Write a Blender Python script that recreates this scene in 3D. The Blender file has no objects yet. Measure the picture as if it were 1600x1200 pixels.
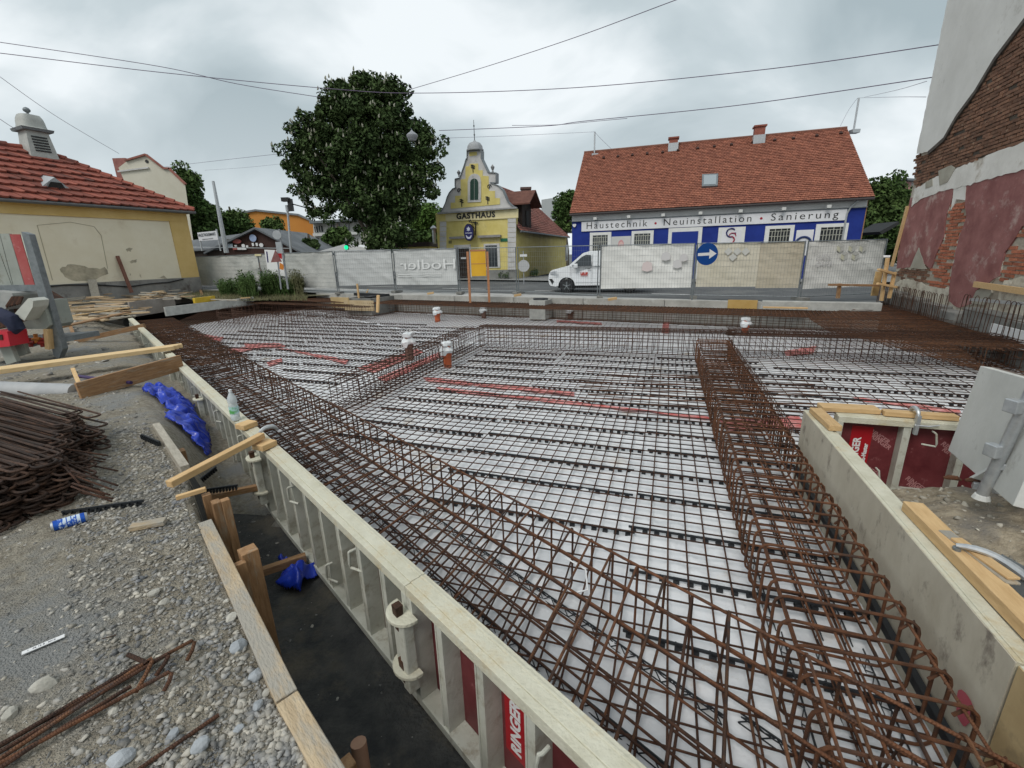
import bpy, bmesh, math, random
import numpy as np
from mathutils import Vector, Matrix
random.seed(7); rng = np.random.default_rng(7)
S = bpy.context.scene
COL = S.collection
# ------------------------------------------------------------------ camera
EYE = 1.55
FP = 700.0
ROLL = -math.atan(72/2429.0); PITCH = math.atan(700/2430.0)
FW = np.array([0, math.cos(PITCH), -math.sin(PITCH)])
R0 = np.array([1, 0, 0.0]); U0 = np.cross(R0, FW)
RT = R0*math.cos(ROLL)+U0*math.sin(ROLL); UP = np.cross(RT, FW)
cam_d = bpy.data.cameras.new('camera'); cam = bpy.data.objects.new('camera', cam_d); COL.objects.link(cam)
cam_d.sensor_width = 36; cam_d.lens = FP/1600*36; cam_d.clip_start = 0.05; cam_d.clip_end = 2000
M = Matrix(((RT[0], UP[0], -FW[0], 0), (RT[1], UP[1], -FW[1], 0), (RT[2], UP[2], -FW[2], EYE), (0, 0, 0, 1)))
cam.matrix_world = M
S.camera = cam
S.view_settings.view_transform = 'Standard'; S.view_settings.look = 'None'
S.view_settings.exposure = 0.6; S.view_settings.gamma = 1
S.view_settings.use_curve_mapping = False
# ------------------------------------------------------------------ world: overcast sky
SUN_EL, SUN_ROT = math.radians(50), math.radians(215)
W = bpy.data.worlds.new('World'); S.world = W; W.use_nodes = True
nt = W.node_tree; N = nt.nodes; L = nt.links; N.clear()
out = N.new('ShaderNodeOutputWorld')
sky = N.new('ShaderNodeTexSky'); sky.sky_type = 'NISHITA'; sky.sun_disc = False
sky.sun_elevation = SUN_EL; sky.sun_rotation = SUN_ROT
bg1 = N.new('ShaderNodeBackground'); bg1.inputs[1].default_value = 0.05; L.new(sky.outputs[0], bg1.inputs[0])
tc = N.new('ShaderNodeTexCoord')
sep = N.new('ShaderNodeSeparateXYZ'); L.new(tc.outputs['Generated'], sep.inputs[0])
mz = N.new('ShaderNodeMath'); mz.operation = 'MAXIMUM'; mz.inputs[1].default_value = 0.0; L.new(sep.outputs[2], mz.inputs[0])
az = N.new('ShaderNodeMath'); az.operation = 'ADD'; az.inputs[1].default_value = 0.55; L.new(mz.outputs[0], az.inputs[0])
dv = N.new('ShaderNodeVectorMath'); dv.operation = 'DIVIDE'; L.new(tc.outputs['Generated'], dv.inputs[0])
cb = N.new('ShaderNodeCombineXYZ')
for i in range(2): L.new(az.outputs[0], cb.inputs[i])
cb.inputs[2].default_value = 3.0
L.new(cb.outputs[0], dv.inputs[1])
mp = N.new('ShaderNodeMapping'); mp.inputs['Rotation'].default_value = (0, 0, 0.5); mp.inputs['Scale'].default_value = (0.75, 1.0, 1); mp.inputs['Location'].default_value = (0.7, 2.6, 0)
L.new(dv.outputs[0], mp.inputs[0])
n1 = N.new('ShaderNodeTexNoise'); n1.inputs['Scale'].default_value = 2.3; n1.inputs['Detail'].default_value = 6; n1.inputs['Roughness'].default_value = 0.48; n1.inputs['Distortion'].default_value = 0.35
L.new(mp.outputs[0], n1.inputs['Vector'])
cr = N.new('ShaderNodeValToRGB'); e = cr.color_ramp.elements
e[0].position = 0.36; e[0].color = (0.30, 0.36, 0.385, 1); e[1].position = 0.62; e[1].color = (0.66, 0.70, 0.72, 1)
ee = e.new(0.5); ee.color = (0.43, 0.49, 0.515, 1)
L.new(n1.outputs['Fac'], cr.inputs[0])
hz = N.new('ShaderNodeMapRange'); hz.inputs[1].default_value = 0.0; hz.inputs[2].default_value = 0.3; hz.inputs[3].default_value = 0.55; hz.inputs[4].default_value = 0.0
L.new(sep.outputs[2], hz.inputs[0])
mx = N.new('ShaderNodeMixRGB'); L.new(hz.outputs[0], mx.inputs[0]); L.new(cr.outputs[0], mx.inputs[1]); mx.inputs[2].default_value = (0.62, 0.66, 0.68, 1)
bg2 = N.new('ShaderNodeBackground'); bg2.inputs[1].default_value = 0.93; L.new(mx.outputs[0], bg2.inputs[0])
mxs = N.new('ShaderNodeMixShader'); mxs.inputs[0].default_value = 0.95
L.new(bg1.outputs[0], mxs.inputs[1]); L.new(bg2.outputs[0], mxs.inputs[2]); L.new(mxs.outputs[0], out.inputs[0])
sd = bpy.data.lights.new('sun', 'SUN'); sd.energy = 1.15; sd.angle = math.radians(28); sd.color = (1, 0.965, 0.91)
sun = bpy.data.objects.new('sun', sd); COL.objects.link(sun)
sun.rotation_euler = (math.radians(90)-SUN_EL, 0, math.radians(180)-SUN_ROT)

# ------------------------------------------------------------------ survey helpers: where a sight line meets a real plane
def ray(u, v): return FW + RT*((u-800)/FP) + UP*((600-v)/FP)
def g(u, v, z=0.0):
    d = ray(u, v); t = (z-EYE)/d[2]; return Vector((d[0]*t, d[1]*t, z))
def at(u, v, Y):
    d = ray(u, v); t = Y/d[1]; return Vector((d[0]*t, Y, EYE+d[2]*t))
def V(*a): return Vector(a)

# ------------------------------------------------------------------ mesh builder
class MB:
    def __init__(s): s.v = []; s.f = []
    def add(s, vs, fs):
        o = len(s.v); s.v += [tuple(p) for p in vs]; s.f += [tuple(i+o for i in f) for f in fs]; return s
    def hexa(s, p):   # 8 points: bottom 4, top 4
        return s.add(p, [(3,2,1,0), (4,5,6,7), (0,1,5,4), (1,2,6,5), (2,3,7,6), (3,0,4,7)])
    def box(s, x0, x1, y0, y1, z0, z1):
        return s.hexa([(x0,y0,z0),(x1,y0,z0),(x1,y1,z0),(x0,y1,z0),(x0,y0,z1),(x1,y0,z1),(x1,y1,z1),(x0,y1,z1)])
    def beam(s, a, b, w, h, up=(0,0,1)):
        a = Vector(a); b = Vector(b); d = (b-a).normalized(); up = Vector(up)
        sx = d.cross(up)
        if sx.length < 1e-4: sx = d.cross(Vector((1,0,0)))
        sx.normalize(); uz = sx.cross(d).normalized()
        o = [(-w/2,-h/2),(w/2,-h/2),(w/2,h/2),(-w/2,h/2)]
        p = [a+sx*i+uz*j for i, j in o]+[b+sx*i+uz*j for i, j in o]
        return s.hexa(p)
    def tube(s, pts, r, n=8, closed=False, cap=True):
        pts = [Vector(p) for p in pts]; m = len(pts); rr = r if hasattr(r, '__len__') else [r]*m
        rings = []
        prev = None
        for i, p in enumerate(pts):
            if closed: t = pts[(i+1) % m]-pts[i-1]
            else: t = pts[min(i+1, m-1)]-pts[max(i-1, 0)]
            t.normalize()
            if prev is None:
                a = t.cross(Vector((0,0,1)))
                if a.length < 0.05: a = t.cross(Vector((0,1,0)))
            else: a = prev-t*prev.dot(t)
            a.normalize(); prev = a; b = t.cross(a)
            rings.append([p+a*(math.cos(2*math.pi*k/n)*rr[i])+b*(math.sin(2*math.pi*k/n)*rr[i]) for k in range(n)])
        vs = [q for R in rings for q in R]; fs = []
        for i in range(m if closed else m-1):
            j = (i+1) % m
            for k in range(n): fs.append((i*n+k, i*n+(k+1) % n, j*n+(k+1) % n, j*n+k))
        if not closed and cap: fs.append(tuple(range(n))[::-1]); fs.append(tuple((m-1)*n+k for k in range(n)))
        return s.add(vs, fs)
    def cyl(s, a, b, r, n=12): return s.tube([a, b], r, n)
    def lathe(s, prof, c=(0,0,0), n=20):
        c = Vector(c); vs = []; fs = []; m = len(prof)
        for r, z in prof:
            for k in range(n):
                a = 2*math.pi*k/n; vs.append(c+Vector((r*math.cos(a), r*math.sin(a), z)))
        for i in range(m-1):
            for k in range(n): fs.append((i*n+k, i*n+(k+1) % n, (i+1)*n+(k+1) % n, (i+1)*n+k))
        fs.append(tuple(range(n))[::-1]); fs.append(tuple((m-1)*n+k for k in range(n)))
        return s.add(vs, fs)
    def poly(s, pts): return s.add(pts, [tuple(range(len(pts)))])
    def prism(s, pts, off):
        off = Vector(off); n = len(pts); a = [Vector(p) for p in pts]; b = [p+off for p in a]
        return s.add(a+b, [tuple(range(n))[::-1], tuple(range(n, 2*n))]+[(i, (i+1) % n, n+(i+1) % n, n+i) for i in range(n)])
    def mesh(s, name, mat=None, smooth=False):
        me = bpy.data.meshes.new(name); me.from_pydata(s.v, [], s.f)
        bm = bmesh.new(); bm.from_mesh(me); bmesh.ops.recalc_face_normals(bm, faces=bm.faces); bm.to_mesh(me); bm.free()
        if mat: me.materials.append(mat)
        if smooth:
            me.polygons.foreach_set('use_smooth', [True]*len(me.polygons))
            try: me.set_sharp_from_angle(angle=math.radians(38))
            except Exception: pass
        return me
    def build(s, name, mat, parent=None, smooth=False, origin=None, bevel=0):
        loc = Vector(parent.location) if parent is not None and parent.parent is None else (Vector(parent.parent.location) if parent is not None else None)
        if parent is not None:
            # accumulate parent's location (parents carry locations only)
            loc = Vector((0,0,0)); q = parent
            while q is not None: loc += Vector(q.location); q = q.parent
            s.v = [tuple(Vector(p)-loc) for p in s.v]
            o = bpy.data.objects.new(name, s.mesh(name, mat, smooth)); o.parent = parent
        else:
            if origin is None:
                a = np.array(s.v); origin = ((a[:,0].min()+a[:,0].max())/2, (a[:,1].min()+a[:,1].max())/2, a[:,2].min())
            origin = Vector(origin)
            s.v = [tuple(Vector(p)-origin) for p in s.v]
            o = bpy.data.objects.new(name, s.mesh(name, mat, smooth)); o.location = origin
        COL.objects.link(o)
        if bevel:
            md = o.modifiers.new('bevel', 'BEVEL'); md.width = bevel; md.segments = 2; md.limit_method = 'ANGLE'
        return o

def thing(name, label, cat, loc=(0,0,0), group=None):
    o = bpy.data.objects.new(name, None); o.location = loc; o.empty_display_size = 0.1
    COL.objects.link(o); return tag(o, label, cat, group)
def tag(o, label, cat, group=None, kind=None):
    if label: o['label'] = label
    if cat: o['category'] = cat
    if group: o['group'] = group
    if kind: o['kind'] = kind
    return o
def struct(o): o['kind'] = 'structure'; return o
def inst(name, me, parent, mat4):
    o = bpy.data.objects.new(name, me); COL.objects.link(o)
    if parent is not None: o.parent = parent
    o.matrix_local = mat4; return o
def copytree(o, loc, rz=0, label=None, group=None):
    r = o.copy(); COL.objects.link(r); r.location = loc; r.rotation_euler = (0, 0, rz)
    if label: r['label'] = label
    if group: r['group'] = group
    for ch in list(o.children):
        c = ch.copy(); COL.objects.link(c); c.parent = r
        for gg in ch.children:
            d = gg.copy(); COL.objects.link(d); d.parent = c
    return r
def text(s_, size, mat, parent, P0, xd, yd, name='lettering', depth=0.004, bold=0.0, space=1.0, mirror=False, align='LEFT', width=None):
    cu = bpy.data.curves.new('txt', 'FONT'); cu.body = s_; cu.size = size; cu.extrude = depth; cu.offset = bold; cu.space_character = space
    cu.align_x = align; cu.resolution_u = 3
    t = bpy.data.objects.new('txt', cu); COL.objects.link(t)
    bpy.context.view_layer.update()
    me = bpy.data.meshes.new_from_object(t.evaluated_get(bpy.context.evaluated_depsgraph_get())); bpy.data.objects.remove(t)
    xd = Vector(xd).normalized(); yd = Vector(yd).normalized(); zd = xd.cross(yd)
    sx = 1
    if width:
        xs = [v.co.x for v in me.vertices]; w0 = max(xs)-min(xs); sx = width/w0
        for v in me.vertices: v.co.x = (v.co.x-min(xs))*sx
    me.materials.clear(); me.materials.append(mat)
    if mirror:
        mxx = max(v.co.x for v in me.vertices)
        for v in me.vertices: v.co.x = mxx-v.co.x
    m = Matrix((( xd[0], yd[0], zd[0], P0[0]), (xd[1], yd[1], zd[1], P0[1]), (xd[2], yd[2], zd[2], P0[2]), (0,0,0,1)))
    me.transform(m)
    loc = Vector((0,0,0)); q = parent
    while q is not None: loc += Vector(q.location); q = q.parent
    me.transform(Matrix.Translation(-loc))
    me.name = name
    o = bpy.data.objects.new(name, me); COL.objects.link(o); o.parent = parent
    return o

# ------------------------------------------------------------------ materials
def mat(name, c1, c2=None, scale=4.0, rough=0.8, bump=0.0, bscale=None, metal=0.0, c3=None, s3=None, t3=0.6, rnd=0.0, island=False, ramp=(0.35, 0.65), spec=0.4, emit=None, trans=0.0, stretch=None, detail=6, world=False):
    m = bpy.data.materials.new(name); m.use_nodes = True; nt = m.node_tree; N = nt.nodes; L = nt.links
    b = N['Principled BSDF']; b.inputs['Roughness'].default_value = rough; b.inputs['Metallic'].default_value = metal
    b.inputs['Specular IOR Level'].default_value = spec
    b.inputs['Base Color'].default_value = (*c1, 1)
    tc = N.new('ShaderNodeTexCoord'); vec = tc.outputs['Object']
    if world:
        ge = N.new('ShaderNodeNewGeometry'); vec = ge.outputs['Position']
    if stretch:
        mp = N.new('ShaderNodeMapping'); mp.inputs['Scale'].default_value = stretch; L.new(vec, mp.inputs[0]); vec = mp.outputs[0]
    if rnd and not world:
        oi = N.new('ShaderNodeObjectInfo'); ml = N.new('ShaderNodeVectorMath'); ml.operation = 'SCALE'; ml.inputs['Scale'].default_value = 37.0
        cbx = N.new('ShaderNodeCombineXYZ'); L.new(oi.outputs['Random'], cbx.inputs[0]); L.new(oi.outputs['Random'], cbx.inputs[1]); L.new(cbx.outputs[0], ml.inputs[0])
        ad = N.new('ShaderNodeVectorMath'); ad.operation = 'ADD'; L.new(vec, ad.inputs[0]); L.new(ml.outputs[0], ad.inputs[1]); vec = ad.outputs[0]
    col = None
    if c2 is not None:
        nz = N.new('ShaderNodeTexNoise'); nz.inputs['Scale'].default_value = scale; nz.inputs['Detail'].default_value = detail; nz.inputs['Roughness'].default_value = 0.65
        L.new(vec, nz.inputs['Vector'])
        r = N.new('ShaderNodeValToRGB'); e = r.color_ramp.elements; e[0].position = ramp[0]; e[1].position = ramp[1]; e[0].color = (*c1, 1); e[1].color = (*c2, 1)
        L.new(nz.outputs['Fac'], r.inputs[0]); col = r.outputs[0]
    if c3 is not None:
        nz = N.new('ShaderNodeTexNoise'); nz.inputs['Scale'].default_value = s3 or scale*0.3; nz.inputs['Detail'].default_value = 8; nz.inputs['Roughness'].default_value = 0.7
        L.new(vec, nz.inputs['Vector'])
        r = N.new('ShaderNodeValToRGB'); e = r.color_ramp.elements; e[0].position = t3-0.05; e[1].position = t3+0.08; e[0].color = (0,0,0,1); e[1].color = (1,1,1,1)
        L.new(nz.outputs['Fac'], r.inputs[0])
        mx = N.new('ShaderNodeMixRGB'); L.new(r.outputs[0], mx.inputs[0]); L.new(col, mx.inputs[1]) if col else None
        if not col: mx.inputs[1].default_value = (*c1, 1)
        mx.inputs[2].default_value = (*c3, 1); col = mx.outputs[0]
    if rnd or island:
        hs = N.new('ShaderNodeHueSaturation'); src = None
        if island:
            ge = N.new('ShaderNodeNewGeometry'); src = ge.outputs['Random Per Island']
        else:
            oi = N.new('ShaderNodeObjectInfo'); src = oi.outputs['Random']
        a = rnd or 0.3
        mr = N.new('ShaderNodeMapRange'); mr.inputs[3].default_value = 1-a; mr.inputs[4].default_value = 1+a; L.new(src, mr.inputs[0]); L.new(mr.outputs[0], hs.inputs['Value'])
        if col: L.new(col, hs.inputs['Color'])
        else: hs.inputs['Color'].default_value = (*c1, 1)
        col = hs.outputs[0]
    if col: L.new(col, b.inputs['Base Color'])
    if bump:
        nb = N.new('ShaderNodeTexNoise'); nb.inputs['Scale'].default_value = bscale or scale*4; nb.inputs['Detail'].default_value = 6; L.new(vec, nb.inputs['Vector'])
        bp = N.new('ShaderNodeBump'); bp.inputs['Strength'].default_value = min(1, bump); bp.inputs['Distance'].default_value = 0.01*max(1, bump); L.new(nb.outputs['Fac'], bp.inputs['Height']); L.new(bp.outputs[0], b.inputs['Normal'])
    if emit:
        b.inputs['Emission Color'].default_value = (*emit[:3], 1); b.inputs['Emission Strength'].default_value = emit[3]
    if trans: b.inputs['Transmission Weight'].default_value = trans
    return m
def wood(name, c1, c2, sc=14, rough=0.75, rnd=0.12, dirt=None):
    return mat(name, c1, c2, scale=sc, rough=rough, bump=0.3, bscale=40, rnd=rnd, stretch=(0.5, 3, 3), c3=dirt, s3=6, t3=0.6)

RUST = mat('rebar_rust', (0.068, 0.030, 0.016), (0.165, 0.074, 0.034), scale=18, rough=0.72, bump=0.5, bscale=160, rnd=0.35, c3=(0.055, 0.04, 0.036), s3=7, t3=0.55, metal=0.15)
# ribbing along straight bars
def add_ribs(m, freq=55):
    N = m.node_tree.nodes; L = m.node_tree.links; b = N['Principled BSDF']
    tc = N.new('ShaderNodeTexCoord'); wv = N.new('ShaderNodeTexWave'); wv.bands_direction = 'DIAGONAL'; wv.inputs['Scale'].default_value = freq
    wv.inputs['Distortion'].default_value = 0.6
    L.new(tc.outputs['Object'], wv.inputs['Vector'])
    bp = N.new('ShaderNodeBump'); bp.inputs['Strength'].default_value = 0.7; bp.inputs['Distance'].default_value = 0.003
    old = b.inputs['Normal'].links[0].from_node
    L.new(wv.outputs['Fac'], bp.inputs['Height']); L.new(old.outputs[0], bp.inputs['Normal']); L.new(bp.outputs[0], b.inputs['Normal'])
add_ribs(RUST)
RUSTD = mat('rebar_rust_dark', (0.040, 0.020, 0.013), (0.10, 0.043, 0.023), scale=14, rough=0.75, bump=0.5, bscale=160, rnd=0.3, metal=0.1)
add_ribs(RUSTD)
RUSTO = mat('rebar_rust_orange', (0.075, 0.030, 0.014), (0.16, 0.064, 0.028), scale=16, rough=0.75, bump=0.5, bscale=160, rnd=0.3, c3=(0.06, 0.035, 0.025), s3=6, t3=0.56)
add_ribs(RUSTO)
ALU = mat('form_aluminium', (0.47, 0.47, 0.40), (0.60, 0.60, 0.53), scale=6, rough=0.55, bump=0.25, bscale=60, c3=(0.36, 0.33, 0.26), s3=9, t3=0.58, rnd=0.05)
ALUT = mat('form_top_concrete_stained', (0.52, 0.495, 0.385), (0.64, 0.62, 0.51), scale=7, rough=0.8, bump=0.6, bscale=70, c3=(0.50, 0.42, 0.27), s3=3.5, t3=0.57)
PLYR = mat('form_plywood_red', (0.105, 0.016, 0.02), (0.17, 0.035, 0.04), scale=5, rough=0.5, c3=(0.36, 0.16, 0.16), s3=12, t3=0.66)
RED = mat('sticker_red', (0.38, 0.008, 0.016), rough=0.4)
WHT = mat('print_white', (0.75, 0.75, 0.75), rough=0.6)
PINKP = mat('plywood_print_pink', (0.42, 0.20, 0.20), rough=0.6)
WOODN = wood('timber_fresh', (0.53, 0.34, 0.16), (0.66, 0.45, 0.23))
WOODB = wood('timber_brown', (0.24, 0.13, 0.06), (0.38, 0.22, 0.11), dirt=(0.35, 0.28, 0.2))
WOODG = wood('timber_grey_weathered', (0.30, 0.27, 0.22), (0.45, 0.41, 0.34), dirt=(0.25, 0.22, 0.18))
WOODD = mat('timber_dusty', (0.36, 0.27, 0.17), (0.52, 0.41, 0.27), scale=9, rough=.85, bump=.8, bscale=50, rnd=.08, stretch=(.6,2,2), c3=(0.34, 0.315, 0.27), s3=3.5, t3=.46)
BLACKP = mat('spacer_black_plastic', (0.018, 0.02, 0.023), rough=0.55)
FLEECE = mat('geotextile_white', (0.67, 0.68, 0.70), (0.78, 0.785, 0.80), scale=1.2, rough=0.9, bump=3, bscale=7, c3=(0.56, 0.49, 0.41), s3=1.4, t3=0.63, world=True)
REDF = mat('red_film', (0.60, 0.10, 0.09), (0.80, 0.42, 0.40), scale=9, rough=0.7, bump=0.5, bscale=12)
STEELG = mat('steel_galvanised', (0.42, 0.44, 0.46), (0.55, 0.57, 0.58), scale=20, rough=0.42, metal=0.55)
STEELD = mat('steel_grey_dark', (0.16, 0.18, 0.19), (0.24, 0.26, 0.27), scale=10, rough=0.5, metal=0.5)
CONC = mat('concrete_grey', (0.34, 0.34, 0.32), (0.46, 0.46, 0.43), scale=5, rough=0.9, bump=0.4, bscale=40)
CONCD = mat('concrete_dark_mottled', (0.13, 0.13, 0.12), (0.25, 0.245, 0.23), scale=3, rough=0.9, bump=0.5, bscale=20)
GLASS = mat('window_glass_dark', (0.03, 0.035, 0.04), rough=0.12, spec=0.8)
BLUET = mat('tarpaulin_blue', (0.008, 0.03, 0.36), (0.015, 0.055, 0.5), scale=8, rough=0.3, bump=0.8, bscale=18, spec=0.6)

# ------------------------------------------------------------------ site frames
uu = Vector((.326, .945, 0)).normalized(); nn = Vector((uu.y, -uu.x, 0))          # central grid
mm = Vector((.733, .680, 0)).normalized(); aa = Vector((-mm.y, mm.x, 0))          # along the left formwork
def NS(n, s, z=0.0): return nn*n+uu*s+V(0,0,z)
def MA(m, a, z=0.0): return mm*m+aa*a+V(0,0,z)
def ns(p): return (p.x*nn.x+p.y*nn.y, p.x*uu.x+p.y*uu.y)
KA = g(640, 461); KB = g(1160, 471); kk = (KB-KA).normalized(); kn = Vector((kk.y, -kk.x, 0))   # kn points toward the camera
def KP(k, d=0.0, z=0.0): return KA+kk*k+kn*d+V(0,0,z)
W0 = V(12.02, 14.25, 0); W1 = V(10.25, 9.63, 0); wd = (W1-W0).normalized(); wn = Vector((wd.y, -wd.x, 0))
if wn.x > 0: wn = -wn
def WP(s, d=0.0, z=0.0): return W0+wd*s+wn*d+V(0,0,z)
def rz(x): return -.14-.015*max(-12, min(25, x))
ZF = -0.76     # geotextile level
ZB = -0.70     # bottom mesh
ZT = -0.22     # top of the cages

# ------------------------------------------------------------------ polygon tools
def clip_line(p, d, poly):
    ts = []
    n = len(poly)
    for i in range(n):
        a = poly[i]; b = poly[(i+1) % n]; ex, ey = b[0]-a[0], b[1]-a[1]
        den = d[0]*ey-d[1]*ex
        if abs(den) < 1e-9: continue
        t = ((a[0]-p[0])*ey-(a[1]-p[1])*ex)/den
        w = ((a[0]-p[0])*d[1]-(a[1]-p[1])*d[0])/den
        if -1e-9 <= w < 1-1e-9: ts.append(t)
    ts.sort(); return [(ts[i], ts[i+1]) for i in range(0, len(ts)-1, 2)]
def inpoly(X, Y, poly):
    r = np.zeros(X.shape, bool); n = len(poly); j = n-1
    for i in range(n):
        xi, yi = poly[i][0], poly[i][1]; xj, yj = poly[j][0], poly[j][1]
        c = ((yi > Y) != (yj > Y)) & (X < (xj-xi)*(Y-yi)/(yj-yi+1e-12)+xi)
        r ^= c; j = i
    return r
def vnoise(X, Y, sc, seed=0):
    r = np.random.default_rng(seed); T = r.random((64, 64))
    x = X/sc; y = Y/sc; xi = np.floor(x).astype(int); yi = np.floor(y).astype(int); fx = x-xi; fy = y-yi
    fx = fx*fx*(3-2*fx); fy = fy*fy*(3-2*fy)
    g_ = lambda a, b: T[a % 64, b % 64]
    return (g_(xi, yi)*(1-fx)+g_(xi+1, yi)*fx)*(1-fy)+(g_(xi, yi+1)*(1-fx)+g_(xi+1, yi+1)*fx)*fy-0.5
def fbm(X, Y, sc, o=4, seed=0): return sum(vnoise(X+i*13.7, Y-i*7.1, sc/2**i, seed+i)/2**i for i in range(o))
def grid_mesh(name, xs, ys, zf, keep=None, mat_=None, smooth=True):
    X, Y = np.meshgrid(xs, ys); Z = zf(X, Y); nx, ny = len(xs), len(ys)
    co = np.stack([X, Y, Z], -1).reshape(-1, 3)
    i = np.arange(nx-1)[None, :]+np.arange(ny-1)[:, None]*nx
    F = np.stack([i, i+1, i+nx+1, i+nx], -1).reshape(-1, 4)
    if keep is not None:
        k = keep(X, Y).reshape(-1); F = F[k[F].all(1)]
    used = np.zeros(len(co), bool); used[F.reshape(-1)] = True; idx = np.cumsum(used)-1
    co = co[used]; F = idx[F]
    return npmesh(name, co, F, mat_, smooth)
def npmesh(name, co, F, mat_=None, smooth=False):
    me = bpy.data.meshes.new(name); me.vertices.add(len(co)); me.vertices.foreach_set('co', np.asarray(co, np.float32).ravel())
    k = F.shape[1]; me.loops.add(F.size); me.loops.foreach_set('vertex_index', F.astype(np.int32).ravel())
    me.polygons.add(len(F)); me.polygons.foreach_set('loop_start', np.arange(0, F.size, k, dtype=np.int32))
    me.update(calc_edges=True)
    if smooth: me.polygons.foreach_set('use_smooth', [True]*len(F))
    if mat_: me.materials.append(mat_)
    return me
def link(name, me, parent=None, loc=None):
    o = bpy.data.objects.new(name, me); COL.objects.link(o)
    if parent is not None: o.parent = parent
    if loc is not None: o.location = loc
    return o

# ------------------------------------------------------------------ THE SETTING: ground, road, pavement
EARTH = mat('earth', (0.13, 0.11, 0.085), (0.22, 0.19, 0.15), scale=0.6, rough=0.95, bump=1, bscale=9, world=True)
link('ground', npmesh('ground', [(-700,-200,-1.6),(700,-200,-1.6),(700,1200,-1.6),(-700,1200,-1.6)], np.array([[0,1,2,3]]), EARTH))['kind'] = 'structure'
ASPH = mat('asphalt', (0.075, 0.078, 0.08), (0.115, 0.118, 0.12), scale=0.5, rough=0.85, bump=0.3, bscale=70, c3=(0.16, 0.16, 0.155), s3=0.35, t3=0.56, world=True)
def tilt_sheet(name, pts, z0, m, seg=12):
    """sheet between the polyline near (pts[0]) and far (pts[1]) that follows the slope of the street"""
    a, b = pts; mb = MB()
    vs = []; n = len(a)
    for p, q in zip(a, b):
        vs.append((p[0], p[1], rz(p[0])+z0)); vs.append((q[0], q[1], rz(q[0])+z0))
    mb.add(vs, [(2*i, 2*i+2, 2*i+3, 2*i+1) for i in range(n-1)])
    o = mb.build(name, m, origin=(0,0,0)); o['kind'] = 'structure'; return o
ks = [-16, -8, -3, 0, 4, 8, 12, 16.4]
near = [KP(k, -.22) for k in ks]
side = [KP(k, -2.6) for k in ks]
tilt_sheet('pavement', (near, side), .0, mat('pavement_concrete', (0.36, 0.355, 0.34), (0.48, 0.47, 0.45), scale=1.2, rough=0.9, bump=0.3, bscale=60, c3=(0.22, 0.21, 0.2), s3=0.8, t3=0.6, world=True))
KS = mat('kerb_stone', (0.36, 0.36, 0.35), (0.5, 0.5, 0.48), scale=4, rough=0.85, world=True)
kb = MB()
for i in range(26):
    a = KP(-12+i*1.1, -2.6); b = KP(-12+i*1.1+1.08, -2.6); za, zb = rz(a.x)+.004, rz(b.x)+.004
    o_ = -kn*0.14
    kb.hexa([a+V(0,0,za-.13), b+V(0,0,zb-.13), b+o_+V(0,0,zb-.13), a+o_+V(0,0,za-.13), a+V(0,0,za), b+V(0,0,zb), b+o_+V(0,0,zb), a+o_+V(0,0,za)])
struct(kb.build('kerb', KS, origin=(0,0,0)))
xs_ = [-400, -60, -30, -12, -5, 0, 5, 12, 25, 60, 400]
nearR = []
for x in xs_:
    t = (x-KA.x)/kk.x; t = max(-16, min(16.4, t)); p = KP(t, -2.74)
    nearR.append(V(x, p.y if abs(x) < 30 else (p.y if x < 0 else p.y), 0))
tilt_sheet('road', (nearR, [V(x*1.5, 700, 0) for x in xs_]), -.13, ASPH)
LINE = mat('road_marking', (0.55, 0.55, 0.53), (0.7, 0.7, 0.68), scale=6, rough=0.8)
ml = MB()
for k0, d, l in [(-9,-6.3,3),(-3,-6.3,3),(3,-6.3,3),(9,-6.3,3)]:
    a = KP(k0, -abs(d)); b = KP(k0+l, -abs(d)); o_ = -kn*.14
    ml.add([a+V(0,0,rz(a.x)-.126), b+V(0,0,rz(b.x)-.126), b+o_+V(0,0,rz(b.x)-.126), a+o_+V(0,0,rz(a.x)-.126)], [(0,1,2,3)])
a = KP(-14, -2.95); b = KP(18, -2.95); o_ = -kn*.12
ml.add([a+V(0,0,rz(a.x)-.126), b+V(0,0,rz(b.x)-.126), b+o_+V(0,0,rz(b.x)-.126), a+o_+V(0,0,rz(a.x)-.126)], [(0,1,2,3)])
struct(ml.build('road_marking', LINE, origin=(0,0,0)))
# footway on the far side, in front of the buildings
far_a = [V(-30, 44, 0), V(-8, 36.2, 0), V(1.2, 31.8, 0), V(4.5, 29.9, 0), V(12, 27.4, 0), V(21, 24.9, 0), V(40, 19, 0)]
far_b = [V(-30, 50, 0), V(-6.8, 42.5, 0), V(3, 38, 0), V(6, 36, 0), V(14, 34, 0), V(23, 31, 0), V(42, 25, 0)]
tilt_sheet('pavement_far', (far_a, far_b), -.01, mat('pavement_far', (0.2, 0.2, 0.195), (0.3, 0.3, 0.29), scale=1, rough=0.9, world=True)).name = 'pavement'

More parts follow.
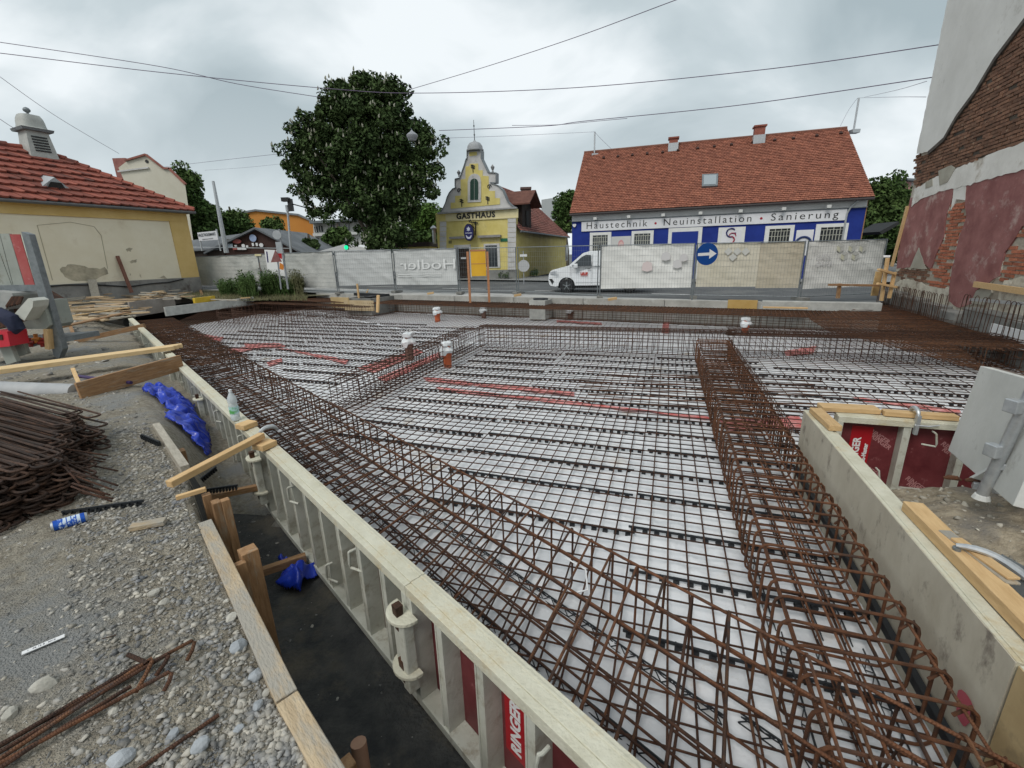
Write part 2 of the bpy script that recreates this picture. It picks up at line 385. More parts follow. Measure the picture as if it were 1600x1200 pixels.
# gravel bank and excavated pit to the left of the formwork
GRAV = mat('gravel_soil', (0.22, 0.19, 0.145), (0.45, 0.405, 0.325), scale=26, rough=0.95, bump=3.5, bscale=110, c3=(0.30, 0.30, 0.29), s3=1.1, t3=0.54, world=True, detail=10)
PITM = mat('pit_floor_dark', (0.034, 0.035, 0.036), (0.082, 0.080, 0.074), scale=7, rough=0.8, bump=1.5, bscale=45, world=True, c3=(0.12, 0.105, 0.08), s3=1.6, t3=0.58, detail=8)
EDGE = [(0.1, .3), (-0.6, 1.03), (-0.95, 1.36), (-1.95, 2.44), (-2.54, 3.15), (-3.62, 4.25), (-5.6, 6.3), (-8.3, 9.4), (-11.5, 12.8)]
def edge_dist(X, Y):
    best = np.full(X.shape, 1e9); sgn = np.ones(X.shape)
    for (ax, ay), (bx, by) in zip(EDGE[:-1], EDGE[1:]):
        dx, dy = bx-ax, by-ay; t = np.clip(((X-ax)*dx+(Y-ay)*dy)/(dx*dx+dy*dy), 0, 1)
        d = np.hypot(X-ax-t*dx, Y-ay-t*dy); s = np.sign((X-ax)*dy-(Y-ay)*dx)
        m_ = d < best; best = np.where(m_, d, best); sgn = np.where(m_, s, sgn)
    return best*sgn         # positive: pit side
def bank(X, Y):
    d = edge_dist(X, Y); R = np.hypot(X, Y)
    top = 0.02+fbm(X, Y, 1.6, 5, 3)*.10+fbm(X, Y, .16, 3, 9)*.022-np.clip(R-5.5, 0, 7)*.045
    top = top+np.clip((-d-.05), 0, 1.5)*0.02
    floor = -.80+fbm(X, Y, .5, 4, 21)*.03+np.clip(R-3.9, 0, 3)*.14
    w = np.clip((R-3.6)/2.4, 0, 1)          # further away the bank slumps into the pit
    width = .05+.55*w
    k = np.clip((d+.0)/width, 0, 1); k = k*k*(3-2*k)
    return top*(1-k)+floor*k
def keepL(X, Y): return (X*mm.x+Y*mm.y < .90)
xs = np.arange(-7.2, 1.5, .03); ys = np.arange(-.4, 8.2, .03)
me = grid_mesh('gravel_bank', xs, ys, bank, keepL, GRAV)
me.materials.append(PITM)
nf = len(me.polygons); c = np.zeros(nf*3); me.polygons.foreach_get('center', c); c = c.reshape(-1, 3)
ed = edge_dist(c[:,0], c[:,1]); R_ = np.hypot(c[:,0], c[:,1])
mi = ((ed > 0.02) & (R_+fbm(c[:,0], c[:,1], .5, 3, 5)*1.2 < 4.35)).astype(np.int32); me.polygons.foreach_set('material_index', mi)
struct(link('gravel_bank', me))
xs = np.concatenate([np.arange(-34, -7.1, .16), np.arange(-7.1, -3, .12)]); ys = np.arange(6, 30, .15)
def site(X, Y):
    z = bank(X, Y)-.012
    return np.maximum(z, -.62)+np.clip(Y-12, 0, 10)*.012
def keepS(X, Y):
    kd = (X-KA.x)*kn.x+(Y-KA.y)*kn.y
    return (X*mm.x+Y*mm.y < .90) & ((Y > 8.1) | (X < -7.1)) & (kd > .0)
struct(link('site_ground', grid_mesh('site_ground', xs, ys, site, keepS, GRAV)))

# slab outline (inside of the forms)
SLAB = [MA(.93,-2.6), NS(1.40,-1.2), NS(1.40,4.83), NS(8.5,4.83), WP(7.5,-.0), WP(.2,-.0), KP(16.2,.02), KP(-1.5,.02), KP(-6.5,.5), V(-11.6,21.5,0), V(-13.0,16.6,0), MA(.93,19.9)]
SL = [(p.x, p.y) for p in SLAB]
def fleece(X, Y):
    w = np.clip(1-np.abs(fbm(X*1.4+Y*.5, Y-.3*X, .55, 3, 33))*6, 0, 1)**2
    lap = .006*(np.floor((X*nn.x+Y*nn.y)/1.9) % 2)
    return ZF-.01+np.abs(fbm(X, Y, .7, 4, 31))*.045+w*.022+fbm(X, Y, .10, 2, 35)*.012+lap
def keepF(X, Y): return inpoly(X, Y, SL)
struct(link('geotextile_near', grid_mesh('geotextile', np.arange(-4.5, 5, .035), np.arange(-1, 7.0, .035), fleece, keepF, FLEECE))).name = 'geotextile'
struct(link('geotextile', grid_mesh('geotextile', np.arange(-15, 15, .12), np.arange(6.9, 24, .12), lambda X, Y: fleece(X, Y)-.004, keepF, FLEECE)))
struct(link('geotextile', grid_mesh('geotextile', np.concatenate([np.arange(-9, -4.4, .1)]), np.arange(2, 7, .1), lambda X, Y: fleece(X, Y)-.004, keepF, FLEECE)))
struct(link('geotextile', grid_mesh('geotextile', np.arange(4.9, 11, .1), np.arange(1, 7, .1), lambda X, Y: fleece(X, Y)-.004, keepF, FLEECE)))

# soil mound behind the right formwork
SOIL = mat('mound_soil', (0.20, 0.16, 0.11), (0.38, 0.32, 0.235), scale=14, rough=0.95, bump=1.6, bscale=50, world=True, c3=(0.19, 0.17, 0.145), s3=1.6, t3=0.55, detail=10)
def mound(X, Y):
    n = X*nn.x+Y*nn.y; s = X*uu.x+Y*uu.y
    h = -.52+.42*np.exp(-((n-2.75)/1.0)**2-((s-3.2)/1.3)**2)+.16*np.exp(-((n-1.8)/.6)**2-((s-1.6)/1.2)**2)+.2*np.clip(n-2.6, 0, 3)*.3
    h = h-np.clip(s-4.1, 0, 1)*.6
    return h+fbm(X, Y, .7, 4, 44)*.13+fbm(X, Y, .11, 3, 47)*.03
def keepM(X, Y):
    n = X*nn.x+Y*nn.y; s = X*uu.x+Y*uu.y
    return (n > 1.47) & (s < 4.72) & (s > -1)
struct(link('soil_mound', grid_mesh('soil_mound', np.arange(0, 9, .04), np.arange(-2, 5, .04), mound, keepM, SOIL)))

# loose stones (nobody could count them)
def ico(seed):
    r = random.Random(seed); bm = bmesh.new()
    for _ in range(11):
        d = Vector((r.gauss(0,1), r.gauss(0,1), r.gauss(0,1))).normalized()*r.uniform(.8, 1.1); bm.verts.new(d)
    h = bmesh.ops.convex_hull(bm, input=bm.verts); bmesh.ops.delete(bm, geom=[q for q in h['geom_interior'] if isinstance(q, bmesh.types.BMVert)], context='VERTS')
    bmesh.ops.triangulate(bm, faces=bm.faces); bm.verts.index_update()
    vs = np.array([v.co[:] for v in bm.verts]); fs = np.array([[q.index for q in f.verts] for f in bm.faces]); bm.free(); return vs, fs
ICO = [ico(i) for i in range(8)]
def scatter(name, P, size, m, label, cat='gravel', flat=.55):
    vs = []; fs = []; o = 0
    kinds = rng.integers(0, 8, len(P))
    for kx in range(8):
        idx = np.where(kinds == kx)[0]
        if not len(idx): continue
        v0, f0 = ICO[kx]; n = len(idx)
        a = rng.random(n)*6.283; b = (rng.random(n)-.5)*.9; c_, s_ = np.cos(a), np.sin(a)
        sc = np.stack([size[idx]*(.7+rng.random(n)*.7), size[idx]*(.6+rng.random(n)*.5), size[idx]*flat*(.6+rng.random(n)*.7)], -1)
        v = v0[None]*sc[:, None]
        cb_, sb_ = np.cos(b)[:, None], np.sin(b)[:, None]
        x = v[..., 0]*cb_-v[..., 2]*sb_; z = v[..., 0]*sb_+v[..., 2]*cb_; y = v[..., 1]
        X = x*c_[:, None]-y*s_[:, None]; Y = x*s_[:, None]+y*c_[:, None]
        v = np.stack([X, Y, z], -1)+P[idx][:, None]
        vs.append(v.reshape(-1, 3)); fs.append((f0[None]+(np.arange(n)*len(v0))[:, None, None]+o).reshape(-1, 3)); o += n*len(v0)
    ob = link(name, npmesh(name, np.concatenate(vs), np.concatenate(fs), m)); tag(ob, label, cat, None, 'stuff'); return ob
STONE = mat('stone_mixed', (0.18, 0.185, 0.195), (0.42, 0.385, 0.32), scale=9, rough=0.85, bump=0.4, bscale=60, island=True, rnd=0.42, world=True)
def pts_on(n, x0, x1, y0, y1, f, keep, r0=1.0, p=1.35):
    X = rng.uniform(x0, x1, n); Y = rng.uniform(y0, y1, n); R = np.hypot(X, Y)
    k = keep(X, Y) & (rng.random(n) < np.clip(r0/R, 0, 1)**p); X, Y = X[k], Y[k]
    return np.stack([X, Y, f(X, Y)], -1)
kb_ = lambda X, Y: (X*mm.x+Y*mm.y < .8) & (edge_dist(X, Y) < .0) & (Y > .2)
P = pts_on(620000, -7, .3, .2, 8, bank, kb_, 1.5, 1.4)
band = np.exp(-((edge_dist(P[:,0], P[:,1])+.28)/.3)**2)      # coarser rubble along the edge board
sz = (.0018+rng.random(len(P))**5*.013)*(1+.6*band)
k = rng.random(len(P)) < (.36+.12*band)*(.55+.9*np.clip(fbm(P[:,0], P[:,1], .9, 3, 77)+.35, 0, 1))
P = P[k]; sz = sz[k]*(1+np.clip(np.hypot(P[:,0], P[:,1])-2.5, 0, 4)*.15)
n_b = 17000; tb_ = rng.random(n_b)**1.4*(len(EDGE)-4); ib = tb_.astype(int); fb_ = tb_-ib; E_ = np.array(EDGE)
eb = E_[ib]*(1-fb_)[:, None]+E_[ib+1]*fb_[:, None]; db = E_[ib+1]-E_[ib]; db /= np.linalg.norm(db, axis=1)[:, None]; ob_ = -(.05+rng.random(n_b)**1.5*.55)
XB, YB = eb[:,0]+db[:,1]*ob_, eb[:,1]-db[:,0]*ob_; kB = edge_dist(XB, YB) < -.045; XB, YB = XB[kB], YB[kB]
P = np.concatenate([P, np.stack([XB, YB, bank(XB, YB)+.003], -1)]); sz = np.concatenate([sz, .0028+rng.random(len(XB))**4*.017])
Q = pts_on(16000, -7, .3, .2, 8, bank, kb_, 1.6, 1.2)[:1700]
P = np.concatenate([P, Q]); sz = np.concatenate([sz, .006+rng.random(len(Q))**4*.017])
scatter('gravel', P, sz, STONE, 'loose grey crushed stone lying over the bank beside the pit')
kp = lambda X, Y: (X*mm.x+Y*mm.y < .8) & (edge_dist(X, Y) > .25) & (np.hypot(X, Y) < 7)
P = pts_on(9000, -6, .5, .5, 7, bank, kp, 3.5, 2)
k = (np.hypot(P[:,0], P[:,1]) > 3.7) | (rng.random(len(P)) < .16); P = P[k]
scatter('rubble', P, .003+rng.random(len(P))**4*.022, STONE, 'scattered small stones on the floor of the pit beside the formwork', 'rubble')
P = pts_on(9000, -26, -5, 5.5, 24, site, lambda X, Y: keepS(X, Y) & (X*mm.x+Y*mm.y < .2), 9, 1)
scatter('rubble', P, .02+rng.random(len(P))**3*.08, STONE, 'broken stones spread over the site ground by the cream wall', 'rubble')
P = pts_on(14000, 1.5, 7, .3, 5, mound, keepM, 3, 1)
scatter('rubble', P, .004+rng.random(len(P))**4*.03, mat('mound_stone', (0.26,0.23,0.18), (0.42,0.39,0.33), scale=3, rough=0.9, island=True, rnd=0.35, world=True), 'small stones in the brown soil mound behind the right form', 'rubble')
# single larger stones one can pick out
BST = mat('stone_pale', (0.36, 0.34, 0.29), (0.52, 0.50, 0.45), scale=6, rough=0.85, bump=0.6, bscale=40, rnd=0.15)
BSG = mat('stone_bluegrey', (0.27, 0.29, 0.31), (0.44, 0.46, 0.48), scale=8, rough=0.8, bump=0.6, bscale=40, rnd=0.15)
def stone(u, v, w, m, label, flat=.65, seed=0):
    p = g(u, v, 0); z = float(bank(np.array(p.x), np.array(p.y))); p = g(u, v, z)
    bm = bmesh.new(); bmesh.ops.create_icosphere(bm, subdivisions=2, radius=1); r = random.Random(seed+u)
    ax = [Vector((r.uniform(-1,1), r.uniform(-1,1), r.uniform(-1,1))).normalized() for _ in range(9)]
    for q in bm.verts:
        for x in ax:
            dd = q.co.dot(x); lim = .72
            if dd > lim: q.co -= x*(dd-lim)
        q.co.x *= w/2; q.co.y *= w/2*.75; q.co.z *= w/2*flat
    me = bpy.data.meshes.new('stone'); bm.to_mesh(me); bm.free(); me.materials.append(m)
    o = link('stone', me, None, p+V(0,0,w*.12)); o.rotation_euler = (r.uniform(-.3,.3), r.uniform(-.3,.3), r.uniform(0,6)); tag(o, label, 'stone', 'larger stones on the gravel bank'); return o
for i, (u, v, w, m, lb) in enumerate([
    (242,928,.07,BST,'rounded pale stone in the middle of the gravel bank'), (256,943,.055,BST,'squarish pale stone touching the rounded one on the gravel'),
    (362,968,.06,BST,'tan stone against the edge board, above the blue grey one'), (372,1012,.085,BSG,'large blue grey stone with white veins by the edge board'),
    (400,1058,.07,BSG,'pale angular stone leaning on the lower edge board'), (355,940,.035,BST,'small tan chip beside the edge board'),
    (418,1083,.05,BST,'tan stone tucked under the lower edge board'), (403,1105,.055,BSG,'grey stone low beside the edge board'),
    (70,1072,.09,BST,'long flat beige stone left of the bent bars'), (177,1113,.05,BST,'beige square stone just below the bundle of bent bars'),
    (190,1190,.085,BSG,'big blue grey stone at the bottom edge of the picture'), (270,1150,.05,BSG,'white grey stone beside the single straight bar'),
    (313,1168,.07,BSG,'long pale stone to the right of the straight bar'), (145,772,.05,BST,'flat stone at the foot of the rusty bar stack'),
    (16,1118,.06,BST,'brown grey stone near the left picture edge'), (372,1142,.045,BSG,'grey chip on the rubble near the lower board'),
    (122,655,.05,BST,'stone right behind the rusty bar stack')]):
    stone(u, v, w, m, lb, seed=i)

# ------------------------------------------------------------------ FORMWORK
def fr(O, X, Y):
    O = Vector(O); X = Vector(X).normalized(); Y = Vector(Y).normalized()
    return lambda x, y, z: O+X*x+Y*y+V(0,0,z)
def fbox(mb, F, x0, x1, y0, y1, z0, z1):
    return mb.hexa([F(x0,y0,z0), F(x1,y0,z0), F(x1,y1,z0), F(x0,y1,z0), F(x0,y0,z1), F(x1,y0,z1), F(x1,y1,z1), F(x0,y1,z1)])
PLYG = mat('form_plywood_dusty_shaded', (0.14, 0.12, 0.10), (0.22, 0.195, 0.16), scale=4, rough=0.75, bump=0.25, bscale=30, c3=(0.17, 0.13, 0.10), s3=9, t3=0.62)  # dusty sheet, its colour darkened to brown to carry the shade behind the ribs
FACEIN = mat('form_face_used', (0.43, 0.38, 0.295), (0.57, 0.52, 0.42), scale=2.2, rough=0.7, bump=0.25, bscale=25, c3=(0.22, 0.185, 0.15), s3=7, t3=0.61, stretch=(1, 1, .6))
def form_panel(label, O, X, Y, L_, sheet, ribs, inner=None, group='aluminium formwork panels', sticker=None, handles=()):
    F = fr(O, X, Y); t = thing('formwork', label, 'formwork', F(L_/2, .06, -.75), group)
    mb = MB(); fbox(mb, F, .003, L_-.003, 0, .018, -.745, -.012); mb.build('plywood_sheet', sheet, t)
    if inner:
        mb = MB(); fbox(mb, F, .003, L_-.003, -.004, 0, -.745, -.004); mb.build('facing_sheet', inner, t)
    mb = MB(); fbox(mb, F, .002, L_-.002, .0, .085, -.062, 0); fbox(mb, F, .002, L_-.002, .085, .12, -.062, -.006)
    fbox(mb, F, .002, L_-.002, .018, .03, -.0, .004)
    mb.build('top_rail', ALUT, t, bevel=.003)
    mb = MB(); fbox(mb, F, .002, L_-.002, .018, .12, -.75, -.70); mb.build('bottom_rail', ALU, t, bevel=.003)
    for x in ribs:
        mb = MB(); fbox(mb, F, x-.028, x-.018, .018, .112, -.70, -.062); fbox(mb, F, x+.018, x+.028, .018, .112, -.70, -.062); fbox(mb, F, x-.018, x+.018, .095, .108, -.70, -.062)
        mb.build('rib', ALU, t)
    for x in (.025, L_-.025):
        mb = MB(); fbox(mb, F, x-.024, x+.024, .018, .12, -.70, -.062); mb.build('end_rib', ALU, t, bevel=.002)
    for x, z in handles:
        mb = MB(); mb.tube([F(x, .10, z), F(x, .135, z), F(x+.012, .14, z-.01), F(x+.03, .14, z-.10), F(x+.03, .135, z-.13), F(x-.06, .10, z-.13)], .0085, 8)
        mb.build('handle', ALU, t, smooth=True)
    if sticker:
        x0, x1 = sticker
        mb = MB(); fbox(mb, F, x0, x1, .018, .021, -.56, -.12); st = mb.build('sticker', RED, t)
        Xv = Vector(X).normalized(); Yv = Vector(Y).normalized()
        pos = (V(0,0,1).cross(Xv)).dot(Yv) > 0; yd_ = Xv if pos else -Xv; w_ = x1-x0
        text('RINGER', .085, WHT, st, F(x0+w_*.5, .0225, -.53), V(0,0,1), yd_, 'lettering', depth=.0006, bold=.003, width=.30)
        text('Alu-Master', .05, WHT, st, F(x0+w_*(.12 if pos else .88), .0225, -.51), V(0,0,1), yd_, 'lettering', depth=.0006, bold=.002, width=.22)
    return t
Yl = -mm
aJ1 = 1.74
plab = ['nearest panel with red plywood and the red maker sticker', 'second panel from the camera along the left pit', 'third panel, the one the clear water bottle stands on', 'fourth panel, behind the large blue tarpaulin',
        'fifth panel, where the brown plank rests on its top', 'sixth panel, carrying the ends of the three fresh planks', 'seventh panel near the dirt covered timber', 'farthest left panel, ending by the black pipe']
a0s = [aJ1-2.6+2.6*i for i in range(8)]
for i, a0 in enumerate(a0s):
    L_ = 2.6 if i < 7 else 2.0
    O = MA(.97, a0); ribs = [.27+.295*k for k in range(int((L_-.3)/.295)+1)]
    form_panel('pale aluminium formwork, '+plab[i], O, aa, Yl, L_, PLYR if i == 0 else PLYG, ribs,
               sticker=(1.80, 1.99) if i == 0 else None, handles=[(1.66, -.14), (.9, -.14)] if i == 0 else [(.62, -.12), (1.72, -.12), (1.1, -.48)])
# drips of dried concrete on rails come from the material; the ridge line of the top rail is real
def clamp(loc, label, zt=-.16, zb=-.55):
    F = fr(loc, aa, Yl); t = thing('formwork_clamp', label, 'clamp', F(0, .12, -.6), 'clamps joining the left formwork panels')
    for z in (zt, zb+.06):
        mb = MB(); arc = [(-.10, 0)]+[(-.10*math.cos(math.pi*k/12), .02+.085*math.sin(math.pi*k/12)) for k in range(13)]+[(.10, 0)]
        mb.prism([F(x, .118+y, z) for x, y in arc], (0, 0, .02)); mb.build('jaw', ALUT, t, bevel=.003)
        mb = MB(); mb.hexa([F(-.018,.16,z-.07),F(.018,.16,z-.07),F(.018,.185,z-.07),F(-.018,.185,z-.07),F(-.022,.15,z+.075),F(.022,.15,z+.075),F(.022,.19,z+.075),F(-.022,.19,z+.075)]); mb.build('wedge', RUSTD, t)
    mb = MB(); fbox(mb, F, -.062, .004, .121, .185, zb-.05, zt+.0); fbox(mb, F, .008, .062, .121, .175, zb-.05, zt+.0); mb.build('post', ALU, t, bevel=.008)
    return t
clamp(MA(.97, aJ1), 'double jaw clamp on the nearest panel joint beside the red plywood')
clamp(MA(.97, aJ1+2.6), 'double jaw clamp under the timber brace by the water bottle')
clamp(MA(.97, aJ1+5.2), 'double jaw clamp near the blue tarpaulin')
clamp(MA(.97, aJ1+7.8), 'double jaw clamp beyond the brown plank')
# right formwork (its facing sheet looks into the slab)
form_panel('pale formwork panel on the right whose dusty face looks onto the stirrups', NS(1.36, 1.88), uu, nn, 2.98, FACEIN, [.3*k for k in range(1, 10)], inner=FACEIN)
form_panel('short pale formwork panel at the right bottom corner of the picture', NS(1.36, -.3), uu, nn, 2.17, FACEIN, [.3*k for k in range(1, 7)], inner=mat('plywood_yellow', (0.42,0.30,0.15), (0.55,0.41,0.22), scale=3, rough=0.7, c3=(0.3,0.22,0.12), s3=5))
# notch formwork: outer side with red plywood faces the camera
npn = form_panel('formwork with red printed plywood closing the notch on the right', NS(1.62, 4.87), nn, -uu, 3.2, PLYR, [.55, .98, 1.42, 1.86, 2.3, 2.75], sticker=(.16, .33), handles=[(.74, -.09), (.38, -.5), (1.6, -.3)])
Fn = fr(NS(1.62, 4.87), nn, -uu)
for x, z, s_ in [(.30,-.17,'RINGER'), (.66,-.62,'RINGER'), (.86,-.24,'RINGER'), (1.18,-.42,'RINGER'), (1.15,-.68,'RINGER'), (.28,-.52,'RINGER'), (1.55,-.3,'RINGER')]:
    for k in range(2):
        text(s_, .06, PINKP, npn, Fn(x+.02*k, .0195, z-.055*k), (nn*.82-V(0,0,.57)), (nn*.57+V(0,0,.82)), 'print', depth=.0004, bold=.0015, width=.2)
# timbers and clamp on the notch corner
def timber(name, label, a, b, w, h, m=WOODN, cat='timber', group=None, up=(0,0,1), bev=.003):
    mb = MB(); a, b = Vector(a), Vector(b)
    # build along local X so the grain runs with the piece
    d = (b-a); Ln = d.length; x = d.normalized(); upv = Vector(up); y = upv.cross(x)
    if y.length < 1e-3: y = V(0,1,0)
    y.normalize(); z = x.cross(y)
    mb.box(-Ln/2, Ln/2, -w/2, w/2, -h/2, h/2)
    me = mb.mesh(name, m); o = link(name, me); c = (a+b)/2
    o.matrix_world = Matrix(((x[0],y[0],z[0],c[0]),(x[1],y[1],z[1],c[1]),(x[2],y[2],z[2],c[2]),(0,0,0,1)))
    md = o.modifiers.new('bevel', 'BEVEL'); md.width = bev; md.segments = 1
    if label: tag(o, label, cat, group)
    return o
timber('wood_block', 'short fresh timber block along the corner of the right formwork top', NS(1.43, 4.78, .032), NS(1.46, 4.30, .030), .10, .05)
timber('wood_block', 'wide fresh timber offcut across the notch formwork corner', NS(1.50, 4.90, .03), NS(1.98, 4.93, .03), .15, .045)
timber('wood_block', 'second fresh timber offcut on the notch formwork beside the steel clamp', NS(2.0, 4.86, .03), NS(2.55, 4.86, .03), .09, .045)
def steel_clamp(F, label):
    t = thing('panel_clamp', label, 'clamp', F(0,0,0))
    mb = MB(); arc = []
    for k in range(11):
        a = math.pi*(k/10); arc.append((math.cos(a)*.075, .05+math.sin(a)*.055))
    mb.tube([F(0, -x, z) for x, z in arc], [.012+.008*math.sin(math.pi*k/10) for k in range(11)], 8); mb.build('jaw', STEELG, t, smooth=True)
    mb = MB(); mb.hexa([F(-.012,.06,-.12),F(.012,.06,-.12),F(.012,.10,-.12),F(-.012,.10,-.12),F(-.015,.055,.06),F(.015,.055,.06),F(.015,.10,.06),F(-.015,.10,.06)]); mb.build('arm', STEELG, t)
    mb = MB(); mb.tube([F(-.02,.09,-.03), F(.08,.10,-.03), F(.16,.09,-.015)], [.010,.009,.005], 6); mb.build('wedge', STEELG, t, smooth=True)
    return t
steel_clamp(fr(NS(2.22, 4.82), nn, -uu), 'galvanised clamp gripping the notch formwork and timber offcut')
# red painted timbers and clamp on the right panel top near the lower right corner
tb = g(1478, 865, .04); te = NS(1.50, .55, .055)
timber('timber_beam', 'fresh squared timber lying on the right formwork at the lower right', NS(1.475, 3.0, .035), NS(1.50, 1.95, .035), .10, .062)
timber('timber_beam', 'brown timber end at the right picture edge on top of the formwork', NS(1.52, 1.93, .05), NS(1.64, 1.2, .05), .10, .10, WOODB)
timber('wood_wedge', 'thin fresh wedge pushed under the curved steel clamp', NS(1.50, 2.62, .075), NS(1.57, 2.32, .08), .055, .014)
timber('wood_wedge', 'lower wedge right below the curved steel clamp', NS(1.49, 2.70, .066), NS(1.56, 2.30, .066), .06, .012, WOODD)
hk = thing('curved_clamp', 'curved galvanised clamp hooked over the timber at the lower right', 'clamp', NS(1.5, 2.5, .09))
mb = MB(); pts = [NS(1.45+.26*t_, 2.52-.10*t_, .082+.042*math.sin(math.pi*min(1, t_*1.0+.1))-.06*t_) for t_ in [k/8 for k in range(9)]]
mb.tube(pts, [.010,.014,.016,.017,.018,.02,.022,.022,.018], 8); mb.build('jaw', STEELG, hk, smooth=True)
mb = MB(); mb.prism([NS(1.60,2.46,.11), NS(1.69,2.43,.07), NS(1.70,2.43,-.08), NS(1.64,2.45,-.1), NS(1.58,2.47,.02)], uu*.012); mb.build('plate', STEELD, hk)
mb = MB(); mb.cyl(NS(1.455,2.52,.085), NS(1.46,2.52,.062), .016, 10); mb.build('foot', STEELD, hk)

# ------------------------------------------------------------------ REINFORCEMENT
_bc = {}
def barmesh(L_, r, m, n=6):
    L_ = round(L_, 2); k = (L_, r, m.name, n)
    if k not in _bc:
        mb = MB(); vs = []
        seg = 1 if L_ < 1 else 2
        for i in range(seg+1): vs += [(L_*i/seg, r*math.cos(2*math.pi*q/n), r*math.sin(2*math.pi*q/n)) for q in range(n)]
        fs = [tuple(range(n))[::-1], tuple(seg*n+q for q in range(n))]
        for i in range(seg):
            for q in range(n): fs.append((i*n+q, i*n+(q+1) % n, (i+1)*n+(q+1) % n, (i+1)*n+q))
        mb.add(vs, fs); me = mb.mesh('bar', m); me.polygons.foreach_set('use_smooth', [len(p.vertices) == 4 for p in me.polygons]); _bc[k] = me
    return _bc[k]
def bar(p, q, r, m=RUST, parent=None, name='bar', n=6):
    p, q = Vector(p), Vector(q); d = q-p; x = d.normalized(); y = V(0,0,1).cross(x)
    if y.length < 1e-3: y = V(0,1,0)
    y.normalize(); z = x.cross(y); o = Vector(parent.location) if parent is not None else V(0,0,0); p = p-o
    return inst(name, barmesh(d.length, r, m, n), parent, Matrix(((x[0],y[0],z[0],p[0]),(x[1],y[1],z[1],p[1]),(x[2],y[2],z[2],p[2]),(0,0,0,1))))
J = lambda a=.008: random.uniform(-a, a)
def mat_bars(label, poly, z, s1=.14, s2=.14, r=.0042, m=RUSTD, d1=uu, d2=nn, off1=0, off2=0, group='welded bottom mats'):
    c = V(sum(p[0] for p in poly)/len(poly), sum(p[1] for p in poly)/len(poly), z)
    t = thing('rebar_mat', label, 'rebar mat', c, group); cnt = 0
    over = MB()
    for d, e, sp, zz, of in ((d1, d2, s1, z, off1), (d2, d1, s2, z+2*r, off2)):
        ex = Vector((d.y, -d.x, 0)); vals = [p[0]*ex.x+p[1]*ex.y for p in poly]; k = math.floor(min(vals)/sp)
        while k*sp+of < max(vals):
            w = k*sp+of+J(.006); p0 = ex*w
            for a, b in clip_line((p0.x, p0.y), (d.x, d.y), poly):
                if b-a > .25:
                    P_, Q_ = p0+d*(a+.02)+V(0,0,zz+J(.002)), p0+d*(b-.02)+V(0,0,zz+J(.002))
                    if cnt < 290: bar(P_, Q_, r, m, t)
                    else: over.tube([P_, Q_], r, 5)
                    cnt += 1
            k += 1
    if over.v: tag(over.build('bars', m, t), None, None, None, 'stuff')
    return t
def loop_mesh(w, h, r, m, cr=.035, hook=True, nseg=3, n=6):
    pts = []
    for cx, cz, a0 in ((w-cr, h-cr, 0), (cr, h-cr, 90), (cr, cr, 180), (w-cr, cr, 270)):
        for k in range(nseg+1):
            a = math.radians(a0+90*k/nseg); pts.append(V(0, cx+cr*math.cos(a), cz+cr*math.sin(a)))
    mb = MB(); mb.tube(pts, r, n, closed=True)
    if hook: mb.tube([V(r*2, w-.005, h-cr-.02), V(r*2.1, w-.02, h-.012), V(r*2.2, w-.07, h-.075)], r, 5)
    return mb.mesh('stirrup', m, smooth=True)
def cage(label, O, X, Y, L_, w, zb, zt, sp, r, m, ntop=4, nbot=4, rl=.007, group='stirrup cages', cr=.035, jit=.006, nside=1, n=6):
    X = Vector(X).normalized(); Y = Vector(Y).normalized(); O = Vector(O); t = thing('stirrup_cage', label, 'rebar cage', O+X*(L_/2)+Y*(w/2)+V(0,0,zb), group)
    me = loop_mesh(w, zt-zb, r, m, cr, n=n); k = int(L_/sp); loc = Vector(t.location)
    for i in range(min(k+1, 270)):
        p = O+X*(i*sp+J(jit))+Y*J(jit)+V(0,0,zb+J(jit))-loc; a = J(.05); xx = X*math.cos(a)+Y*math.sin(a); yy = Y*math.cos(a)-X*math.sin(a); tl = J(.03)
        zz = (V(0,0,1)+X*tl).normalized()
        inst('stirrup', me, t, Matrix(((xx[0],yy[0],zz[0],p[0]),(xx[1],yy[1],zz[1],p[1]),(xx[2],yy[2],zz[2],p[2]),(0,0,0,1))))
    for cnt, z in ((ntop, zt-r*2.4), (nbot, zb+r*2.4)):
        for i in range(cnt):
            y = cr*.6+(w-1.2*cr)*i/max(1, cnt-1)+J(.01)
            bar(O+X*(-.1+J(.05))+Y*y+V(0,0,z+J(.004)), O+X*(L_+.15+J(.05))+Y*(y+J(.015))+V(0,0,z+J(.004)), rl, m, t, 'longitudinal_bar', n)
    for i in range(nside):
        z = zb+(zt-zb)*(i+1)/(nside+1)
        for y in (.012, w-.012):
            bar(O+X*-.05+Y*y+V(0,0,z+J(.01)), O+X*(L_+.1)+Y*y+V(0,0,z+J(.01)), rl, m, t, 'longitudinal_bar', n)
    return t
def cut(poly, *more): return [(p.x, p.y) for p in poly]
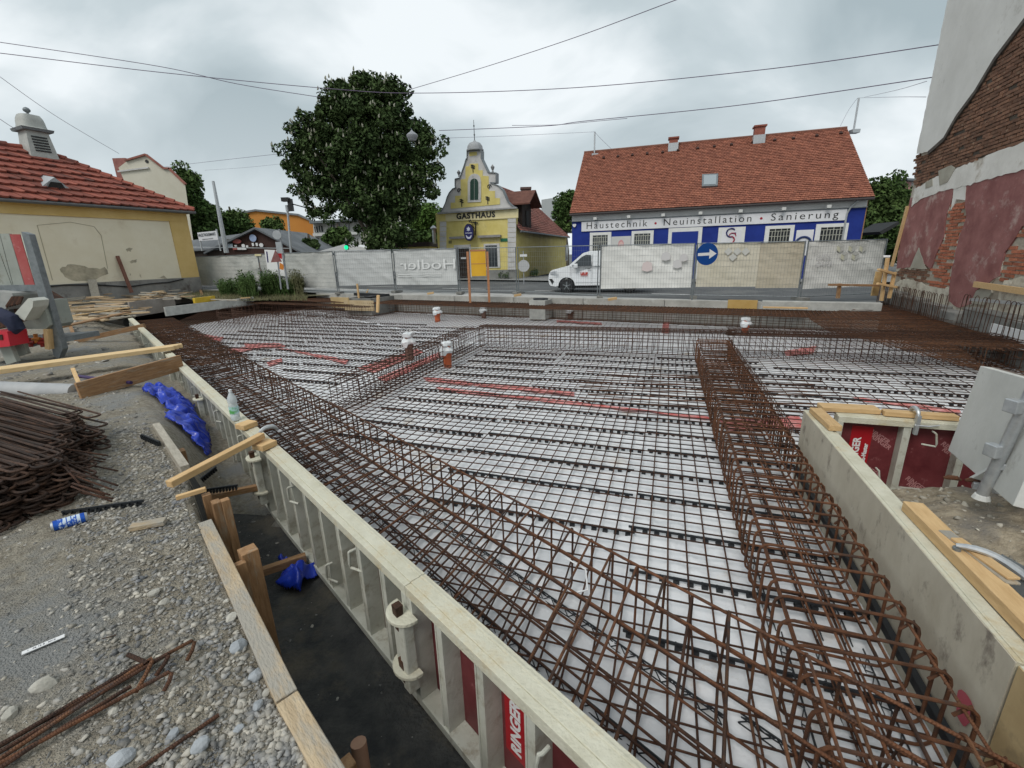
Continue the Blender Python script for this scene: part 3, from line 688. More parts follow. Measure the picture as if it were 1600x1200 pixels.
# central field: one welded mat over the fleece
F2 = cut([MA(.99,-2.2), NS(1.33,-.8), NS(1.33,10.4), NS(-4.95,10.4), MA(.99, 7.2)])
mat_bars('thin rusty mat of the large central field between the stirrup beams', F2, ZB, .14, .14, .0064)
F1 = cut([MA(.99, 7.2), NS(-4.9,10.4), NS(-5.0,10.9), KP(-.6,2.9), KP(-10.8,2.9), MA(.99,19.2)])
mat_bars('rusty mat of the far left field with red film below', F1, ZB, .16, .16, .0055, off1=.03)
F3 = cut([NS(1.33,4.95), NS(7.3,4.95), WP(4.5,1.2), WP(1.5,1.2), NS(7.2,10.8), NS(1.33,10.4)])
mat_bars('rusty mat of the right hand field between notch and brick wall', F3, ZB, .24, .16, .0062)
F4 = cut([KP(-.6,2.8), NS(-5.0,10.95), NS(8.5,10.95), KP(15,.8), KP(-6,.7)])
mat_bars('rusty mat of the strip along the street side', F4, ZB, .18, .15, .005)
F5 = cut([KP(-.6,2.9), KP(-10.8,2.9), V(-11.6,21,0), KP(-6,.7)])
mat_bars('rusty mat of the rounded far corner by the round opening', F5, ZB, .2, .2, .005)
# beam cages
cage('close row of bent stirrups along the right formwork with rounded tops', NS(.66, 1.05), uu, nn, 9.1, .63, -.69, ZT-.03, .16, .0085, RUSTO, 4, 5, .0075, nside=0, cr=.06)
t = thing('mesh_screen', 'upright bar screen on the right side of the far part of the stirrup row', 'rebar', NS(1.31, 7.5, -.69), 'stirrup cages')
for i in range(66): bar(NS(1.31+J(.006), 4.95+i*.082+J(.006), -.69), NS(1.31+J(.006), 4.95+i*.082+J(.006), ZT+J(.01)), .0045, RUSTD, t)
for z in (-.66, -.56, -.46, -.36, -.26): bar(NS(1.315, 4.9, z), NS(1.315, 10.4, z), .0045, RUSTD, t)
cage('stirrup beam crossing the slab from the left edge beam, left of the red pipe', NS(-4.95, 5.5), uu, nn, 5.2, .55, -.69, ZT, .14, .006, RUSTD, 4, 4, .007, nside=2)
cage('long mesh beam closing the far side of the central field', NS(-4.4, 10.35), nn, uu, 5.7, .55, -.69, ZT+.04, .11, .006, RUSTD, 6, 4, .0075, nside=2, cr=.02)
cage('mesh beam continuing right of the central field towards the brick wall', NS(1.4, 10.35), nn, uu, 5.9, .6, -.69, ZT+.02, .11, .0055, RUSTD, 8, 5, .007, nside=2, cr=.02)
cage('slanting beam cage behind the far left field', KP(-10.9, 2.85), kk, -kn, 11.0, .6, -.69, ZT, .13, .0045, RUSTD, 5, 4, .006, nside=2)
cage('stirrup cage running beside the street side edge form', KP(-6.0, .66), kk, -kn, 21.6, .52, -.69, ZT, .15, .005, RUST, 5, 4, .007, nside=2)
cage('stirrup cage under the brick wall side of the slab', WP(.8, .45), wd, wn, 6.8, .65, -.69, ZT, .14, .006, RUST, 8, 5, .008, nside=1)
cage('shallow edge cage behind the notch formwork', NS(1.5, 4.95), nn, uu, 6.3, .28, -.69, -.33, .30, .007, RUSTD, 2, 2, .008, nside=0, group='stirrup cages')
# left edge beam: U-shaped bars with a tall inner leg
def left_edge():
    O = MA(1.03, .0); t = thing('stirrup_cage', 'long edge beam of tall bent bars along the left formwork', 'rebar cage', MA(1.5, 9, -.7), 'stirrup cages')
    L_ = Vector(t.location)
    def ub(w, h, r, m):
        pts = [V(0,0,h-.045), V(0,w-.04,h)]+[V(0, w-.04+.04*math.sin(math.radians(a)), h-.04+.04*math.cos(math.radians(a))) for a in (30,60,90)]+[V(0,w,.04)]+[V(0, w-.04+.04*math.cos(math.radians(a)), .04-.04*math.sin(math.radians(a))) for a in (30,60,90)]+[V(0,0.02,0)]
        mb = MB(); mb.tube(pts, r, 6); return mb.mesh('stirrup', m, smooth=True)
    mes = [ub(1.0, .49, .0075, RUST), ub(1.02, .47, .0075, RUSTD), ub(.99, .5, .0075, RUSTO)]
    for i in range(126):
        a = -1.9+i*.17; me = mes[[0,1,0,2,0][i % 5]] if a < 9 else mes[1 if i % 3 else 0]
        ang = math.radians((70 if a < .6 else 62 if a < 3 else 54 if a < 6 else 46)+J(1.6)); yy = V(math.cos(ang), math.sin(ang), 0); xx = V(yy.y, -yy.x, 0); zz = (V(0,0,1)+aa*J(.05)).normalized()
        sc = 1.0/yy.dot(mm); p = MA(2.04+J(.01), a+J(.01), -.695+J(.008))-yy*sc-L_; yy = yy*sc
        inst('stirrup', me, t, Matrix(((xx[0],yy[0],zz[0],p[0]),(xx[1],yy[1],zz[1],p[1]),(xx[2],yy[2],zz[2],p[2]),(0,0,0,1))))
    for m_, z, r in [(2.0,-.215,.0085),(1.86,-.235,.0085),(1.62,-.24,.008),(1.36,-.25,.008),(1.12,-.265,.008), (2.0,-.675,.008),(1.8,-.675,.008),(1.62,-.675,.008),(1.42,-.675,.008),(1.24,-.675,.008),(1.07,-.675,.008), (2.015,-.45,.007), (1.3,-.675,.008), (1.52,-.675,.008)]:
        for (b0, b1) in ((-2.1, 5.6), (5.0, 12.2), (11.5, 19.2)):
            k = J(.03); bar(MA(m_+k, b0, z+J(.006)), MA(m_+k+J(.03), b1+J(.2), z+J(.006)), r, random.choice([RUST, RUSTD, RUSTO]) if b0 < 5 else RUSTD, t, 'longitudinal_bar')
    for i in range(7):      # short slanting tie bars lying across the mat
        a = -1.5+i*.29+J(.1); bar(MA(1.0+random.uniform(0,.2), a, -.662), MA(1.9+random.uniform(0,.5), a+random.uniform(-.9,-.2), -.655), .006, RUSTD, t, 'tie_bar')
left_edge()
# loose long bars laid over the beams
t = thing('rebar_bundle', 'loose straight bars laid over the middle of the right stirrup row', 'rebar', NS(.5, 6.2, -.25), 'loose bars on the cages')
for i in range(9):
    s = 5.7+i*.17+J(.05); bar(NS(-.9+random.uniform(-.6,.3), s+J(.1), -.36+i*.004), NS(1.9+random.uniform(-.3,.4), s+J(.12), -.232+J(.01)), .008, random.choice([RUST, RUSTO]), t)
# dense top mats that make the far right brown
TR = cut([g(1290,518,ZT), g(1420,552,ZT), g(1560,590,ZT), WP(7.8,1.6), WP(7.8,.5), WP(.5,.5), KP(15.0,.7), g(1262,499,ZT)])
mat_bars('dense upper bar mat in front of the brick wall', TR, ZT+.015, .10, .10, .0065, RUST, wd, wn, group='upper bar mats')
TC = cut([KP(-6,.1), KP(16,.1), KP(16,1.75), KP(-6,1.75)])
mat_bars('dense upper bar mat along the street edge form', TC, ZT+.012, .085, .11, .008, RUST, kk, kn, group='upper bar mats')
TL = cut([KP(-11,2.9), KP(-1.0,2.9), KP(-1.0,2.2), KP(-11,2.2)])
mat_bars('upper bars over the slanting far beam', TL, ZT+.012, .09, .13, .006, RUST, kk, kn, group='upper bar mats')
TM = cut([NS(1.33,10.3), NS(6.9,10.3), NS(6.9,11.3), NS(1.33,11.3)])
mat_bars('upper bars over the beam right of the central field', TM, ZT+.035, .10, .13, .005, RUSTD, group='upper bar mats')
TF = cut([MA(.99,19.4), MA(2.1,19.4), MA(2.1,9.5), MA(.99,9.5)])
mat_bars('dense upper bars at the far end of the left edge beam', TF, ZT+.012, .10, .12, .006, RUST, aa, mm, group='upper bar mats')
# protruding straight bars of the far right mat (pale tips)
t = thing('rebar_bundle', 'row of straight bar ends pointing out of the dense mat at the far right', 'rebar', WP(3.4, 1.3, -.2), 'loose bars on the cages')
for i in range(26):
    bar(WP(.6+i*.2, .35, -.17), WP(.9+i*.2+J(.05), 1.75+J(.1), -.16), .007, random.choice([RUST, RUSTO, RUSTD]), t)
# round-headed row standing in front of the concrete blocks
def hoop_row(label, O, X, n_, sp, w, h, z0, m, r=.006):
    X = Vector(X).normalized(); t = thing('hoop_row', label, 'rebar', Vector(O)+X*(n_*sp/2)+V(0,0,z0), 'rows of standing hoops'); loc = Vector(t.location)
    pts = [V(0,0,0), V(0,0,h-w/2)]+[V(w/2-w/2*math.cos(math.radians(a)), 0, h-w/2+w/2*math.sin(math.radians(a))) for a in (30,60,90,120,150,180)]+[V(w,0,0)]
    mb = MB(); mb.tube(pts, r, 6); me = mb.mesh('hoop', m, smooth=True)
    Y = V(-X.y, X.x, 0)
    for i in range(n_):
        p = Vector(O)+X*(i*sp+J(.02))+Y*J(.03)+V(0,0,z0)-loc; zz = (V(0,0,1)+X*J(.08)+Y*J(.06)).normalized()
        inst('hoop', me, t, Matrix(((X[0],Y[0],zz[0],p[0]),(X[1],Y[1],zz[1],p[1]),(X[2],Y[2],zz[2],p[2]),(0,0,0,1))))
    for z in (h*.35, h*.7): bar(Vector(O)+Y*.01+V(0,0,z0+z), Vector(O)+X*(n_*sp)+Y*.01+V(0,0,z0+z), .005, m, t)
    return t
hoop_row('row of tall rounded hoops in front of the brick wall', WP(.25, .42), wd, 34, .118, .10, 1.0, -.62, RUSTD)
hoop_row('second shorter row of hoops before the dark blocks at the right edge', WP(4.9, .42), wd, 10, .22, .15, 1.08, -.62, RUSTD)
# curved ring of bars around the round opening far left
def ring(c, R, a0, a1, nb, label):
    t = thing('ring_cage', label, 'rebar cage', c+V(0,0,-.69), 'stirrup cages')
    pts = [c+V(R*math.cos(math.radians(a0+(a1-a0)*k/24)), R*math.sin(math.radians(a0+(a1-a0)*k/24)), 0) for k in range(25)]
    for z in (-.2, -.36, -.54):
        mb = MB(); mb.tube([p+V(0,0,z) for p in pts], .008, 6); mb.build('ring_bar', RUSTD, t, smooth=True)
    for k in range(nb):
        a = math.radians(a0+(a1-a0)*k/(nb-1)); p = c+V(R*math.cos(a), R*math.sin(a), 0); bar(p+V(0,0,-.69), p+V(0,0,-.15+J(.02)), .005, RUSTD, t, 'upright_bar')
rc = V(-9.2, 18.6, 0)
ring(rc, 1.9, 150, 395, 40, 'curved mesh fence of bars around the round opening at the far left')
ring(rc, 2.4, 160, 300, 26, 'outer curved mesh at the left of the round opening')

# red film strips on the fleece
def film(label, quad):
    mb = MB(); z = ZF+.03; P_ = [g(u, v, z) for u, v in quad]; n = 10; vs = []; fs = []
    for i in range(n+1):
        for j in range(4):
            a = P_[0].lerp(P_[1], i/n); b = P_[3].lerp(P_[2], i/n); p = a.lerp(b, j/3); p += V(J(.02), J(.02), J(.010)); vs.append(p)
    for i in range(n):
        for j in range(3): fs.append((i*4+j, (i+1)*4+j, (i+1)*4+j+1, i*4+j+1))
    mb.add(vs, fs); o = mb.build('film_strip', REDF, smooth=True); tag(o, label, 'film', 'red film strips on the fleece')
for lb, q in [
 ('long red film strip in the central field', [(660,589),(900,612),(896,618),(668,596)]),
 ('second long red film strip below the first', [(680,604),(1100,650),(1120,656),(690,610)]),
 ('red film patch between the wrapped pipes', [(560,575),(650,545),(662,550),(585,583)]),
 ('red film patch left of the crossing beam', [(380,536),(440,536),(445,541),(385,545)]),
 ('red film strip right of that patch', [(425,541),(545,562),(540,568),(440,545)]),
 ('red film patch by the left edge beam', [(355,546),(395,540),(396,546),(362,552)]),
 ('small red film patch low in the left field', [(415,565),(440,560),(440,566),(420,572)]),
 ('red film scrap beyond the central beam', [(870,500),(940,504),(940,507),(870,503)]),
 ('thin red film upright strip on the far right', [(1036,500),(1046,500),(1044,520),(1034,520)]),
 ('red film under the right stirrup row', [(1120,655),(1250,650),(1255,668),(1140,672)]),
 ('red film strip behind the notch formwork', [(1330,619),(1500,640),(1500,646),(1340,625)]),
 ('red film corner in the right field', [(1225,548),(1275,541),(1270,552),(1228,556)]),
 ('red film patch at the far end of the left beam', [(300,520),(350,527),(345,533),(305,527)]),
 ('red film strip along the crossing beam', [(590,590),(700,545),(708,549),(600,598)])]:
    film(lb, q)
# black spacer strips
def spacer_mesh(L_, lattice=False):
    mb = MB()
    if lattice:
        n = int(L_/.11); mb.box(0, L_, -.022, -.017, 0, .005); mb.box(0, L_, .017, .022, 0, .005); mb.box(0, L_, -.003, .003, .042, .05)
        for i in range(n):
            x = i*L_/n; h = L_/n
            for a, b in (((x,-.019,.003),(x+h/2,0,.046)), ((x+h/2,0,.046),(x+h,-.019,.003)), ((x,.019,.003),(x+h/2,0,.046)), ((x+h/2,0,.046),(x+h,.019,.003))):
                mb.beam(a, b, .005, .005)
    else:
        n = int(L_/.095); mb.box(0, L_, -.006, .006, .028, .046)
        for i in range(n):
            x = i*L_/n; mb.box(x+.02, x+.062, -.016, .012, 0, .026); mb.box(x+.02, x+.03, -.016, .016, .0, .04)
    return mb.mesh('spacer_strip', BLACKP)
SPM = {1: spacer_mesh(2.0), 2: spacer_mesh(1.0), 3: spacer_mesh(2.0, True)}
cnt = 0
def spacer(p, d, k=1, lab=None):
    o = link('spacer_strip', SPM[k]); x = Vector(d).normalized(); y = V(-x.y, x.x, 0)
    o.matrix_world = Matrix(((x[0],y[0],0,p[0]),(x[1],y[1],0,p[1]),(0,0,1,ZB-.056),(0,0,0,1)))
    tag(o, lab or 'black plastic spacer strip carrying the mat', 'spacer', 'black spacer strips under the mats'); return o
fd = lambda: (nn+uu*random.uniform(-.05, .0)).normalized()
ORD = ['first','second','third','fourth','fifth','sixth','seventh','eighth','ninth','tenth','eleventh','twelfth','thirteenth','fourteenth','fifteenth','sixteenth']
SEG = ['left','middle','right','outer right','last']
s = 2.35; i = 0
while s < 10.2:
    sg = 0
    n0 = -4.2; 
    while n0 < .7:
        p = NS(n0, s)
        if p.x*mm.x+p.y*mm.y > 1.9:
            spacer(NS(n0+J(.05), s+J(.035)), fd(), 1, 'black spacer strip under the central mat, '+ORD[i]+' row from the camera, '+SEG[sg]+' piece'); sg += 1
        n0 += 2.03
    s += .56; i += 1
for m_, ln in ((1.02, 'outer'), (1.5, 'middle'), (1.92, 'inner')):
    a = -1.5; i = 0
    while a < 9: spacer(MA(m_+J(.03), a), aa+mm*J(.03), 3, 'black lattice strip in the left edge beam, '+ln+' line, '+ORD[i]+' from camera'); a += 2.05; i += 1
for n_, ln in ((.78, 'left'), (1.0, 'middle'), (1.16, 'right')):
    s = .6; i = 0
    while s < 5: spacer(NS(n_+J(.02), s), uu+nn*J(.03), 3, 'black lattice strip in the right stirrup row, '+ln+' line, '+ORD[i]+' from camera'); s += 2.05; i += 1
for i, s in enumerate((5.5, 6.1, 6.7, 7.3, 7.9, 8.5, 9.1, 9.7)):
    for sg, n0 in enumerate((1.9, 3.95)): spacer(NS(n0+J(.2), s+J(.04)), fd(), 1, 'black spacer strip in the right field, '+ORD[i]+' row behind the notch, '+('left', 'right')[sg]+' piece')
s = 6.2; i = 0
while s < 14:
    n0 = -14; sg = 0; used = 0
    while n0 < -6:
        p = NS(n0, s); q = NS(n0+2, s); kd = (p-KA).dot(kn)
        if p.dot(mm) > 1.9 and q.dot(nn) < -4.9 and kd > 3:
            spacer(p, fd(), 1, 'black spacer strip, far left field, '+ORD[i]+' row from camera, '+ORD[sg]+' from left'); sg += 1; used = 1
        n0 += 2.05
    s += .6; i += used
# long grey-black hose on the inside of the right formwork
mb = MB(); mb.beam(NS(1.325, 1.0, -.60), NS(1.325, 4.7, -.56), .035, .05); tag(mb.build('rubber_strip', BLACKP), 'black sealing strip running inside along the right formwork', 'strip')
# white strap loop and marker spray
SPR = mat('spray_paint_pink', (0.5, 0.10, 0.13), rough=0.8)
mb = MB(); q = NS(1.352, 2.03, -.42); mb.add([q+uu*(.055*math.cos(a)*(1+.2*math.sin(3*a)))+V(0,0,.085*math.sin(a)*(1+.15*math.cos(2*a))) for a in [k*math.pi/8 for k in range(16)]], [tuple(range(16))])
tag(mb.build('paint_mark', SPR), 'pink spray paint dot on the face of the right formwork', 'paint mark')
mb = MB(); pts = [(885,872),(915,890),(918,922),(900,926),(882,921)]
mb.tube([g(u, v, -.24) for u, v in pts], .005, 5); tag(mb.build('cable_tie', WHT), 'white plastic strap loop on the left edge beam', 'strap')

# ------------------------------------------------------------------ LEFT BANK: boards, stakes, loose things
def zfor(x, y, v):
    lo, hi = -3.0, (1.5 if y < 8 else 40.0)
    for _ in range(50):
        m_ = (lo+hi)/2; p = np.array([x, y, m_-EYE]); d = p@FW; vv = 600-FP*(p@UP)/d
        if vv > v: lo = m_
        else: hi = m_
    return lo
def gb(u, v, dz=0.0):
    z = 0.0
    for _ in range(4): p = g(u, v, z+dz); z = float(bank(np.array(p.x), np.array(p.y)))
    return g(u, v, z+dz)
ebg = 'boards along the pit edge'
timber('edge_board', 'dusty squared board edging the pit, lower length with bare orange end', g(452,1105,-.028), g(575,1320,-.028), .075, .10, WOODD, 'board', ebg)
timber('edge_board', 'dirt covered board edging the pit, length beside the standing posts', g(322,825,-.028), g(451,1102,-.03), .075, .10, WOODD, 'board', ebg)
timber('edge_board', 'grey weathered board ending below the fresh brace, upper length of the edging', g(246,670,.0), g(291,738,.0), .06, .12, WOODG, 'board', ebg)
timber('timber_brace', 'fresh timber brace from the gravel bank up to the formwork top', g(264,757,.06), g(410,680,.10), .06, .05)
timber('wood_block', 'small wood block on the formwork top behind the brace end', g(374,668,.03), g(396,660,.03), .13, .05)
timber('wood_block', 'small wood block on the formwork top in front of the brace end', g(402,700,.03), g(425,690,.03), .13, .05)
steel_clamp(fr(MA(.97, aJ1+2.6, 0.0), aa, Yl), 'dark steel clamp gripping the formwork top at the brace')
def post(label, u, v, w, d_, ztop, zbot, m=WOODB, lean=(0, 0)):
    p = g(u, v, ztop); return timber('wooden_post', label, p+V(lean[0], lean[1], zbot-ztop), p, w, d_, m, 'post', 'posts standing along the pit edge', up=(.7, .7, 0))
post('broad split brown post with pale top, upper one of the pit edge', 337, 783, .07, .05, .02, -.85)
post('brown post pressed against the broad split post', 351, 780, .05, .05, .02, -.85)
post('dark brown stake just left of the broad split post', 322, 772, .05, .05, .03, -.8, WOODB)
post('thick brown post with a dusty square top, lower one of the pit edge', 387, 858, .085, .085, .03, -.85)
post('short board standing against the thick dusty topped post', 372, 880, .04, .07, .0, -.85)
post('brown post end below the grey edging board', 282, 703, .09, .06, -.02, -.6)
post('round timber end rising out of the pit at the bottom of the picture', 540, 1192, .06, .06, -.35, -.9, WOODB)
mb = MB(); a_ = g(560,1160,-.55); mb.tube([a_+V(0,0,-.35)+V(.02,-.05,0), a_], .035, 12); tag(mb.build('clay_pipe', mat('pipe_clay', (0.36,0.2,0.13), (0.45,0.27,0.18), scale=8, rough=0.7), smooth=True), 'brownish round pipe end standing at the bottom of the pit', 'pipe')
timber('timber_brace', 'timber lying across the pit floor from the broad post to the clamp', g(322,778,-.35), g(409,760,-.45), .06, .05, WOODB)
timber('timber_brace', 'timber lying across the pit floor behind the crumpled blue bag', g(405,895,-.68), g(478,870,-.68), .05, .06, WOODB)
timber('plank_scrap', 'short split offcut lying on the gravel bank', g(204,824,.05), g(259,814,.05), .06, .03, WOODD, 'plank')
timber('plank_scrap', 'splintered lath pointing at the stake by the pit edge', g(275,778,.06), g(322,764,.07), .03, .03, WOODN, 'plank')
# toothed spacer strips thrown about
for (u0, v0, u1, v1, z, lb) in [(98,804,225,786,.03,'black toothed strip lying on the gravel behind the blue can'), (322,768,372,761,-.3,'black toothed strip on the timber across the pit'), (303,760,338,732,-.4,'black strip leaning in the pit by the red topped can'), (222,682,250,694,.05,'short black toothed strip on the rubble above the grey board')]:
    a, b = g(u0, v0, z), g(u1, v1, z); o = link('spacer_strip', SPM[2]); x = (b-a); Ln = x.length; x.normalize(); y = V(-x.y, x.x, 0)
    o.matrix_world = Matrix(((x[0]*Ln,y[0],0,a[0]),(x[1]*Ln,y[1],0,a[1]),(0,0,1,a[2]-.02),(0,0,0,1))); tag(o, lb, 'spacer')
# blue can on the gravel
cn = thing('spray_can', 'blue and white can with silver ends lying on the gravel', 'can', gb(110,818,.0))
A_, B_ = gb(84,822,.03), gb(133,808,.03); dx_ = (B_-A_).normalized()
mb = MB(); mb.cyl(A_, B_, .031, 20); mb.build('can_body', mat('can_blue', (0.01,0.07,0.42), (0.02,0.12,0.55), scale=9, rough=0.3, metal=0.3), cn, smooth=True)
mb = MB(); mb.tube([A_-dx_*.012, A_-dx_*.001], [.024,.031], 20); mb.build('can_end', STEELG, cn, smooth=True)
mb = MB(); mb.tube([B_+dx_*.001, B_+dx_*.012], [.031,.026], 20); mb.build('can_end', STEELG, cn, smooth=True)
mb = MB(); 
for k in range(5): 
    q = A_.lerp(B_, .2+.15*k); mb.tube([q-dx_*.008, q+dx_*.008], .0316, 20)
mb.build('can_print', mat('can_print', (0.6,0.7,0.8), (0.02,0.1,0.5), scale=30, rough=0.35, ramp=(.52,.56)), cn, smooth=True)
mb = MB(); a, b = gb(34,1021,.01), gb(101,993,.01); mb.beam(a, b, .022, .003); tg = mb.build('paper_label', WHT); tag(tg, 'white printed label strip lying on the gravel', 'label')
bx = (b-a).normalized(); by = V(0,0,1).cross(bx)
text('1   46 12 8 . 2016', .012, mat('print_dark', (.1,.1,.12)), tg, a+bx*.015-by*.004+V(0,0,.0022), bx, by, 'lettering', depth=.0003)
# drinks can / bottle in the pit
bt = thing('drink_bottle', 'small dark bottle with a red cap lying by the blue tarpaulin', 'bottle', g(328,703,-.55)); q = g(328,706,-.52)
mb = MB(); mb.lathe([(0.0,0),(.033,.002),(.035,.02),(.035,.12),(.02,.16),(.014,.17)], (0,0,0), 14); 
R_m = Matrix.Rotation(math.radians(70), 3, Vector((1,-.3,0)))
mb.v = [tuple(R_m @ Vector(p)+q) for p in mb.v]; mb.build('bottle_body', mat('bottle_dark', (.02,.012,.01), rough=.15, spec=.7), bt, smooth=True)
mb = MB(); mb.lathe([(0,.165),(.036,.166),(.036,.205),(0,.207)], (0,0,0), 14); mb.v = [tuple(R_m @ Vector(p)+q) for p in mb.v]; mb.build('bottle_cap', mat('cap_red', (.35,.02,.03), rough=.35), bt, smooth=True)
# water bottle on the formwork
wb = thing('water_bottle', 'clear plastic water bottle with green and blue label standing on the formwork', 'bottle', g(369,656,.002)); c = Vector(wb.location)
PET = mat('bottle_clear', (.80,.86,.88), rough=.12, spec=.6); PET.node_tree.nodes['Principled BSDF'].inputs['Alpha'].default_value = .55
mb = MB(); mb.lathe([(.0,0),(.036,.0),(.043,.012),(.043,.06),(.040,.066),(.043,.072),(.043,.155),(.038,.175),(.043,.19),(.043,.225),(.036,.25),(.018,.285),(.0135,.295),(.0135,.31)], c, 20); mb.build('bottle_body', PET, wb, smooth=True)
mb = MB(); mb.lathe([(.0442,.075),(.0442,.15)], c, 20); mb.f = mb.f[:-2]; mb.build('bottle_label', mat('label_green', (.12,.42,.12), (.55,.78,.85), scale=14, rough=.5, ramp=(.42,.55)), wb, smooth=True)
mb = MB(); mb.lathe([(0,.302),(.016,.302),(.016,.325),(0,.326)], c, 16); mb.build('bottle_cap', mat('cap_white', (.8,.82,.84), rough=.4), wb, smooth=True)
mb = MB(); mb.lathe([(0,.003),(.040,.004),(.040,.055),(0,.056)], c, 20); mb.build('water', mat('water_in_bottle', (.75,.8,.8), rough=.05), wb, smooth=True)
# crumpled blue tarpaulins
def crumple(label, poly, z0, h, seed, nm='tarpaulin', res=.03):
    X0 = min(p.x for p in poly)-.1; X1 = max(p.x for p in poly)+.1; Y0 = min(p.y for p in poly)-.1; Y1 = max(p.y for p in poly)+.1
    pl = [(p.x, p.y) for p in poly]
    def dist(X, Y):
        best = np.full(X.shape, 1e9)
        for i in range(len(pl)):
            (ax, ay), (bx_, by_) = pl[i], pl[(i+1) % len(pl)]; dx, dy = bx_-ax, by_-ay; t_ = np.clip(((X-ax)*dx+(Y-ay)*dy)/(dx*dx+dy*dy), 0, 1)
            best = np.minimum(best, np.hypot(X-ax-t_*dx, Y-ay-t_*dy))
        return best
    def f(X, Y):
        d = dist(X, Y); r1 = 1-np.abs(fbm(X+seed, Y, .24, 3, seed))*3.4; r2 = 1-np.abs(vnoise(X*1.0+Y*.6, Y-.5*X, .085, seed+5))*3.4
        zb = np.minimum(bank(X, Y), 10) if z0 is None else z0
        return zb+.03+h*np.clip(d/.12, 0, 1)**.5*(.42+.55*r1+.38*r2)
    me = grid_mesh(nm, np.arange(X0, X1, res), np.arange(Y0, Y1, res), f, lambda X, Y: inpoly(X+fbm(X, Y, .12, 2, seed)*.06, Y, pl), BLUET, smooth=True)
    co = np.zeros(len(me.vertices)*3); me.vertices.foreach_get('co', co); co = co.reshape(-1, 3)
    # overhang: push folds sideways so the edge is not a height field
    co[:, 0] += vnoise(co[:,0]*3, co[:,2]*9, .5, seed+2)*.05; co[:, 1] += vnoise(co[:,1]*3, co[:,2]*9, .5, seed+3)*.05
    me.vertices.foreach_set('co', co.ravel()); me.update()
    o = link(nm, me); md = o.modifiers.new('thick', 'SOLIDIFY'); md.thickness = .006; return tag(o, label, 'tarpaulin')
crumple('large crumpled bright blue tarpaulin lying between the bank and the formwork', [g(u, v, -.42) for u, v in [(230,640),(262,632),(284,626),(302,640),(308,655),(324,672),(334,694),(324,712),(300,706),(272,698),(276,674),(258,658),(236,652)]], None, .15, 3, res=.014)
crumple('small crumpled dark blue bag on the black pit floor', [g(u, v, -.76) for u, v in [(434,880),(452,878),(470,890),(498,886),(494,900),(480,915),(468,930),(452,925),(434,915),(444,900)]], -.80, .20, 11, 'plastic_bag', res=.009)
# bent bars on the gravel
t = thing('bent_bars', 'bundle of long hooked rusty bars lying over the gravel at the lower left', 'rebar', gb(150,1090,.02))
def path(pts, r, m=RUST, nm='bar', par=t):
    mb = MB(); mb.tube(pts, r, 8); return mb.build(nm, m, par, smooth=True)
hookp = lambda A, B, C, z=.03: [gb(*A, z), gb(*B, z+.01), gb(B[0]+(C[0]-B[0])*.25+6, B[1]+(C[1]-B[1])*.12-1, z+.012), gb(B[0]+(C[0]-B[0])*.6+5, B[1]+(C[1]-B[1])*.5, z+.005), gb(*C, z-.01)]
path(hookp((-40,1185),(300,1001),(292,1032)), .0075, RUST)
path(hookp((-40,1198),(262,1022),(243,1056)), .0075, RUSTD)
path(hookp((-40,1212),(238,1028),(212,1082)), .0075, RUST)
path(hookp((-60,1225),(264,1050),(256,1080)), .0075, RUSTO)
path([gb(-60,1200,.035), gb(215,1040,.035), gb(230,1036,.04), gb(200,1023,.05)], .0085, RUSTD)
path([gb(-60,1240,.03), gb(60,1160,.032), gb(205,1072,.03)], .0075, RUSTD)
t2 = MB(); t2.tube([gb(205,1210,.015), gb(342,1117,.02)], .007, 8); tag(t2.build('straight_bar', RUSTD, smooth=True), 'single dark straight bar lying on the crushed stone at the bottom', 'rebar')
t2 = MB(); t2.tube([gb(160,998,.012), gb(182,992,.014)], .002, 6); tag(t2.build('wire_piece', RUSTD), 'thin bit of wire on the gravel near the white label', 'wire')
# stack of hairpin bars
stk = thing('rebar_stack', 'high stack of dark rusty hairpin bars at the left picture edge', 'rebar stack', g(60,790,0))
def hairpin(L_, w, r, m):
    pts = [V(-L_, w/2, 0), V(-w/2, w/2, 0)]+[V(-w/2+w/2*math.sin(math.radians(a)), w/2*math.cos(math.radians(a)), 0) for a in (30,60,90,120,150)]+[V(-w/2, -w/2, 0), V(-L_, -w/2, 0)]
    mb = MB(); mb.tube(pts, r, 6); return mb.mesh('hairpin_bar', m, smooth=True)
RUSTS = mat('rebar_rust_stack', (0.028,0.016,0.012), (0.075,0.038,0.022), scale=10, rough=.75, bump=.5, bscale=120, rnd=.5)
hps = [hairpin(1.9, .10, .0085, RUSTS), hairpin(1.7, .12, .0085, RUSTS), hairpin(2.1, .085, .0085, RUSTS)]
E0, E1, E2 = g(-60,850,0), g(120,790,0), g(150,700,0)
cnt = 0
for layer in range(15):
    z = .01+layer*.022
    for j in range(19):
        f_ = j/18; base = (E0.lerp(E1, f_/.62) if f_ < .62 else E1.lerp(E2, (f_-.62)/.38)); inward = layer*.009
        p = base+V(-inward-random.uniform(0,.10)+(.14 if random.random() < .12 else 0), inward*.6+J(.02), z+J(.006))-Vector(stk.location)
        an = math.radians(160+J(2.5)+f_*-6)-math.pi; c_, s_ = math.cos(an), math.sin(an)
        tl = J(.05)
        inst('hairpin_bar', random.choice(hps), stk, Matrix(((c_,-s_,0,p[0]),(s_,c_,tl,p[1]),(-tl*.5,0,1,p[2]),(0,0,0,1)))); cnt += 1
for i in range(14):
    p = g(100+random.uniform(-15,15), 700+i*5, .12+random.uniform(-.05,.15)); q = p+V(.28+random.uniform(-.1,.15), -.06+J(.06), -.07); bar(p, q, .006, RUSTD, stk)
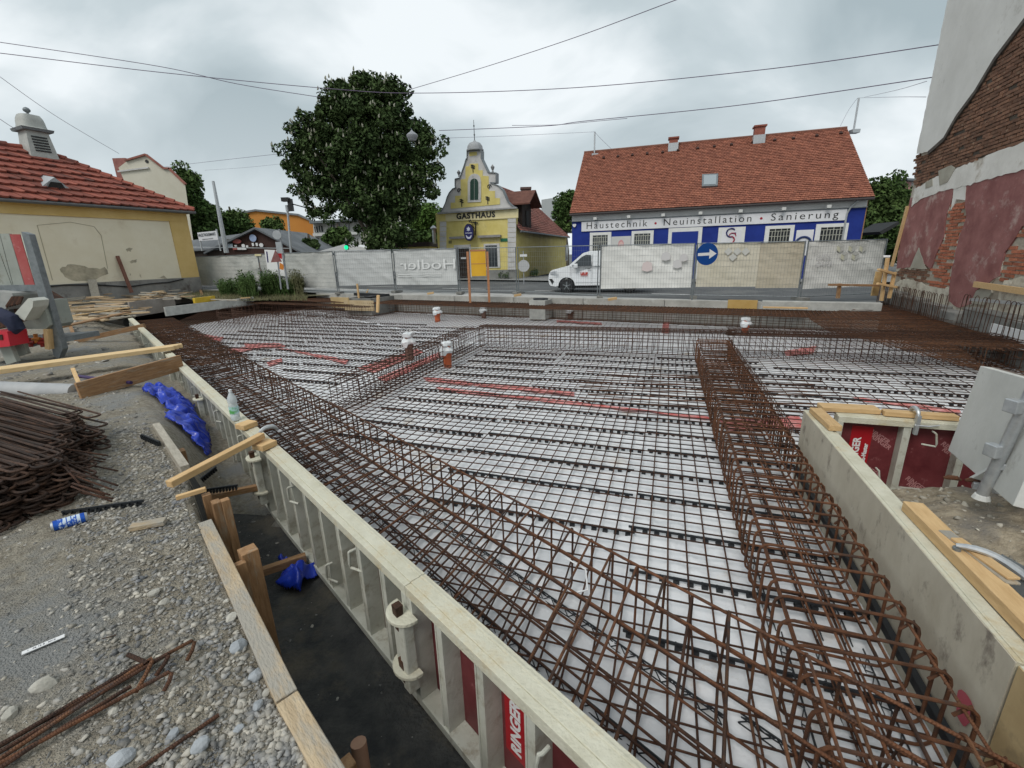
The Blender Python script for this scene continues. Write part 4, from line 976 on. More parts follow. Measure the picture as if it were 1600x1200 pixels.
# planks and pipes behind
fg = 'fresh planks laid from the bank onto the formwork'
for i, lb in enumerate(('front plank of the three fresh planks laid on the formwork', 'middle plank of the three fresh planks laid on the formwork', 'rear plank of the three fresh planks laid on the formwork')):
    A_ = g(-150, 603, .05); B_ = g(272, 545, .06); o_ = V(-.06, .13, .0)*(i*1.0)
    timber('plank', lb, A_+o_+V(0,0,.02), B_+o_*1.0+V(.06*i,-.02*i,.02), .12, .07, wood('plank_fresh', (0.60,0.42,0.21), (0.72,0.53,0.30)), 'plank', fg)
timber('plank', 'brown plank on edge running from the bank to the formwork', g(122,612,-.02), g(284,566,.06), .045, .24, WOODB, 'plank')
timber('wooden_stake', 'short pale stake leaning behind the brown plank', g(126,606,-.05), g(114,577,.02), .05, .05, WOODN, 'stake')
timber('plank', 'dirt covered timber running from the bank to the far formwork', g(118,533,-.25), g(226,509,.03), .10, .12, WOODB, 'plank')
timber('wooden_stake', 'rough stake at the near end of the dirt covered timber', g(119,533,-.3), g(110,510,-.15), .08, .06, WOODB, 'stake')
GPIPE = mat('pipe_grey', (.30,.31,.32), (.42,.42,.42), scale=2, rough=.6)
mb = MB(); mb.cyl(g(-160,602,-.0), g(118,612,-.12), .11, 16); tag(mb.build('grey_pipe', GPIPE, smooth=True), 'thick grey pipe lying behind the gravel bank', 'pipe')
mb = MB(); mb.cyl(g(124,588,-.0), g(205,598,-.05), .025, 8); tag(mb.build('purple_rod', mat('rod_violet', (.05,.03,.10), rough=.5), smooth=True), 'thin dark rod under the brown plank', 'rod')
BLKH = mat('hose_black', (.02,.021,.022), rough=.45, bump=.4, bscale=90)
def hose(label, pts, r):
    mb = MB(); P_ = []; 
    for a, b in zip(pts[:-1], pts[1:]):
        for k in range(14): P_.append(a.lerp(b, k/14))
    P_.append(pts[-1]); mb.tube(P_, [r*(1+.08*(i % 2)) for i in range(len(P_))], 10); return tag(mb.build('drain_hose', BLKH, smooth=True), label, 'hose', 'black corrugated hoses')
hose('black corrugated hose end beside the far formwork', [g(135,494,-.05), g(165,497,-.08), g(200,504,-.15)], .13)
hose('black corrugated hose bending down behind the panel rack', [g(66,441,.55), g(84,452,.35), g(92,463,0.0), g(118,467,-.05)], .14)
mb = MB(); mb.cyl(g(85,500,-.1), g(132,495,-.1), .035, 8); tag(mb.build('pale_tube', mat('tube_pale', (.6,.58,.5)), smooth=True), 'pale tube lying on the boards behind the panel rack', 'tube')
# debris boards
cnt = 0
DB = [wood('debris_a', (0.42,0.30,0.17), (0.58,0.44,0.28)), wood('debris_b', (0.28,0.19,0.11), (0.40,0.29,0.18)), WOODG]
for i in range(150):
    u = random.uniform(95, 285); v = random.uniform(449, 502) if u < 205 else random.uniform(454, 470); z = random.uniform(-.25, .25)*(1 if v < 480 else .3)
    c = g(u, v, -.05+max(0, z)); an = random.gauss(.25, .6); L_ = random.uniform(.5, 2.0); d = V(math.cos(an), math.sin(an)*.7, J(.08))*L_/2
    kd_ = random.randrange(3)
    timber('scrap_board', ['pale broken board loose in the heap by the cream wall', 'brown broken board loose in the heap by the cream wall', 'grey weathered board loose in the heap by the cream wall'][kd_], c-d+V(0,0,.06), c+d+V(0,0,.06), random.uniform(.06,.18), random.uniform(.025,.05), DB[kd_], 'board', 'scrap boards heaped in front of the cream wall', bev=.002)
for (a, b, w, h, m, lb) in [
    ((90,512),(200,488),.2,.04,WOODB,'long brown board at the near side of the scrap heap'),
    ((86,498),(205,480),.15,.04,WOODN,'long pale board at the near side of the scrap heap'),
    ((240,472),(300,456),.06,.04,WOODG,'thin pale lath standing out of the scrap heap to the right'),
    ((130,480),(195,474),.45,.03,wood('osb', (0.45,0.30,0.18), (0.56,0.42,0.28)),'wide reddish board on the middle of the scrap heap')]:
    timber('scrap_board', lb, g(*a, .03), g(*b, .08), w, h, m, 'board')
timber('old_board', 'mottled grey sheet leaning at the end of the far formwork', g(203,484,-.0), g(273,474,-.0), .05, .55, mat('sheet_mottled', (.22,.19,.165), (.33,.30,.27), scale=1.5, rough=.9, rnd=.05), 'board', up=(0,0,1))
timber('edge_form', 'grey concrete stained edge board of the far left corner', g(258,487,-.14), g(396,470,-.16), .08, .34, CONC, 'edge form')
timber('edge_form', 'short return of the grey edge board at the far left corner', g(396,470,-.16), g(388,464,-.16), .08, .34, CONC, 'edge form')
YEL = mat('beam_yellow', (.62,.40,.03), (.72,.50,.06), scale=5, rough=.5)
timber('yellow_beam', 'yellow formwork beam lying by the far left corner', g(303,470,.05), g(335,466,.05), .1, .22, YEL, 'beam')
timber('yellow_beam', 'yellow beam end in front of the cream wall, right one', g(86,452,.2), g(106,449,.2), .1, .22, YEL, 'beam')
timber('yellow_beam', 'yellow beam end next to the black hose, left one', g(72,460,.2), g(84,458,.2), .1, .22, YEL, 'beam')
timber('wooden_stake', 'reddish stake beside the corner of the cream building', g(317,466,-.2), g(308,436,.5), .12, .1, WOODB, 'stake')
timber('wooden_stake', 'second slim stake leaning by the corner of the cream building', g(312,462,-.2), g(305,434,.55), .07, .07, wood('stake_red', (0.25,0.10,0.06),(0.33,0.15,0.1)), 'stake')
timber('plank', 'small board nailed over the stakes by the cream corner', g(312,440,.45), g(325,440,.45), .05, .12, WOODB, 'plank')
timber('wooden_stake', 'low stake in the weeds by the far left corner', g(371,462,-.1), g(370,452,.25), .14, .1, WOODB, 'stake')
timber('plank', 'light board on the far left corner edge form', g(376,466,.03), g(391,465,.03), .12, .04, WOODN, 'plank')
timber('plank', 'pale frame board lying left of the far left corner edge form', g(330,468,.02), g(372,469,.02), .1, .05, WOODG, 'plank')

# rack with panels at the left picture edge
def slabpx(nm, par, pts, Y, th, m, label=None):
    mb = MB(); mb.prism([at(u, v, Y) for u, v in pts], (0, th, 0)); o = mb.build(nm, m, par)
    if label: o['label'] = label
    return o
RY = 8.9
RG = mat('panel_greygreen', (.26,.28,.25), (.36,.38,.34), scale=1.5, rough=.6, c3=(.2,.19,.15), s3=3, t3=.6)
RR = mat('panel_worn_red', (.36,.06,.06), (.42,.12,.11), scale=2, rough=.6, c3=(.5,.25,.24), s3=5, t3=.62)
rk = thing('panel_rack', 'tilted steel rack of grey green and worn red panels at the left edge', 'rack', at(60, 560, RY))
slabpx('steel_post', rk, [(33,362),(45,366),(98,545),(92,560),(84,556)], RY-.05, .12, STEELD)
slabpx('steel_post', rk, [(-30,362),(-20,362),(30,545),(20,548)], RY+.4, .12, STEELD)
slabpx('crossbar', rk, [(-60,447),(58,445),(62,454),(-60,458)], RY-.02, .1, STEELD)
slabpx('rack_floor', rk, [(-60,538),(92,528),(95,536),(-60,552)], RY, .9, STEELD)
for pts, m, lb in [(((-45,365),(-12,365),(18,446),(-25,446)), RG, 'left grey green panel'), (((-11,365),(-1,365),(20,446),(19,446)), RG, 'narrow grey panel'),
                   (((0,365),(14,365),(38,446),(21,446)), RG, 'grey green panel beside the red one'), (((15,366),(31,366),(54,445),(39,446)), RR, 'worn red panel'), (((32,366),(35,366),(58,444),(55,445)), ALU, 'pale panel edge')]:
    slabpx('stacked_panel', rk, pts, RY+.08, .05, m, lb)
slabpx('stacked_panel', rk, [(-40,455),(40,455),(66,470),(66,500),(-40,520)], RY+.5, .5, RUSTD, 'dark panel stack')  # plain block in the dark rust colour
slabpx('shelf_box', rk, [(53,470),(66,470),(78,508),(72,514),(36,514),(34,504),(50,498),(54,486)], RY-.12, .5, RG)
mb = MB(); mb.prism([at(u, v, RY-.4) for u, v in [(22,491),(44,466),(52,470),(51,480),(38,501)]], (0,.3,0)); mb.build('channel', mat('channel_pale', (.48,.49,.44), (.58,.58,.53), scale=4, rough=.6), rk)
mb = MB(); mb.prism([at(u, v, RY-.3) for u, v in [(-20,455),(18,458),(20,462),(8,484),(-20,480)]], (0,.5,0)); mb.build('channel', mat('channel_grey', (.28,.29,.28), (.4,.4,.38), scale=4, rough=.6), rk)
for k in range(6):
    slabpx('slot', rk, [(8+k*4,478+k*-1),(18+k*3,463),(20+k*3,464),(10+k*4,481-k)], RY-.33, .03, RUSTD)
tp = MB(); tp.tube([at(u, v, RY-.45) for u, v in [(-30,492),(0,490),(18,500),(26,512),(20,520)]], [.08,.12,.14,.12,.06], 10); tag(tp.build('dark_blue_cloth', mat('cloth_navy', (.012,.018,.045), (.03,.035,.07), scale=6, rough=.8, bump=2, bscale=9), smooth=True), 'dark blue cloth draped over the rack at the left edge', 'cloth')
slabpx('lower_panel', rk, [(11,516),(28,514),(42,553),(26,558)], RY-.25, .08, RG)
slabpx('lower_panel', rk, [(-10,520),(6,518),(26,565),(10,570)], RY-.45, .08, RG)
rb = thing('red_crate', 'red plastic crate under the rack at the left edge', 'crate', at(5, 536, RY-.6))
slabpx('crate_wall', rb, [(-20,518),(11,518),(16,541),(-20,545)], RY-.6, .35, mat('crate_red', (.55,.03,.05), rough=.4)); slabpx('crate_window', rb, [(-5,523),(3,523),(4,531),(-5,531)], RY-.612, .01, RUSTD)
RDP = mat('prop_red', (.40,.03,.02), (.28,.03,.02), scale=6, rough=.5); ORP = mat('prop_orange', (.6,.2,.03), rough=.5)
for i, (u, v) in enumerate([(36,524),(46,528),(55,522),(64,528),(70,522),(78,526)]):
    mb = MB(); mb.cyl(at(u, v, RY+.02), at(u+3, v+14, RY-.02), .035, 8); mb.cyl(at(u-4, v+8, RY-.02), at(u+8, v+7, RY-.02), .03, 8)
    tag(mb.build('prop_end', [RDP, RDP, ORP][i % 3]), ['first','second','third','fourth','fifth','sixth'][i]+' red and orange prop end from the left under the rack', 'steel prop', 'prop ends lying under the rack')
timber('wood_block', 'pale wood block at the corner under the rack', at(75,514,RY-.1), at(78,545,RY-.1), .12, .08, WOODN)

# ------------------------------------------------------------------ RIGHT: panel with galvanised brace
pA, pB = at(1497,707,3.45), at(1549,574,3.45); pC = at(1690,612,2.35)
wpn = thing('site_panel', 'large pale grey site panel leaning behind the galvanised brace at the right', 'panel', (pA+pC)/2-V(0,0,.3))
WPM = mat('panel_pale', (.56,.56,.53), (.66,.66,.63), scale=2.5, rough=.75, c3=(.44,.43,.40), s3=5, t3=.64, bump=.15, bscale=30)
pd = pC-pB; pn = (pB-pA).cross(pd).normalized()*-.05
if pn.y < 0: pn = -pn
mb = MB(); mb.prism([pA, pB, pC, pA+pd], pn*1.3); mb.build('board', WPM, wpn, bevel=.004)
mb = MB(); 
for a, b in ((pA, pB), (pB, pC), (pA, pA+pd)): mb.beam(a-pn*.08, b-pn*.08, .008, .012)
mb.build('edge_strip', mat('edge_brownish', (.25,.2,.17), rough=.6), wpn)
br = thing('steel_brace', 'galvanised steel brace standing on the soil mound before the pale panel', 'brace', g(1533,775,-.15))
f0 = g(1534,775,-.12); f1 = at(1625,585,2.55); 
mb = MB(); mb.tube([f0, f0.lerp(f1,.5), f1], .033, 12); mb.build('upright', STEELG, br, smooth=True)
for t_ in (.40, .76):
    q = f0.lerp(f1, t_); mb = MB(); mb.box(q.x-.07, q.x-.005, q.y-.02, q.y+.06, q.z-.045, q.z+.04); mb.build('bracket', STEELG, br, bevel=.006)
q = f0.lerp(f1, .28); mb = MB(); mb.beam(q, q+V(.7,-.55,.0), .05, .045); mb.build('rail', STEELG, br, bevel=.005)
q2 = f0+V(.05,.12,.02); mb = MB(); mb.beam(q2, q2+V(.8,-.62,.0), .05, .05); mb.build('rail', STEELG, br, bevel=.005)
mb = MB(); mb.lathe([(0,-.02),(.05,-.02),(.04,.01),(.03,.02)], f0, 10); mb.build('foot', mat('foot_pale', (.6,.6,.57)), br)
q3 = q+V(.05,.04,-.02); mb = MB(); mb.prism([q3, q3+V(.7,-.55,0), q2+V(.8,-.58,.0)+V(0,0,.03), q2+V(.0,.02,.03)], V(.02,.03,0)); mb.build('lower_sheet', WPM, br)
for u, v, lb in ((1488,748,'left rusty brown fruit shaped lump on the soil mound'),(1522,752,'right rusty brown lump on the soil mound by the brace')):
    p = g(u, v, -.08); mb = MB(); mb.tube([p+V(-.045,.02,0), p+V(-.02,.008,.008), p+V(.02,-.008,.008), p+V(.045,-.02,-.002)], [.008,.018,.018,.008], 8); tag(mb.build('rusty_lump', RUSTO, smooth=True), lb, 'scrap')
p = g(1597,936,-.3); mb = MB(); mb.box(p.x-.02, p.x+.09, p.y-.04, p.y+.02, p.z+.10, p.z+.11); tag(mb.build('white_strip', WHT), 'white painted strip at the right picture edge behind the curved clamp', 'strip')

# pipes with wrapped tops
OR = mat('pipe_orange', (.40,.085,.03), (.47,.12,.05), scale=5, rough=.4)
PLW = mat('plastic_wrap', (.62,.64,.65), (.75,.77,.78), scale=6, rough=.35, bump=1.5, bscale=22)
def wrapped(u, v, vt, r, label, bare=False, grey=False):
    b = g(u, v, ZF); zt = zfor(b.x, b.y, vt); t = thing('drain_pipe', label, 'pipe', b, 'drain pipes standing in the slab'); h = zt-ZF
    mb = MB(); mb.lathe([(r*1.0,0),(r,.0),(r,h*.45),(r*1.18,h*.46),(r*1.18,h*.62),(r*1.02,h*.63),(r*1.02,h*.9),(0,h*.9)], b, 18); mb.build('pipe_body', OR if not grey else mat('pipe_brown', (.16,.09,.07), rough=.6), t, smooth=True)
    if not bare:
        mb = MB(); n = 22; prof = [(.75,.66),(1.5,.62),(1.75,.70),(1.35,.80),(.95,.84),(1.35,.90),(1.3,1.0),(.6,1.04),(0,1.04)]
        vs = []; 
        for i, (rr, zz) in enumerate(prof):
            for k in range(n):
                a = 2*math.pi*k/n; q = rr*r*(1+.16*math.sin(3*a+u+i)+random.uniform(-.08,.08)); vs.append(b+V(q*math.cos(a), q*math.sin(a), h*zz+random.uniform(-.012,.012)-(.06 if i == 1 and math.cos(a-3.6) > .5 else 0)))
        fs = [(i*n+k, i*n+(k+1) % n, (i+1)*n+(k+1) % n, (i+1)*n+k) for i in range(len(prof)-1) for k in range(n)]
        mb.add(vs, fs); mb.build('plastic_wrap', PLW, t, smooth=True)
    return t
wrapped(700, 574, 535, .085, 'orange drain pipe with white plastic wrapped top in the middle of the slab')
wrapped(641, 563, 521, .09, 'brownish drain pipe with bulky plastic wrap, left of the orange one', grey=True)
wrapped(684, 503, 481, .10, 'small orange wrapped drain pipe farther back on the left')
wrapped(1163, 524, 497, .085, 'wrapped drain pipe standing behind the right stirrup row')
wrapped(1047, 497, 470, .10, 'bare orange pipe stub close to the street side form', bare=True)
wrapped(756, 497, 479, .09, 'low white capped pipe left of the concrete chamber', grey=True)
wrapped(891, 499, 479, .10, 'low white capped pipe right of the concrete chamber', grey=True)

# street side edge forms
eg = 'grey edge forms along the street side'
EF = mat('edge_form_grey', (.30,.295,.27), (.42,.41,.38), scale=3, rough=.85, bump=.2, bscale=30, rnd=.08, c3=(.5,.5,.48), s3=2, t3=.62)
kx = -6.0; nms = ['leftmost', 'second from the left', 'third from the left', 'fourth from the left', 'fifth from the left', 'sixth from the left', 'seventh from the left']
i = 0
while kx < 13.4:
    L_ = 2.78; mb = MB(); a, b = KP(kx+.01, .0, 0), KP(kx+L_-.01, .0, 0); off = -kn*.12
    mb.hexa([a+V(0,0,-.76), b+V(0,0,-.76), b+off+V(0,0,-.76), a+off+V(0,0,-.76), a, b, b+off, a+off]); tag(mb.build('edge_form', EF, bevel=.006), 'grey street side edge form, '+nms[i], 'edge form', eg); kx += L_; i += 1
mb = MB(); a, b = KP(13.47, .01, .02), KP(16.3, .01, .02); off = -kn*.3; mb.hexa([a+V(0,0,-.78), b+V(0,0,-.78), b+off+V(0,0,-.78), a+off+V(0,0,-.78), a, b, b+off, a+off]); tag(mb.build('concrete_kerb_block', CONC, bevel=.01), 'thicker grey block ending the street side form near the brick wall', 'block')
timber('plywood_sheet_piece', 'yellow plywood piece leaning on the street side form near the brick wall', KP(12.55,.05,-.16), KP(13.35,.05,-.16), .03, .42, mat('ply_yellow', (.45,.28,.08), (.55,.37,.14), scale=2, rough=.7, rnd=.05), 'plywood')
timber('plank', 'bright board lying behind the upper bars by the yellow plywood', KP(13.5,.35,-.12), KP(14.6,.3,-.12), .12, .04, WOODN, 'plank')
def chamber(k, d, s_, z1, label, m):
    t = thing('concrete_chamber', label, 'chamber', KP(k, d, -.7)); F = fr(KP(k, d), kk, -kn); mb = MB(); h = s_/2
    for x0, x1, y0, y1 in ((-h,h,-h,-h+.1),(-h,h,h-.1,h),(-h,-h+.1,-h+.1,h-.1),(h-.1,h,-h+.1,h-.1)): fbox(mb, F, x0, x1, y0, y1, -.72, z1)
    mb.build('chamber_wall', m, t)
    mb = MB(); fbox(mb, F, -h+.1, h-.1, -h+.1, h-.1, -.7, z1-.25); mb.build('chamber_floor', PITM, t)
    mb = MB(); mb.tube([F(.25*math.cos(a), .2*math.sin(a), z1+.02) for a in [k_*math.pi/8 for k_ in range(16)]], .035, 6, closed=True); mb.build('rubber_ring', BLACKP, t, smooth=True)
    return t
pc = g(828,473,-.05)-KA; kc = pc.dot(kk); chamber(kc, .42, .62, -.03, 'square concrete chamber with a black ring by the street side form', CONC)
kc2 = (g(555,470,-.1)-KA).dot(kk); chamber(kc2, .9, 1.4, -.02, 'dark square chamber in the far left part of the slab', CONCD)
timber('plywood_sheet_piece', 'yellowish plywood sheet on the left of the dark chamber', KP(kc2-2.0,1.3,-.25), KP(kc2-.4,1.75,-.20), .05, .45, mat('ply_tan', (.42,.30,.15), (.5,.38,.2), scale=2, rough=.7, rnd=.05), 'plywood')
timber('plywood_sheet_piece', 'tan board closing the front of the dark chamber', KP(kc2-.7,1.75,-.30), KP(kc2+.9,1.65,-.30), .04, .42, mat('ply_tan2', (.40,.30,.17), (.48,.38,.24), scale=2, rough=.7, rnd=.05), 'plywood')
timber('black_beam', 'black beam lying over the dark chamber', KP(kc2-1.6,.2,.02), KP(kc2+.6,.5,.02), .25, .12, BLACKP, 'beam')
for u, v0, v1, w, lb in [(561,468,446,.07,'pointed pale stake at the dark chamber'), (572,460,452,.06,'short tilted stake right of the pointed one'), (590,488,470,.08,'stake at the right corner of the dark chamber')]:
    timber('wooden_stake', lb, g(u, v0, -.1), g(u+(0 if u < 565 else 4), v0, -.1)+V(0,0,(v0-v1)*.03), w, w, WOODN, 'stake')
for u, v, lb in [(672,459,'small wood wedge on the left part of the street side form'), (808,462,'small wood wedge on the form beside the concrete chamber'), (956,468,'orange brown offcut on the form before the second banner')]:
    p = g(u, v, .03); timber('wood_wedge', lb, p-V(.12,0,0), p+V(.16,.02,.04), .12, .08, WOODN)
# concrete underpinning blocks at the brick wall
for s0, s1, h, lb in [(.3,1.4,.12,'first dark underpinning block next to the street corner'), (1.45,2.6,.06,'second dark underpinning block'), (2.65,3.7,0,'third dark underpinning block'), (3.75,4.5,-.06,'fourth underpinning block before the gap'), (4.75,6.3,.10,'large dark underpinning block at the right picture edge'), (6.35,8,.05,'last dark block cut by the right picture edge')]:
    F = fr(W0, wd, wn); mb = MB(); fbox(mb, F, s0, s1, .0, .3, -.76, h+.06); tag(mb.build('underpinning_block', CONCD, bevel=.03), lb, 'concrete block', 'underpinning blocks below the brick wall')
mb = MB(); F = fr(W0, wd, wn); fbox(mb, F, 6.0, 7.2, .34, .37, -.35, -.02); tag(mb.build('white_sheet', WHT), 'white sheet leaning on the last dark block', 'sheet')

# ------------------------------------------------------------------ BUILDINGS
class Facade:
    """vertical wall plane through two ground points; loc() turns a sight line into metres along / up the wall"""
    def __init__(s, A, B):
        s.A = Vector((A[0], A[1], 0)); s.B = Vector((B[0], B[1], 0)); s.X = (s.B-s.A).normalized(); s.Y = V(s.X.y, -s.X.x, 0)
        if s.Y.dot(V(0,0,0)-s.A) < 0: s.Y = -s.Y
    def P(s, x, z, d=0.0): return s.A+s.X*x+s.Y*d+V(0,0,z)
    def loc(s, u, v, d=0.0):
        r = ray(u, v); a = s.A+s.Y*d; t = a.dot(s.Y)/Vector(r).dot(s.Y); p = Vector(r)*t; return ((p-s.A).dot(s.X), EYE+p.z)
    def box(s, mb, x0, x1, z0, z1, d0, d1):
        return mb.hexa([s.P(x0,z0,d0), s.P(x1,z0,d0), s.P(x1,z0,d1), s.P(x0,z0,d1), s.P(x0,z1,d0), s.P(x1,z1,d0), s.P(x1,z1,d1), s.P(x0,z1,d1)])
    def pbox(s, mb, u0, v0, u1, v1, d0, d1, z0=None, z1=None):
        um, vm = (u0+u1)/2, (v0+v1)/2
        x0 = s.loc(u0, vm)[0]; x1 = s.loc(u1, vm)[0]; a = s.loc(um, v1)[1] if z0 is None else z0; b = s.loc(um, v0)[1] if z1 is None else z1
        return s.box(mb, x0, x1, a, b, d0, d1)
    def poly(s, mb, pts, d0, d1):
        q = [s.loc(u, v) for u, v in pts]; return mb.prism([s.P(x, z, d0) for x, z in q], s.Y*(d1-d0))
    def lpoly(s, mb, q, d0, d1): return mb.prism([s.P(x, z, d0) for x, z in q], s.Y*(d1-d0))
c4 = lambda x, y: (660+x/3.87, 170+y/3.87)
c5 = lambda x, y: (860+x/4, 180+y/4)
c6 = lambda x, y: (1150+x/4, 180+y/4)
# ---- yellow inn
YW = mat('plaster_yellow', (.58,.48,.15), (.68,.58,.23), scale=1.2, rough=.9, bump=.2, bscale=30, c3=(.42,.36,.15), s3=1.5, t3=.62)
YT = mat('plaster_yellow_pale', (.60,.53,.30), (.68,.61,.38), scale=1.5, rough=.9)
GW = mat('trim_greywhite', (.46,.45,.44), (.60,.59,.58), scale=1.3, rough=.9, c3=(.36,.35,.34), s3=2, t3=.62)
BASEG = mat('base_render_grey', (.17,.17,.16), (.28,.28,.26), scale=1, rough=.95, c3=(.1,.1,.09), s3=1.5, t3=.6)
BLK = mat('iron_black', (.02,.02,.02), rough=.5)
TILE = mat('roof_tile', (.22,.078,.050), (.34,.130,.080), scale=2.5, rough=.85, rnd=.16, island=True)
TILED = mat('roof_tile_aged', (.20,.075,.058), (.31,.125,.095), scale=1.5, rough=.9, rnd=.2, island=True, c3=(.15,.09,.07), s3=.8, t3=.6)
DKW = mat('timber_blackbrown', (.018,.012,.010), (.04,.027,.02), scale=5, rough=.8)
GF = Facade((-5.42, 36.28), (.62, 34.2)); gh = thing('inn', 'yellow inn with curved white gable, small dome and iron sign', 'building', (-2.7, 38, rz(-3)-.1))
gz = rz(-3)-.15; zc = GF.loc(*c4(345, 615))[1]; wL = (GF.B-GF.A).length
mb = MB(); GF.box(mb, 0, wL, gz, zc, -.45, 0); mb.build('front_wall', YW, gh)
mb = MB(); GF.box(mb, .0, wL, gz, gz+.75, 0, .05); mb.build('wall_base', BASEG, gh)
GABLE = [(100,632),(112,622),(128,600),(142,570),(152,535),(165,508),(185,485),(205,476),(200,470),(200,425),(228,418),(240,385),(256,340),(266,305),(272,300),(272,255),(357,252),(357,300),(374,335),(398,385),(447,388),(447,447),(412,447),(430,452),(460,465),(485,490),(500,525),(515,560),(535,580),(560,597)]
mb = MB(); GF.poly(mb, [c4(*p) for p in GABLE], -.4, .02); mb.build('gable', GW, gh)
mb = MB(); GF.poly(mb, [c4(*p) for p in [(172,605),(172,568),(200,567),(200,528),(233,524),(233,428),(262,424),(262,350),(286,347),(286,333),(338,331),(340,372),(366,372),(366,405),(402,408),(402,450),(404,497),(440,497),(440,540),(470,541),(470,578)]], .02, .05); mb.build('gable_field', YW, gh)
mb = MB()
for a, b in zip(GABLE[:-1], GABLE[1:]):
    pa, pb = GF.loc(*c4(*a)), GF.loc(*c4(*b)); A_, B_ = GF.P(pa[0], pa[1], -.17), GF.P(pb[0], pb[1], -.17)
    if (B_-A_).length > .02: mb.beam(A_, B_, .55, .05, up=(0,0,1) if abs((B_-A_).normalized().z) < .9 else GF.X)
mb.build('gable_coping', STEELD, gh)
mb = MB(); GF.poly(mb, [c4(*p) for p in [(98,628),(98,638),(575,604),(575,595)]], 0, .22); mb.build('cornice', mat('cornice_grey', (.25,.25,.25), (.36,.36,.36), scale=3), gh)
mb = MB(); GF.poly(mb, [c4(*p) for p in [(105,678),(105,684),(580,660),(580,654)]], 0, .08); mb.build('string_course', YT, gh)
mb = MB(); GF.poly(mb, [c4(*p) for p in [(140,640),(140,680),(580,655),(580,606)]], 0, .02); mb.build('lettering_band', YT, gh)
p0 = GF.loc(*c4(208,666)); p1 = GF.loc(*c4(441,650)); p2 = GF.loc(*c4(208,630))
text('GASTHAUS', (p2[1]-p0[1])*1.28, BLK, gh, GF.P(p0[0], (p0[1]+p1[1])/2-.02, .03), GF.X, V(0,0,1), 'lettering', depth=.02, bold=.022, space=1.15, width=p1[0]-p0[0])
# arched window with shutters
mb = MB(); arch = [(277,567),(277,440),(285,412),(300,398),(318,393),(336,397),(350,410),(357,438),(357,563)]; GF.poly(mb, [c4(*p) for p in arch], .05, .10); wf = mb.build('window_frame', GW, gh)
mb = MB(); GF.poly(mb, [c4(*p) for p in [(293,552),(293,445),(300,430),(316,422),(316,551)]], .10, .13); mb.build('shutter', mat('shutter_green', (.012,.045,.03), (.02,.06,.042), scale=8, rough=.6), wf)
mb = MB(); GF.poly(mb, [c4(*p) for p in [(319,551),(319,422),(334,429),(341,445),(341,550)]], .10, .13); mb.build('shutter', bpy.data.materials['shutter_green'], wf)
for x, y in ((307,338),(239,545),(396,530)):
    mb = MB(); a, b = GF.loc(*c4(x, y)), GF.loc(*c4(x+2, y+48)); 
    mb.beam(GF.P(a[0], a[1], .07), GF.P(b[0], b[1], .07), .05, .05); w_ = .14
    for k in (.15, .4): 
        z = a[1]+(b[1]-a[1])*k; mb.beam(GF.P(a[0]-w_, z+.06, .08), GF.P(a[0]+w_, z-.04, .08), .05, .07)
    mb.build('wall_anchor', BLK, gh)
for x, y in ((222,495),(405,472)):
    a = GF.loc(*c4(x, y)); mb = MB(); mb.tube([GF.P(a[0]+.17*(1-k/16)*math.cos(k*.55), a[1]+.17*(1-k/16)*math.sin(k*.55), .06) for k in range(15)], .03, 6); mb.build('scroll', BLK, gh)
for x, y0, y1 in ((216,408,368),(421,380,335)):
    a = GF.loc(*c4(x, y0)); b = GF.loc(*c4(x, y1)); h = b[1]-a[1]; mb = MB(); mb.lathe([(.09,0),(.05,h*.2),(.13,h*.55),(.14,h*.7),(.07,h*.85),(.03,h)], GF.P(a[0], a[1], -.15), 12); mb.build('stone_urn', mat('urn_grey', (.2,.2,.2), (.3,.3,.3), scale=5), gh, smooth=True)
mb = MB(); a = GF.loc(*c4(267,254)); b = GF.loc(*c4(357,250)); cx = (a[0]+b[0])/2; r_ = (b[0]-a[0])/2; zt = GF.loc(*c4(311,192))[1]
mb.lathe([(r_*1.08,0),(r_*1.08,.08),(r_*.98,.1),(r_*.94,(zt-a[1])*.5),(r_*.7,(zt-a[1])*.83),(.12,(zt-a[1])),(.05,(zt-a[1])+.1)], GF.P(cx, (a[1]+b[1])/2, -.2), 20); mb.build('dome', mat('dome_grey', (.25,.26,.27), (.36,.37,.38), scale=3, rough=.6), gh, smooth=True)
mb = MB(); zs = GF.loc(*c4(308,62))[1]; mb.tube([GF.P(cx, zt, -.2), GF.P(cx, zs, -.2)], [.03,.015], 6)
for k in (.3, .72): mb.lathe([(.01,-.06),(.07,0),(.01,.06)], GF.P(cx, zt+(zs-zt)*k, -.2), 8)
mb.build('spire', BLK, gh)
mb = MB(); GF.pbox(mb, *c4(285,262), *c4(330,284), .02, .04); mb.build('name_plate', YW, gh)
# quoins
for (x0, x1, y0, y1, n_) in ((107,145,685,1010,11),(518,567,660,990,11)):
    for k in range(n_):
        ya, yb = y0+(y1-y0)*k/n_, y0+(y1-y0)*(k+1)/n_-2; mb = MB(); GF.poly(mb, [c4(x0-(2 if x0 > 200 else 0), ya), c4(x0, yb), c4(x1, yb-2), c4(x1, ya-2)], 0, .05); mb.build('quoin', GW, gh)
